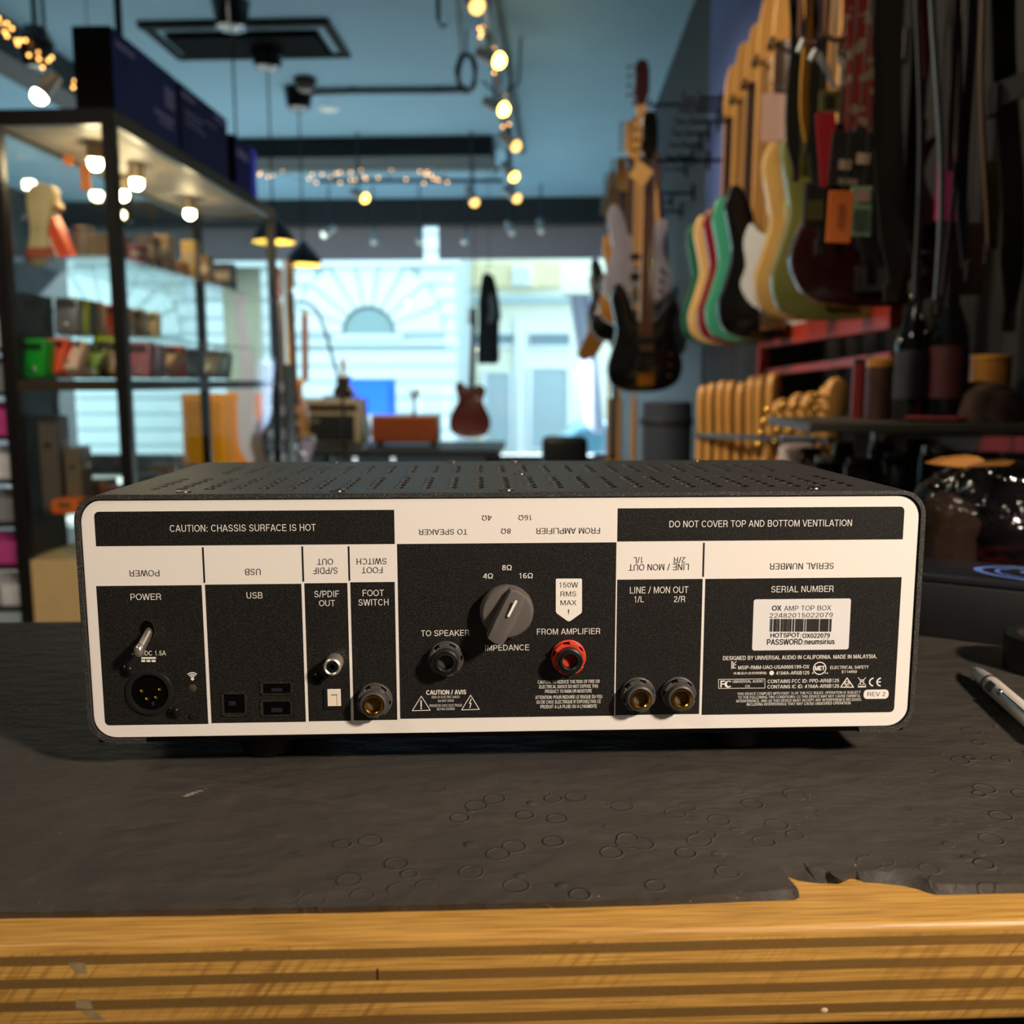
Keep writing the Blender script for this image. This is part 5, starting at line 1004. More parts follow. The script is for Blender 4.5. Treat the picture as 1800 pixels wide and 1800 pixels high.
for i, (px_, py_, Y) in enumerate(((165, 243, 3.05), (83, 290, 3.55), (238, 280, 3.35), (332, 338, 3.95))):
    p = at(px_, py_, Y); x = min(max(p.x, CX0+0.06), CX1-0.05)-CX0
    dl = put('downlight', MB().add(lathe([(0, 0.0), (0.026, 0.0), (0.026, -0.05), (0.020, -0.05), (0.020, -0.012), (0, -0.012)], 20)), mat('downlight_steel', 'b8a890', 0.4, 0.4), cab, loc=(x, Y-CY0, czt-0.036))
    put('bulb', MB().add(ball((0, 0, -0.062), 0.021, 12)), M_bulb, dl)
# packing boxes on top of the cabinet
M_bx = mat('midnight_blue_card', '3a4c98', 0.7, var=0.4, scale=7, spec=0.15); M_bx2 = mat('dark_box_end', '100c0b', 0.8, spec=0.15)
def upbox(label, ya, yb, hgt, m, px_print):
    o = thing('packing_box', label, 'box', (CX1-0.115, ya, czt), 0, 'boxes on top of the display cabinet')
    put('carton', MB().add(box2((0, 0, 0), (0.115, yb-ya, hgt), 0.002)), M_bx2, o)
    put('printed_side', MB().add(box2((0.1151, 0.004, 0.004), (0.1156, yb-ya-0.004, hgt-0.004))), m, o)
    pr = MB()
    for (u0, v0, u1, v1) in px_print: pr.add(box2((0.1156, (yb-ya)*u0, hgt*v0), (0.1160, (yb-ya)*u1, hgt*v1)))
    put('print', pr, mat('print_lilac', 'a0a6e8', 0.7, var=0.3, scale=40, spec=0.15), o); return o
upbox('dark blue box with round picture, nearest of the boxes on the glass cabinet', 2.82, 3.30, 0.235, M_bx, [(0.06, 0.80, 0.32, 0.88), (0.60, 0.30, 0.92, 0.38), (0.66, 0.22, 0.9, 0.27), (0.78, 0.5, 0.95, 0.78)])
upbox('dark blue box with rows of pale print, second on the glass cabinet', 3.32, 3.80, 0.235, mat('navy_card', '2c3c80', 0.7, var=0.3, scale=7, spec=0.15), [(0.05, 0.82, 0.3, 0.90), (0.1, 0.62, 0.45, 0.66), (0.1, 0.54, 0.4, 0.57), (0.1, 0.46, 0.5, 0.49), (0.5, 0.70, 0.75, 0.73), (0.7, 0.86, 0.95, 0.92)])
upbox('bright blue box, farthest on the glass cabinet', 3.88, 4.16, 0.20, mat('royal_blue_card', '1c2490', 0.7, var=0.2, spec=0.15), [(0.1, 0.62, 0.6, 0.78)])
# effects pedals: one of each kind copied
M_kn = mat('pedal_knob', '1a1a1a', 0.35)
def pedal(label, loc, yaw, c, s=1.0):
    o = thing('effects_pedal', label, 'effects pedal', loc, yaw, 'effects pedals in the glass cabinet')
    put('enclosure', MB().add(box((0, 0, 0.028), (0.075, 0.118, 0.050), 0.006, 2)), c, o)
    for k in (-0.022, 0, 0.022): put('knob', MB().add(lathe([(0.009, 0), (0.008, 0.014), (0, 0.0145)], 12, c=(k, 0.035, 0.053))), M_kn, o)
    put('footswitch', MB().add(lathe([(0.010, 0), (0.010, 0.004), (0.006, 0.004), (0.006, 0.014), (0, 0.015)], 12, c=(0, -0.035, 0.053))), NICK, o)
    put('front_label', MB().add(box((0, -0.0595, 0.028), (0.055, 0.001, 0.028), 0.0003)), mat('pedal_label', 'd8d0c0', 0.5, var=0.4, scale=90), o); return o
def pm(c, r=0.35): return mat('pedal_'+c, c, r, var=0.08)
proto = pedal('lime green effects pedal standing upright on the middle cabinet shelf', (CX0+0.19, CY0+0.30, z2s), 0.0, pm('a8c414'))
proto.rotation_euler = (1.25, 0, 0.1); proto.location = (CX0+0.125, CY0+0.42, z2s+0.075)
def spot(px_, py_, Y): p = at(px_, py_, Y); return p
PD = [  # pixel, distance, colour, tilt, label
 (80, 645, 2.93, '0a9a24', 1.45, 'bright green pedal standing on end, front one on the middle cabinet shelf'),
 (108, 600, 3.02, 'e8501a', 1.45, 'orange red pedal right behind the bright green one'),
 (112, 652, 2.98, 'e04a18', 1.2, 'low orange pedal beside the bright green one'),
 (122, 598, 3.20, '2a70c0', 1.45, 'sky blue pedal behind the orange red one'),
 (150, 615, 3.25, 'e86a2a', 1.45, 'orange pedal standing at the centre of the middle shelf'),
 (178, 610, 3.3, 'd89410', 1.45, 'mustard yellow pedal standing right of the orange one'),
 (135, 655, 3.0, 'd8b4a0', 0.9, 'pale pink pedal lying in front of the sky blue one'),
 (165, 657, 3.1, '6a8a3a', 0.5, 'moss green pedal lying beside the pale pink one'),
 (198, 645, 3.2, '9a7a5a', 1.2, 'tan pedal before the dark steel post'),
 (210, 610, 3.4, '8a8078', 1.45, 'grey pedal standing behind the tan one'),
 (60, 575, 2.95, 'b4b8c0', 1.45, 'silver pedal stacked high at the left end of the middle shelf'),
 (255, 600, 3.15, 'b87078', 1.45, 'rose pedal behind the side glass next to the dark post'),
 (275, 612, 3.3, '9a88a0', 1.45, 'lilac pedal beside the rose one behind the side glass'),
 (313, 600, 3.5, 'e43a20', 1.45, 'scarlet pedal standing highest behind the side glass'),
 (345, 620, 3.75, '5a6a7a', 1.45, 'steel blue pedal right of the scarlet one'),
 (372, 636, 4.0, 'a89888', 1.0, 'beige pedal near the far end of the middle shelf'),
 (300, 645, 3.4, 'c08a5a', 0.6, 'copper pedal lying below the scarlet one'),
 (395, 640, 4.2, '7a98a4', 1.2, 'pale teal pedal last on the middle shelf')]
for px_, py_, Y, c, tl, l in PD:
    p = at(px_, py_, Y); x = min(max(p.x, CX0+0.055), CX1-0.055)
    dup(proto, (x, Y, z2s+0.004+0.06*abs(math.sin(tl))), (tl, 0, 0.15*math.sin(px_)), l, 'effects pedals in the glass cabinet', {'enclosure': pm(c)})
# second tier of pedals on a glass riser
rsz = z2s+0.145
ris = thing('glass_riser', 'small glass riser carrying the upper pedals on the middle cabinet shelf', 'riser', (CX0+0.04, CY0+0.30, z2s), 0)
put('glass_top', MB().add(box2((0, 0, rsz-z2s-0.006), (0.30, 1.1, rsz-z2s), 0.001)), M_cg, ris)
for q in ((0.005, 0.01), (0.285, 0.01), (0.005, 1.08), (0.285, 1.08)): put('leg', MB().add(box2((q[0], q[1], 0), (q[0]+0.01, q[1]+0.01, rsz-z2s-0.006))), M_cg, ris)
for px_, Y, c, l in ((70, 3.12, '6a6a70', 'grey pedal with bright knobs, first on the glass riser'), (92, 3.17, 'b0c018', 'yellow green pedal on the glass riser'), (112, 3.22, '303a48', 'slate pedal on the glass riser next to the yellow green one'), (135, 3.28, 'b08a60', 'sand coloured pedal on the glass riser'), (148, 3.42, 'd04a24', 'narrow vermilion pedal on the glass riser'), (165, 3.5, '8a6a4a', 'brown pedal on the glass riser near the dark post'), (190, 3.62, '6a5e54', 'taupe pedal at the end of the glass riser'), (215, 3.75, 'd8c8a8', 'cream pedal at the far end of the glass riser')):
    p = at(px_, 560, Y); dup(proto, (min(max(p.x, CX0+0.06), CX1-0.06), Y, rsz+0.06), (1.4, 0, 0.1), l, 'pedals on the glass riser', {'enclosure': pm(c)})
# upper glass shelf
def onup(px_, Y): p = at(px_, 440, Y); return (min(max(p.x, CX0+0.05), CX1-0.05), Y, z1s)
o = thing('tall_packet', 'tall cream and yellow packet leaning on the upper cabinet shelf', 'packet', onup(75, 2.96), 0)
put('pouch', MB().add(prism(spline([(-.035, 0), (.03, 0), (.026, .07), (.05, .17), (.056, .225), (.0, .235), (-.03, .20), (-.026, .10)], 4), 0.05, 0.008, 2, y0=0.025)), mat('cream_yellow_print', 'cdb88a', 0.5, var=0.45, scale=14), o); put('red_foot', MB().add(box((0.0, 0, 0.022), (0.085, 0.056, 0.044), 0.006)), mat('brick_red_print', 'a04a34', 0.5), o)
o = thing('leaning_box', 'orange red slanting box with amber top on the upper cabinet shelf', 'box', onup(122, 2.98), (0, -0.38, 0))
put('carton', MB().add(box((0, 0, 0.085), (0.042, 0.06, 0.15), 0.003)), mat('orange_red_card', 'e4522a', 0.45), o); put('amber_flap', MB().add(box((0.006, 0, 0.185), (0.075, 0.062, 0.05), 0.004)), mat('amber_card', 'a06a28', 0.45), o); put('white_stripe', MB().add(box((-0.0175, -0.031, 0.08), (0.008, 0.001, 0.14))), mat('white_print', 'd8c8b8', 0.5), o)
o = thing('grey_canister', 'grey ribbed canister behind the orange red slanting box', 'canister', onup(148, 3.10)); put('can', MB().add(lathe([(0, 0), (.034, 0), (.034, .11), (.031, .113), (.034, .116), (.034, .13), (0, .132)], 24)), mat('ribbed_grey', '7a7068', 0.4, var=0.2), o); put('rim_band', MB().add(lathe([(.0345, .118), (.036, .122), (.0345, .126)], 24)), NICK, o)  # raised nickel band round the canister lid
o = thing('cardboard_box', 'plain brown cardboard box at the right of the upper cabinet shelf', 'box', onup(196, 3.05)); put('carton', MB().add(box((0, 0, 0.045), (0.10, 0.10, 0.09), 0.002)), mat('brown_cardboard', '8a745a', 0.8), o); put('tape_strip', MB().add(box((0, 0, 0.0905), (0.02, 0.10, 0.001))), mat('packing_tape', 'a8906a', 0.3), o)
for i, (px_, Y, w_, h, c, l) in enumerate(((250, 3.05, .05, .06, 'a84a60', 'raspberry small box first behind the side glass on the upper shelf'), (262, 3.2, .06, .11, '6a5a50', 'dark taupe box behind the raspberry one'), (290, 3.3, .05, .13, 'b89878', 'sand coloured carton on the upper shelf'), (312, 3.4, .06, .05, 'e08a18', 'bright orange carton on the upper shelf'), (335, 3.5, .05, .14, 'd8b868', 'pale gold tall carton on the upper shelf'), (340, 3.66, .05, .045, 'd83a24', 'bright red low carton on the upper shelf'), (362, 3.75, .04, .12, '8a6a3a', 'brown slim carton on the upper shelf'), (372, 3.86, .04, .04, 'd04838', 'coral small carton on the upper shelf'), (392, 4.0, .09, .12, '3a3c4c', 'dark grey carton with pale lines at the end of the upper shelf'))):
    q = onup(px_, Y); o = thing('small_carton', l, 'carton', q, 0.1, 'cartons on the upper cabinet shelf')
    put('box', MB().add(box((0, 0, h/2), (w_, 0.07, h), 0.002)), mat('carton_'+c, c, 0.5, var=0.15, scale=20), o); put('print', MB().add(box((w_/2+0.0004, 0, h*.55), (0.0008, 0.05, h*.3))).add(box((0, -0.0354, h*.55), (w_*.7, 0.0008, h*.3))), mat('carton_print', 'c8bca8', 0.5, var=0.3), o)
# tags hanging from the cabinet ceiling
for i, (px_, py_, Y, l) in enumerate(((76, 268, 3.2, 'orange paper tag hanging near the packet in the cabinet'), (150, 312, 3.3, 'second orange paper tag hanging over the grey canister'))):
    p = at(px_, py_, Y); o = thing('hanging_tag', l, 'tag', (max(p.x, CX0+0.04), Y, p.z), 0.2); put('paper', MB().add(box((0, 0, 0), (0.034, 0.002, 0.085), 0.0008)), mat('orange_paper', 'c8783a', 0.6), o); put('thread', MB().add(cyl((0, 0, 0.04), (0, 0, czt-0.045-p.z), 0.001, 5)), M_plastic, o)
# lower cabinet contents
for i, (pxa, Y, w_, h, c, l, nm) in enumerate(((75, 2.95, .06, .30, '5a5048', 'tall dark grey case at the left end of the lower cabinet shelf', 'case'), (110, 3.05, .07, .16, '8a8070', 'pale grey carton on the lower cabinet shelf', 'carton'), (140, 2.95, .05, .20, '6a5a48', 'brown upright carton on the lower cabinet shelf', 'carton'), (175, 3.1, .09, .08, '7a5a38', 'low wooden box on the lower cabinet shelf', 'box'), (122, 2.865, .085, .042, 'd8641c', 'flat orange box at the front of the lower cabinet shelf', 'box'), (205, 3.0, .07, .07, '6a2428', 'wine red small box beside the dark steel post', 'box'), (262, 3.2, .08, .09, '5a5450', 'grey tin behind the side glass on the lower shelf', 'tin'), (290, 3.45, .09, .10, 'a87830', 'ochre carton on the lower shelf behind the side glass', 'carton'), (328, 3.7, .07, .08, 'c8bcb0', 'white carton at the far end of the lower shelf', 'carton'))):
    p = at(pxa, 850, Y); o = thing('storage_'+nm, l, nm, (min(max(p.x, CX0+0.06), CX1-0.06), Y, z3s), 0.08, 'cases on the lower cabinet shelf')
    put('body', MB().add(box((0, 0, h/2), (w_, 0.09, h), 0.003)), mat('stor_'+c, c, 0.5, var=0.25, scale=25), o); put('clasp', MB().add(box((0, -0.047, h*.7), (w_*.4, 0.004, 0.012))).add(box((w_/2+.002, 0, h*.7), (0.004, 0.03, 0.012))), NICK, o)
# birch uprights and colourful packets left of the cabinet
o = thing('birch_upright', 'pale birch upright standing just behind the left end of the glass cabinet', 'upright', (at(62, 640, 4.55).x-0.02, 4.55, 0), 0); put('plank', MB().add(box2((0, 0, 0), (0.09, 0.03, at(60, 610, 4.55).z), 0.002)), mat('birch', 'b89a68', 0.5, var=0.12, stretch=(8, 8, .6)), o); put('foot', MB().add(box2((-0.03, -0.02, 0), (0.12, 0.06, 0.04), 0.003)), mat('birch', 'b89a68', 0.5), o)
lsx = CX0-0.365
ls = thing('side_shelves', 'black shelf unit of small packets left of the glass cabinet', 'shelf unit', (lsx, 2.9, 0), 0)
LV = [0.42, 0.56, 0.70, 0.84, 0.98, 1.12, 1.26, 1.40]
for z in LV: put('shelf', MB().add(box2((0, 0, z-0.012), (0.32, 0.30, z))), M_cab, ls)
for x in (0, 0.30): put('side_panel', MB().add(box2((x, 0.0, 0), (x+0.015, 0.30, 1.44))), M_cab, ls)
cols = ['b8a0b8', 'a8c030', 'c84890', '3a58a8', 'c87838', 'd0d0d4', '8a8a90', '4a2a4a', '30a040', '5a7ac0', 'd8d8e0', 'c03848']
cn_ = ['mauve', 'lime', 'pink', 'blue', 'copper', 'white', 'grey', 'aubergine', 'green', 'periwinkle', 'silver white', 'crimson']
on_ = ['lowest', 'second', 'third', 'fourth', 'fifth', 'sixth', 'seventh', 'top']
k = 0
for i, z in enumerate(LV[:-1]):
    for j in range(3):
        c = (k*5+i) % 12; k += 1; o = thing('string_packet', '%s packet, %s along the %s shelf of the black unit left of the cabinet' % (cn_[c], ('first', 'second', 'third')[j], on_[i]), 'packet', (lsx+0.07+0.09*j, 2.93, z), 0, 'packets in the side shelf unit')
        put('sleeve', MB().add(box((0, 0.02, 0.055), (0.075, 0.02, 0.11), 0.002)), mat('pk_'+cols[c], cols[c], 0.4, var=0.25, scale=40), o)
# ------------------------------------------------------------------ yellow cabinet, banner, rack behind the display cabinet
Y = 5.0; a, b_ = at(316, 692, Y), at(388, 692, Y); o = thing('yellow_slatted_chest', 'amber yellow slatted chest standing behind the glass cabinet', 'chest', (a.x, Y, 0), 0)
put('carcass', MB().add(box2((0, 0.012, 0.03), (b_.x-a.x, 0.2, a.z), 0.004)), mat('amber_yellow', 'd8920c', 0.45), o)
sl = MB()
for q in range(34): sl.add(box2((0.006, 0.002, 0.05+q*(a.z-0.07)/34), (b_.x-a.x-0.006, 0.013, 0.05+(q+.62)*(a.z-0.07)/34)))
put('slatted_front', sl, mat('amber_yellow_slats', 'e8a414', 0.4), o); put('plinth', MB().add(box2((0.01, 0.02, 0), (b_.x-a.x-0.01, 0.19, 0.03))), M_dark, o)
Y = 5.3; a, b_ = at(389, 470, Y), at(457, 470, Y); bw_ = b_.x-a.x; bh_ = a.z-0.3; o = thing('printed_banner', 'tall orange and blue printed banner standing right of the yellow slatted chest', 'banner', (a.x, Y, 0), 0)
put('sheet', MB().add(box2((0, 0, 0.05), (bw_, 0.004, a.z))), mat('banner_sky', 'b4dce4', 0.5, var=0.1, scale=3), o)
zz = at(420, 690, Y).z; put('orange_field', MB().add(box2((0, -0.0012, 0.05), (bw_, -0.0002, zz))), mat('banner_orange', 'f0960c', 0.5, var=0.1, scale=4), o)
sw_ = spline([(bw_*.30, zz+.55), (bw_*.55, zz+.52), (bw_*.62, zz+.30), (bw_*.80, zz+.1), (bw_*.72, zz-.1), (bw_*.95, zz-.38), (bw_*.35, zz-.36), (bw_*.25, zz-.1), (bw_*.40, zz+.15)], 5)
put('pale_swirl', MB().add(prism(sw_, 0.001, y0=-0.0014)), mat('banner_pale_blue', 'c2cce6', 0.5, var=0.12, scale=8), o); put('base', MB().add(box2((-0.02, -0.06, 0), (bw_+0.02, 0.08, 0.05), 0.006)), NICK, o)
Y = 4.7; a, b_ = at(460, 640, Y), at(502, 640, Y); o = thing('tiered_folder_rack', 'dark tiered rack of grey folders beside the glass cabinet', 'rack', (a.x, Y, 0), 0); w_ = b_.x-a.x
for x in (0, w_-0.012): put('side_panel', MB().add(box2((x, 0, 0), (x+0.012, 0.14, a.z), 0.001)), M_dark, o)
for q in range(8): put('tier', MB().add(box2((0.012, 0.02, a.z-0.03-q*0.12), (w_-0.012, 0.14, a.z-0.02-q*0.12))), mat('walnut', '4a2e18', 0.5), o)
for q in range(7):
    f_ = put('folder_stack', MB().add(box2((0, 0, 0), (w_-0.034, 0.12, 0.045), 0.003)), mat('folder_grey', 'a4acb8', 0.5, var=0.1)); f_.location = (a.x+0.017, Y+0.012, a.z-0.02-(q+1)*0.12); f_.rotation_euler = (0, 0, 0)
    tag(f_, 'grey folders on the %s tier of the dark rack' % ('top second third fourth fifth sixth lowest'.split()[q]), 'folders', 'folders in the tiered rack')
# guitars on stands seen edge on, in front of the window
def stand(loc, label):
    s = thing('guitar_stand', label, 'stand', loc, 0); put('mast', MB().add(cyl((0, 0.06, 0.02), (0, 0.06, 0.62), 0.011, 8)), M_plastic, s)
    for a_ in (0.5, 2.6, 4.7): put('leg', MB().add(cyl((0, 0.06, 0.2), (0.12*math.cos(a_), 0.06+0.12*math.sin(a_), 0.01), 0.009, 8)), M_plastic, s)
    put('cradle', MB().add(tube([(-0.1, -0.06, 0.60), (-0.1, 0.05, 0.58), (0.1, 0.05, 0.58), (0.1, -0.06, 0.60)], 0.009, 8)), M_plastic, s)
for px_, pyt, Y, bc, yw, l, sl_, nm, hm in ((488, 470, 5.25, lac('oxblood_lacquer', '4a1418'), 1.35, 'dark red guitar standing edge on right beside the tiered rack', 'black stand under the dark red guitar', M_ebony, M_red), (509, 458, 5.55, M_tan, 1.30, 'tan guitar standing edge on, second from the tiered rack', 'black stand under the tan guitar', M_maple, M_maple)):
    p = at(px_, pyt, Y); guitar('electric_guitar', l, (p.x, Y, p.z-1.04), yaw=yw, L=1.04, body=bc, pegs=6, side=1, neckm=nm, headm=hm, shape=SING); stand((p.x, Y+0.02, p.z-1.04-0.58+0.0), sl_)
# boom stand
Y = 6.2; o = thing('microphone_stand', 'thin black microphone stand with a curved boom before the window', 'stand', (at(603, 700, Y).x, Y, 0), 0); bx = at(603, 700, Y); pts = [at(525, 528, Y), at(552, 540, Y), at(568, 572, Y), at(585, 630, Y), at(600, 690, Y), at(604, 760, Y)]
put('boom', MB().add(tube([p-Vector((bx.x, Y, 0)) for p in spline([tuple(q) for q in pts], 4, False) and [Vector(q) for q in spline([tuple(q) for q in pts], 4, False)]], 0.010, 8)), M_plastic, o); put('pole', MB().add(cyl((0, 0, 0.02), (0, 0, bx.z-0.1), 0.012, 10)), M_plastic, o); put('base', MB().add(lathe([(0, 0), (0.13, 0), (0.13, 0.02), (0.02, 0.03), (0, 0.03)], 24)), M_plastic, o)
p = at(540, 556, 6.2); o = thing('rolled_paper', 'pale pink rolled paper tube hanging beside the curved boom', 'tube', (p.x, 6.1, p.z-0.42)); put('roll', MB().add(cyl((0, 0, 0), (0.01, 0, 0.42), 0.022, 16)), mat('pink_paper', 'a87c70', 0.6), o); put('end_cap', MB().add(cyl((0.01, 0, 0.42), (0.01, 0, 0.45), 0.024, 16)), mat('white_cap', 'd8dce0', 0.5), o)
# ------------------------------------------------------------------ window table with amps
tz = at(700, 791, 6.4).z
xa, xb = at(505, 790, 6.4).x, at(875, 790, 6.4).x
tb = thing('display_table', 'long black table in front of the shop window carrying the cream amplifier', 'table', (xa, 6.4, 0), 0)
put('table_top', MB().add(box2((0, 0, tz-0.05), (xb-xa, 1.0, tz), 0.004)), M_dark, tb)
for x in (0.03, xb-xa-0.09):
    for y in (0.03, 0.91): put('leg', MB().add(box2((x, y, 0), (x+0.06, y+0.06, tz-0.05))), M_dark, tb)
Y = 6.85; a, b_ = at(522, 702, Y), at(632, 702, Y); w_ = b_.x-a.x; h = a.z-tz
am = thing('combo_amplifier', 'cream combo amplifier with black grille standing on the black table', 'amplifier', (a.x, Y, tz), 0)
put('cabinet', MB().add(box2((0, 0.02, 0.012), (w_, 0.24, h), 0.012, 2)), mat('cream_tolex', 'a89c80', 0.6, var=0.08, bump=0.2), am); put('baffle', MB().add(box2((w_*.10, 0.010, 0.03), (w_*.90, 0.021, h*.66), 0.004)), mat('grille_black', '101014', 0.7, bump=0.5, bscale=300), am)
put('control_panel', MB().add(box2((w_*.05, 0.012, h*.74), (w_*.95, 0.021, h*.90), 0.002)), mat('panel_brown', '4a3826', 0.4), am)
for q in range(6): put('knob', MB().add(lathe([(0, 0.012), (0.010, 0.012), (0.012, 0), (0, 0)], 12, 'y', (w_*(.14+.14*q), 0.010, h*.82))), M_blk, am)
put('badge', MB().add(box((w_*.28, 0.008, h*.52), (0.07, 0.004, 0.03), 0.002)), NICK, am); put('handle', MB().add(tube([(w_*.35, 0.12, h-.004), (w_*.38, 0.12, h+.02), (w_*.62, 0.12, h+.02), (w_*.65, 0.12, h-.004)], 0.008, 8)), M_plastic, am)
for q in ((.03, .04), (w_-.03, .04), (.03, .22), (w_-.03, .22)): put('foot', MB().add(lathe([(0, 0), (0.015, 0), (0.015, 0.013), (0, 0.013)], 12, c=(*q, 0))), M_plastic, am)
Y = 6.75; a, b_ = at(652, 731, Y), at(768, 731, Y); w_ = b_.x-a.x; h = a.z-tz
am = thing('wooden_cabinet_amplifier', 'orange brown wooden amplifier box beside the cream combo on the black table', 'amplifier', (a.x, Y, tz), 0)
put('cabinet', MB().add(box2((0, 0, 0.03), (w_, 0.25, h), 0.006, 2)), mat('orange_wood', '9a4a1c', 0.4, var=0.2, scale=10, stretch=(1, 4, 6)), am); put('back_panel', MB().add(box2((w_*.05, -0.004, 0.05), (w_*.95, 0, h-.02), 0.001)), mat('orange_wood_panel', '8a3e14', 0.45, var=0.2, scale=10, stretch=(1, 4, 6)), am)
for q in ((.04, .04), (w_-.04, .04), (.04, .21), (w_-.04, .21)): put('foot', MB().add(lathe([(0, 0), (0.012, 0), (0.016, 0.031), (0, 0.031)], 12, c=(*q, 0))), M_plastic, am)
p = at(728, 729, Y+.12); o = thing('sprig_ornament', 'small dark sprig ornament with a pale flower standing on the wooden amplifier box', 'ornament', (p.x, Y+.12, tz+h)); put('base', MB().add(lathe([(0, 0), (.022, 0), (.016, .012), (0, .014)], 16)), M_ebony, o)
put('stem', MB().add(tube([(0, 0, .01), (.005, 0, .08), (-.004, 0, .13), (-.025, 0, .175), (-.04, 0, .19)], [.010, .009, .011, .008, .003], 8)), M_ebony, o); put('flower', MB().add(blob((.022, 0, .165), (.028, .02, .032), 3, 14)), mat('cream_petals', 'd8cfae', 0.6), o)
p0 = at(610, 690, 6.7); o = thing('wooden_ukulele', 'brown ukulele leaning at the corner of the cream amplifier', 'ukulele', (at(604, 700, 7.12).x, 7.13, at(604, 700, 7.12).z-.0), 0)
put('body', MB().add(prism(spline([(x*.42, z*.42) for x, z in ARCH], 3), .05, .005, 1, y0=.025)), M_brn, o); put('neck', MB().add(box2((-.014, -.01, .15), (.014, .008, .30))), M_maple, o)
o2 = put('amplifier_shelf', MB().add(box2((0, 0, 0), (.30, .2, at(604, 700, 7.12).z-tz-.001), .003)), M_dark); o2.location = (at(604, 700, 7.12).x-.15, 7.10, tz); tag(o2, 'black block behind the cream amplifier carrying the ukulele', 'block')
# blue board standing in the window
Y = 9.3; a, b_ = at(611, 666, Y), at(696, 728, Y); o = thing('blue_window_board', 'bright blue board standing in the shop window behind the wooden amplifier box', 'board', (a.x, Y, 0), 0)
put('panel', MB().add(box2((0, 0, b_.z), (b_.x-a.x, 0.02, a.z))), sheer('bright_blue', '5a9cf8', 0.5), o); put('leg', MB().add(box2((.03, .02, 0), (.06, .05, a.z-.05))), M_white, o); put('leg', MB().add(box2((b_.x-a.x-.06, .02, 0), (b_.x-a.x-.03, .05, a.z-.05))), M_white, o)
o = thing('draped_lead', 'pale lead draped from the boom stand across the blue board', 'lead', at(618, 690, 6.35)); q0 = at(618, 690, 6.35)
put('cable', MB().add(tube([at(x, y, 6.36)-q0 for x, y in spline([(612, 680), (632, 702), (645, 735), (650, 765), (640, 790)], 4, False)], 0.011, 8)), mat('lead_pale', '8a98b8', 0.4), o); put('plug', MB().add(cyl(at(610, 676, 6.36)-q0, at(612, 681, 6.36)-q0, 0.014, 10)), M_plastic, o)
# price sheet with yellow clip
o = thing('price_sheet', 'lilac price sheet leaning at the corner of the cream amplifier below the rack', 'sheet', at(528, 812, 6.3), (0, .35, .1)); put('sheet', MB().add(box((0, 0, .09), (.11, .003, .18))), mat('lilac_paper', '9a94b0', 0.6), o); put('clip', MB().add(box((0, 0, .19), (.08, .01, .03), .003)), mat('yellow_clip', 'b89830', 0.5), o)
# red guitar and T-shirt hanging in the window
Y = 9.0; p = at(826, 768, Y); g = guitar('archtop_guitar', 'dark red hollow body guitar hanging in the shop window', p, body=lac('cherry_brown', '4a140e', 0.25, 0.15), shape=ARCH, L=1.22, bw=1.08, bh=1.28, pegs=6, neckm=lac('mahogany', '4a2014', 0.3), headm=lac('mahogany', '4a2014', 0.3), back=True, thick=0.07, roll=-0.045)
wx_ = p.x+1.20*math.sin(.045); wz_ = p.z+1.20; o = thing('hanging_wire', 'thin wire holding the dark red guitar under the ceiling', 'wire', (wx_, Y, wz_)); put('strand', MB().add(cyl((0, 0, 0), (0, 0, CEIL-wz_), .004, 6)), M_plastic, o); put('hook', MB().add(tube([(0, 0, .02), (.02, 0, 0), (.0, 0, -.02), (-.02, 0, 0)], .004, 6)), M_plastic, o)
Y = 9.12; p = at(858, 637, Y); hz = at(858, 480, Y).z-p.z
o = thing('black_t_shirt', 'black T-shirt with grey print hanging folded behind the red guitar', 'T-shirt', (p.x, Y, p.z), 0)
sh = [(-.10, 0), (-.03, -.012), (.10, 0), (.105, .22*hz), (.11, .45*hz), (.125, .50*hz), (.115, .62*hz), (.08, .86*hz), (.05, .97*hz), (-.02, hz), (-.055, .95*hz), (-.085, .7*hz), (-.09, .5*hz), (-.095, .25*hz)]
put('cloth', MB().add(prism(spline(sh, 3), .06, .02, 2, y0=.03)), mat('black_cotton', '14161e', 0.9, var=0.3, bump=0.6, bscale=14), o); put('print', MB().add(prism(spline([(.0, .45*hz), (.05, .46*hz), (.07, .60*hz), (.04, .78*hz), (.01, .70*hz), (.02, .58*hz)], 3), .002, y0=-.0305)), mat('grey_print', '6a727c', 0.8, var=0.4, scale=50), o)
put('hanger_hook', MB().add(tube([(.0, 0, hz-.02), (.0, 0, hz+.06), (.02, 0, hz+.09), (.04, 0, hz+.07)], .004, 6)), NICK, o)
put('cord', MB().add(cyl((.01, 0, hz+.08), (.01, 0, CEIL-p.z), .003, 6)), M_plastic, o)
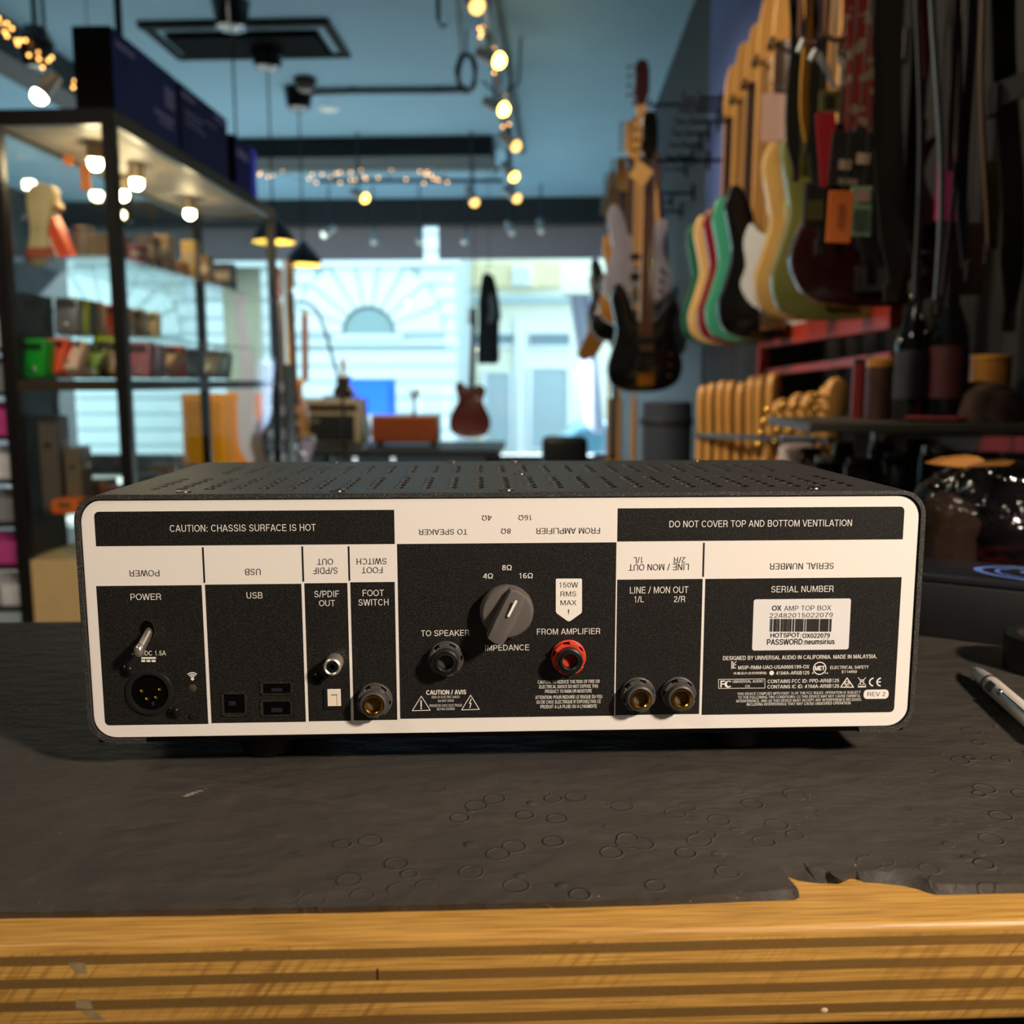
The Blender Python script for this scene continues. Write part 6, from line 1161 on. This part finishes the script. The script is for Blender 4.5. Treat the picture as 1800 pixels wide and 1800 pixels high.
# black armchair and white curtain flag near the window
Y = 7.2; a, b_ = at(952, 767, Y), at(1034, 767, Y); w_ = b_.x-a.x; o = thing('black_armchair', 'black armchair back showing in front of the shop window', 'armchair', (a.x, Y, 0), 0)
put('backrest', MB().add(box2((0, 0, .30), (w_, .14, a.z), .05, 4)), mat('black_leather', '10141a', 0.4), o); put('seat', MB().add(box2((.02, .1, .25), (w_-.02, .6, .44), .03, 3)), mat('black_leather', '10141a', 0.4), o)
for x in (.05, w_-.05):
    for y in (.05, .55): put('leg', MB().add(cyl((x, y, 0), (x, y, .28), .02, 10)), M_chrome, o)
for x in (0, w_-.07): put('armrest', MB().add(box2((x, .1, .44), (x+.07, .58, .56), .03, 3)), mat('black_leather', '10141a', 0.4), o)
Y = 9.6; o = thing('white_curtain', 'pale lavender curtain sheet hanging at the right end of the shop window', 'curtain', at(1030, 765, Y)); c0_ = at(1030, 765, Y); ct = spline([(1000, 520), (1012, 600), (1022, 680), (1028, 735), (1044, 762)], 4, False); cr_ = spline([(1036, 520), (1046, 600), (1054, 680), (1060, 735), (1062, 762)], 4, False)
cv = []; n = len(ct)
for (xl_, yl_), (xr_, yr_) in zip(ct, cr_):
    for q in range(7): cv.append(tuple(at(xl_+(xr_-xl_)*q/6, yl_, Y+.02*math.sin(q*2.2))-c0_))
put('cloth', MB().add((cv, [(i*7+q, i*7+q+1, i*7+q+8, i*7+q+7) for i in range(n-1) for q in range(6)])), sheer('lavender_voile', 'd0d8f4', 0.6), o); put('rod', MB().add(cyl(at(990, 519, Y)-c0_, (XR2-c0_.x, 0, at(1046, 519, Y).z-c0_.z), .012, 8)), M_white, o)
o['label'] = 'pale lavender curtain sheet hanging at the right end of the shop window'
# acoustic guitars standing edge on under the rear row
for i, (px_, Y, m_, l) in enumerate(((1072, 5.6, M_brn, 'dark acoustic guitar standing edge on, nearest the window under the rear row'), (1090, 5.2, M_tan, 'honey brown acoustic guitar standing edge on under the lilac silver bass'), (1116, 4.8, lac('warm_amber', 'b07a30'), 'amber acoustic guitar standing edge on under the black bass'))):
    p = at(px_, 700, Y); guitar('acoustic_guitar', l, (p.x, Y, .22), yaw=1.5, L=1.02, shape=ARCH, bw=1.05, bh=1.2, body=m_, pegs=6, side=1, thick=.10)
    s = thing('low_guitar_stand', 'low black stand under the %s acoustic guitar' % ('dark', 'honey brown', 'amber')[i], 'stand', (p.x, Y, 0)); put('frame', MB().add(tube([(-.12, -.12, .0), (-.06, -.12, .21), (-.06, .12, .21), (-.12, .12, 0)], .01, 8)).add(tube([(.18, -.12, .0), (.10, -.12, .21), (.10, .12, .21), (.18, .12, 0)], .01, 8)), M_plastic, s); put('pad', MB().add(box2((-.06, -.13, .20), (.10, .13, .215), .004)), M_plastic, s)
# grey covered bin
a, b_ = at(1132, 708, 4.0), at(1226, 708, 4.0); o = thing('grey_cover', 'dark blue grey covered drum beside the maple neck rack', 'drum', ((a.x+b_.x)/2, 4.15, 0)); r_ = (b_.x-a.x)/2
put('shell', MB().add(lathe([(0, 0), (r_, 0), (r_, a.z-.03), (r_*.98, a.z), (0, a.z)], 32)), mat('blue_grey_vinyl', '39424e', 0.35, var=0.15), o); put('band', MB().add(lathe([(r_+.001, a.z-.10), (r_+.006, a.z-.095), (r_+.006, a.z-.075), (r_+.001, a.z-.07)], 32)), M_dark, o)
# silver slanted guitar body behind the rear hangers
p = at(1197, 632, 4.9); guitar('electric_guitar', 'pale silver guitar hanging slanted between the rear row and the deep green guitar', (p.x-.05, 4.9, p.z), yaw=.9, L=1.02, body=mat('brushed_alloy', '9aa6ac', 0.3, 0.5), pegs=6, shape=SING, roll=-.18)
# ------------------------------------------------------------------ ceiling: cassette, pipes, tracks, spots, pendants, strings of lights
def cz(px_, py_, d=0.0): return atz(px_, py_, CEIL-d)
a, b_ = cz(240, 38), cz(580, 38); c_ = cz(600, 97)
o = thing('air_cassette', 'black air conditioning cassette with louvred grille in the ceiling', 'air conditioner', (a.x, a.y, CEIL), 0); w_ = b_.x-a.x; d_ = c_.y-a.y
put('frame', MB().add(box2((0, 0, -.03), (w_, .06, 0))).add(box2((0, d_-.04, -.02), (w_, d_, 0))).add(box2((w_-.05, 0, -.02), (w_, d_, 0))).add(box2((0, 0, -.02), (.05, d_, 0))), mat('cassette_black', '07090b', 0.7, spec=0.1), o)
gr = MB()
for q in range(18): gr.add(box2((.10, d_*.30+q*(d_*.64)/18, -.035), (w_-.12, d_*.30+(q+.55)*(d_*.64)/18, -.012)))
put('grille', gr, mat('grille_dark', '050607', 0.8, spec=0.1), o); put('backing', MB().add(box2((.09, d_*.28, -.012), (w_-.11, d_*.95, -.002))), M_hole, o)
a, b_ = cz(440, 243), cz(862, 240); p2 = at(650, 276, a.y); o = thing('black_duct', 'long black duct box crossing the ceiling before the window', 'duct', (a.x-1.0, a.y, CEIL)); put('casing', MB().add(box2((0, 0, p2.z-CEIL), (b_.x-a.x+1.0, .5, -.001), .005)), mat('duct_black', '090b0d', 0.6), o); put('flange', MB().add(box2((b_.x-a.x+1.0-.004, -.01, p2.z-CEIL-.01), (b_.x-a.x+1.02, .51, -.001))), M_dark, o)
def pipe(label, pts, r, m=None, cat='pipe', name='ceiling_pipe'):
    P = [cz(*q, r+.004) for q in pts]; o = thing(name, label, cat, P[0]); put('tube', MB().add(tube([p-P[0] for p in P], r, 8)), m or mat('pipe_grey', '4a5a66', 0.5), o)
    for p in P: put('clip', MB().add(box(p-P[0]+Vector((0, 0, r*.3)), (r*2.6, .02, r*1.6), .002)), M_dark, o)
    return o
pipe('grey pipe running along the ceiling right of the spotlight track', [(868, -10), (888, 100), (905, 200), (918, 268)], .02)
pipe('thin grey pipe crossing the ceiling behind the round sensor', [(545, 163), (620, 161), (770, 160), (815, 159)], .022)
pipe('thin dark cable running beside the looped black cable', [(802, -8), (808, 60), (812, 110)], .008, M_plastic, 'cable', 'ceiling_cable')
pipe('thin pale pipe crossing the ceiling beyond the black duct', [(440, 302), (640, 301), (870, 299)], .03, mat('pale_pipe', '8aa6b4', 0.5))
o = thing('smoke_sensor', 'round white and brown sensor dome on the ceiling near the pendant canopies', 'sensor', cz(536, 138)); put('dome', MB().add(ball((0, 0, -.03), .075, 20, (1, 1, .9))), mat('sensor_brown', '5a4e48', 0.3, var=.4), o); put('collar', MB().add(lathe([(.05, -.002), (.08, -.002), (.08, -.03), (.07, -.03)], 24)), M_dark, o)
o = thing('ceiling_vent', 'small white oval vent in the ceiling below the sensor', 'vent', cz(578, 191)); put('cover', MB().add(lathe([(0, -.012), (.07, -.012), (.08, -.002)], 24)), M_white, o); put('slot', MB().add(lathe([(.05, -.0135), (.055, -.0135)], 24)), M_dark, o)
P0 = cz(820, 128, .25); o = thing('cable_coil', 'black coiled cable hanging from the ceiling beside the spotlight track', 'cable', P0)
pts = []
for q in range(49): a_ = q*PI/8; pts.append((.055*math.cos(a_)+.008*math.sin(q), .03*math.sin(q*.7), .11*math.sin(a_)))
put('coil', MB().add(tube(pts, .011, 7)), M_plastic, o); put('tie', MB().add(cyl((0, 0, .09), (0, 0, .25), .006, 6)), M_plastic, o); put('drop', MB().add(tube([(.1, 0, -.05), (.2, .1, -.12), (.32, .15, -.02), (.33, .15, .25)], .008, 6)), M_plastic, o)
o = thing('ceiling_hook', 'black hook hanging from the ceiling at the top edge of the picture', 'hook', cz(770, 8, .1)); put('rod', MB().add(cyl((0, 0, -.08), (0, 0, .1), .012, 8)), M_plastic, o); put('tip', MB().add(tube([(0, 0, -.08), (.02, 0, -.12), (.05, 0, -.10)], .008, 6)), M_plastic, o)
# spotlight tracks
M_track = mat('track_grey', '2c3a46', 0.4, .3); M_head = mat('spot_white', 'a8acb0', 0.35, var=.05); M_y = mat('lit_spot', 'ffe680', 0.4, var=.01, emit=26, emitcol='ffd84a'); M_y2 = mat('soft_spot', 'ffc870', 0.4, var=.01, emit=3.0, emitcol='ffc46a')
def track(label, pa, pb2, drop=.22):
    a, b_ = cz(*pa, drop), cz(*pb2, drop); o = thing('spotlight_track', label, 'light track', a); d = b_-a
    put('rail', MB().add(beam(Vector((0, 0, 0)), d, .035, .035)), M_track, o)
    for q in (.08, .38, .68, .95): put('hanger_rod', MB().add(cyl(d*q, d*q+Vector((0, 0, drop)), .008, 6)), M_track, o)
track('dark spotlight track running down the ceiling towards the window', (846, -20), (906, 345)); track('dark spotlight track crossing the ceiling above the window', (560, 318), (885, 318), .10)
def spotl(label, px_, py_, Y, dx, dz, m, s=1.0, grp='track spotlights'):
    p = at(px_, py_, Y); o = thing('track_spotlight', label, 'spotlight', p, 0, grp); d = Vector((dx, -.35, dz)).normalized()*.15*s
    put('housing', MB().add(cyl(-d*1.0, Vector((0, 0, 0)), .036*s, 16, .042*s)), M_head, o); put('lens', MB().add(ball((0, 0, 0), .041*s, 14)), m, o)
    up = CEIL-.2-p.z; put('stem', MB().add(tube([-d*.5, -d*.5+Vector((0, 0, .5*(CEIL-p.z+d.z*.5))), -d*.5+Vector((0, 0, CEIL-p.z+d.z*.5))], .010, 6)), M_track, o)
spotl('bright yellow lit spotlight, nearest on the track beside the coiled cable', 876, 106, 5.6, .6, -.35, M_y); spotl('yellow lit spotlight, second down the track', 884, 192, 6.3, .6, -.35, M_y)
spotl('pale spotlight at the very top of the track', 838, 10, 5.0, .3, -.5, M_y2); spotl('pale spotlight third down the track with a small amber glow', 906, 256, 7.0, .6, -.5, M_y2)
spotl('amber lit spotlight fourth down the track', 903, 310, 7.7, .5, -.6, mat('amber_spot', 'ffd880', .4, var=.01, emit=8, emitcol='ffc850')); spotl('pale spotlight at the far end of the track', 908, 348, 8.3, .6, -.5, M_y2)
spotl('amber lit spotlight on the crossing track near the pendants', 641, 348, 8.4, .7, -.4, mat('amber_spot', 'ffd880', .4)); spotl('pale spotlight on the crossing track near the far end of the long track', 834, 355, 8.4, .3, -.7, M_y2)
for i, (px_, py_, dx, l) in enumerate(((570, 412, -.8, 'white spotlight against the grey valance, closest to the pendants'), (657, 424, .05, 'white spotlight against the grey valance left of the white mullion'), (738, 424, .05, 'white spotlight against the grey valance touching the white mullion'), (816, 424, -.25, 'white spotlight against the grey valance right of the white mullion'), (900, 408, .3, 'dim grey spotlight against the grey valance above the T-shirt'), (952, 405, .1, 'dim grey spotlight against the grey valance farthest along'))):
    spotl(l, px_, py_, 10.6, dx, -.6, mat('spot_glass', 'd8e0e0', .2, var=.02) if i else mat('cool_spot', 'e8fff0', .3, emit=1.5), .95, 'spotlights before the valance')
# warm spotlight on the beam over the cabinet
spotl('bright warm spotlight above the glass cabinet at the left edge', 70, 168, 5.2, -.3, -.6, M_bulb, 1.0)
o = thing('hanging_speaker', 'black pendant speaker hanging over the glass cabinet beside the string of lights', 'speaker', cz(62, 70, .3)); put('shell', MB().add(lathe([(0, -.16), (.07, -.15), (.10, -.02), (.06, .06), (0, .08)], 20)), M_blk, o); put('rod', MB().add(cyl((0, 0, .07), (0, 0, .3), .012, 8)), M_blk, o)
q0 = at(87, 183, 4.0); o = thing('hanging_pole', 'black pole dropping from the ceiling behind the glass cabinet', 'pole', (q0.x, 4.7, czt+.0)); put('pole', MB().add(cyl((0, 0, 0), (0, 0, CEIL-czt), .018, 10)), M_cab, o); put('flange', MB().add(lathe([(.018, CEIL-czt-.01), (.05, CEIL-czt-.01), (.05, CEIL-czt)], 16)), M_cab, o)
# pendant lamps
M_in = mat('shade_cream_inside', 'f4e4a0', 0.6, var=.02); M_pb = mat('pendant_bulb', 'ffe9a0', .4, var=.01, emit=45, emitcol='ffe28a')
def pendant(label, px_, py_, Y, cpx, cpy, r=.14):
    p = at(px_, py_, Y); o = thing('pendant_lamp', label, 'pendant lamp', p, 0, 'pendant lamps'); H2 = CEIL-p.z
    put('shade', MB().add(lathe([(.025, .17), (.035, .15), (r*.5, .12), (r*.85, .06), (r, .0), (r*.985, .0)], 32)), mat('shade_black', '0c0c0e', .4), o); put('shade_lining', MB().add(lathe([(r*.985, .001), (r*.83, .058), (r*.48, .115), (.02, .14), (0, .14)], 32)), M_in, o)
    put('bulb', MB().add(ball((0, 0, .055), .034, 14)), M_pb, o); put('cord', MB().add(cyl((0, 0, .16), (0, 0, H2), .006, 6)), M_plastic, o)
    put('canopy', MB().add(lathe([(0, H2-.001), (.11, H2-.001), (.085, H2-.14), (.03, H2-.16), (0, H2-.16)], 24)), M_blk, o)
pendant('black pendant lamp with warm lit inside, nearest one by the boxes on the cabinet', 420, 372, 5.6, 405, 5); pendant('black pendant lamp hanging between the other two over the standing guitars', 481, 426, 6.3, 465, 95); pendant('black pendant lamp hanging lowest in view next to the shop window', 534, 466, 7.2, 517, 165)
# strings of tiny lamps
M_f = mat('fairy_bulb', 'ffd8a0', .4, var=.01, emit=6, emitcol='ffb860')
fb = MB().add(ball((0, 0, 0), .0085, 8)).mesh('bulb', M_f)
def fairy(label, P, n, jit, seed):
    rr = random.Random(seed); P = [Vector(p) for p in P]; o = thing('fairy_light_string', label, 'string of lights', P[0]); L_ = [Vector(q)-P[0] for q in spline([tuple(p) for p in P], 6, False)]
    put('wire', MB().add(tube(L_, .003, 5)), M_plastic, o)
    for q in (L_[1], L_[len(L_)//2], L_[-2]): put('hook', MB().add(cyl(q, (q.x, q.y, CEIL-P[0].z), .003, 5)), M_plastic, o)
    for i in range(n):
        q = L_[min(len(L_)-1, int(rr.random()*len(L_)))]; b = bpy.data.objects.new('bulb', fb); C.objects.link(b); b.parent = o; b.location = q+Vector((rr.uniform(-jit, jit), rr.uniform(-.02, .02), rr.uniform(-jit, jit)*.6))
    return o
fairy('string of tiny warm lamps along the beam above the glass cabinet', [at(-20, 30, 5.0), at(15, 50, 5.0), at(45, 85, 5.1), at(95, 115, 5.2), at(130, 150, 5.3), at(165, 178, 5.4)], 30, .07, 1)
fairy('string of tiny warm lamps crossing the ceiling beyond the black duct', [at(440, 298, 9.2), at(480, 300, 9.2), at(540, 318, 9.2), at(620, 308, 9.2), at(690, 310, 9.2), at(780, 312, 9.2)], 40, .10, 2)
fairy('string of tiny lamps wound along the spotlight track', [at(843, -10, 5.4), at(848, 40, 5.6), at(862, 90, 5.8), at(880, 170, 6.4), at(893, 240, 7.2), at(912, 250, 7.6)], 18, .035, 3)
for i, pts in enumerate((((1368, 90), (1362, 120), (1350, 150), (1330, 175), (1310, 185)),)): pass
# ------------------------------------------------------------------ outside
M_st = mat('pale_stone', 'e6ece8', 0.8, var=.05, scale=1.5, bump=.2, bscale=20); M_gr = mat('stone_groove', 'b9c4c4', .8); YO = 20.0; STR = -0.9
struct('ground_street', MB().add(box2((-14, YF+.2, STR-.1), (9, 30, STR))), mat('asphalt', '8a9298', .8, bump=.2))
struct('sidewalk', MB().add(box2((-14, 17.2, STR), (9, YO, STR+.12))), mat('paving', 'b4bcbc', .8))
bl_ = thing('rusticated_building', 'white stone building with coursed facade and half round windows across the street', 'building', (0, YO, 0), 0)
xe = at(800, 500, YO).x; xs = -13.0; zt = 5.2
put('wall', MB().add(box2((xs, .06, STR), (xe, 3.9, zt))), M_gr, bl_)
ac_ = [at(648, 586, YO), at(190, 590, YO)]; R1 = .53; R2 = 1.62; cs = .34
cb_ = MB(); zz = STR
while zz < zt:
    segs = [(xs, xe)]
    zm = zz+cs/2
    for c in ac_:
        if zz+cs > c.z-.02 and abs(zm-c.z) < R2:
            hw_ = math.sqrt(max(.02, R2*R2-(zm-c.z)**2)) if zm > c.z else R2; ns = []
            for s0, s1 in segs:
                if s0 < c.x-hw_ < s1: ns.append((s0, c.x-hw_))
                if s0 < c.x+hw_ < s1: ns.append((c.x+hw_, s1))
                if s1 <= c.x-hw_ or s0 >= c.x+hw_: ns.append((s0, s1))
            segs = ns
    for s0, s1 in segs: cb_.add(box2((s0, 0, zz+.03), (s1, .08, zz+cs-.015), .02))
    zz += cs
put('stone_courses', cb_, M_st, bl_)
for c in ac_:
    vs_ = MB()
    for q in range(9):
        a0_, a1_ = PI*q/9+.02, PI*(q+1)/9-.02; vs_.add(prism([(c.x+r*math.cos(t), c.z+r*math.sin(t)) for r, t in ((R1+.05, a0_), (R2-.03, a0_), (R2-.03, a1_), (R1+.05, a1_))], .10, .02, 1, y0=.08))
    put('voussoirs', vs_, M_st, bl_)
    wn = put('half_round_window', MB().add(prism([(c.x+R1*math.cos(PI*q/20), c.z+R1*math.sin(PI*q/20)) for q in range(21)], .02, y0=.06)), mat('window_grey_green', '8ea8a4', .15), bl_)
    fr_ = [(c.x+(R1+.02)*math.cos(PI*q/20), .03, c.z+(R1+.02)*math.sin(PI*q/20)) for q in range(21)]; put('frame', MB().add(tube(fr_, .035, 6)), mat('frame_slate', '5e7070', .6), wn)
    put('sill', MB().add(box2((c.x-R1-.2, -.1, c.z-.14), (c.x+R1+.2, .08, c.z-.02), .01)), M_st, bl_)
put('string_course', MB().add(box2((xs, -.08, at(600, 602, YO).z-.06), (xe+.05, .08, at(600, 602, YO).z+.02), .01)), M_st, bl_)
put('cornice', MB().add(box2((xs, -.15, at(600, 470, YO).z), (xe+.1, .08, at(600, 470, YO).z+.14), .02)), M_st, bl_)
YC = 24.0; b2 = thing('cream_building', 'cream building with shuttered windows beyond the corner of the white stone one', 'building', (0, YC, 0), 0); xr_ = 4.2
put('wall', MB().add(box2((xe-.6, .05, STR), (xr_, 3, 6.4))), mat('cream_render', 'ece8d2', .8, var=.04, scale=2), b2)
pz = lambda y: at(900, y, YC).z; px2 = lambda x: at(x, 600, YC).x
put('fascia', MB().add(box2((xe-.6, -.12, pz(505)), (px2(985), .05, pz(462)), .02)), mat('sand_fascia', 'e0cfa4', .8), b2); put('awning_strip', MB().add(box2((xe-.6, -.3, pz(532)), (xr_, .05, pz(522)), .01)), mat('grey_band', 'a8bcc0', .8), b2)  # projecting grey awning strip below the fascia
for (xa_, xb_, ya, yb) in ((818, 902, 585, 608), (930, 1002, 585, 610)):
    wn = put('upper_window', MB().add(box2((px2(xa_), 0, pz(yb)), (px2(xb_), .05, pz(ya)))), mat('window_slate', '7c8e94', .2), b2); put('frame', MB().add(tube([(px2(xa_), -.01, pz(yb)), (px2(xb_), -.01, pz(yb)), (px2(xb_), -.01, pz(ya)), (px2(xa_), -.01, pz(ya))], .05, 4, True)), M_white, wn)
for (xa_, xb_, ya, yb) in ((850, 898, 655, 790), (931, 1000, 648, 790)):
    wn = put('shuttered_window', MB().add(box2((px2(xa_), .01, pz(yb)), (px2(xb_), .05, pz(ya)))), mat('shutter_grey', 'a9bcc0', .5), b2); sl = MB()
    for q in range(26): z_ = pz(yb)+(pz(ya)-pz(yb))*q/26; sl.add(box2((px2(xa_)+.03, -.02, z_), (px2(xb_)-.03, .01, z_+(pz(ya)-pz(yb))*.022)))
    put('slats', sl, mat('slat_pale', 'c2d0d2', .5), wn); put('frame', MB().add(tube([(px2(xa_), -.01, pz(yb)), (px2(xb_), -.01, pz(yb)), (px2(xb_), -.01, pz(ya)), (px2(xa_), -.01, pz(ya))], .07, 4, True)), M_white, wn)
put('pier', MB().add(box2((px2(905), -.12, STR), (px2(925), .05, pz(560)), .02)), M_white, b2)
ac = put('air_unit', MB().add(box2((px2(902), -.35, pz(503)), (px2(936), -.12, pz(470)), .02)), M_white, b2); put('fan_grille', MB().add(ring2(.05, .2, (px2(917), pz(487)), -.36, 28)), mat('grille_pale', 'c8d4d4', .5), ac)
# car parked in the street
cY = 14.2; c0 = at(885, 745, cY); L1 = at(1060, 745, cY).x-c0.x+1.6
car = thing('parked_car', 'pale blue car parked in the street beyond the shop window', 'car', (c0.x, cY, STR), 0)
prof = [(0, .25), (.05, .62), (.35, .78), (.75, .86), (1.25, 1.36), (1.6, 1.44), (2.6, 1.43), (3.1, 1.25), (3.7, .95), (3.95, .85), (4.0, .3)]
put('car_body', MB().add(prism([(x-.2, z) for x, z in spline(prof, 3, False)], 1.7, .12, 3, y0=1.7)), mat('sky_blue_paint', '8cc4d8', .2, coat=.6, var=.03), car)
put('side_window', MB().add(prism([(x-.2, z) for x, z in ((.98, .92), (1.34, 1.32), (1.62, 1.36), (2.55, 1.36), (2.95, 1.2), (3.2, .96))], .02, y0=-.005)), mat('car_glass', '5a8496', .08), car)
for x in (.75, 3.1):
    wl = put('wheel', MB().add(lathe([(0, 0), (.31, 0), (.32, .03), (.32, .17), (.30, .2), (0, .2)], 28, 'y', (x, .12, .32))), M_plastic, car); put('hub_cap', MB().add(lathe([(0, .225), (.17, .22), (.19, .2)], 20, 'y', (x, .12, .32))), NICK, wl)
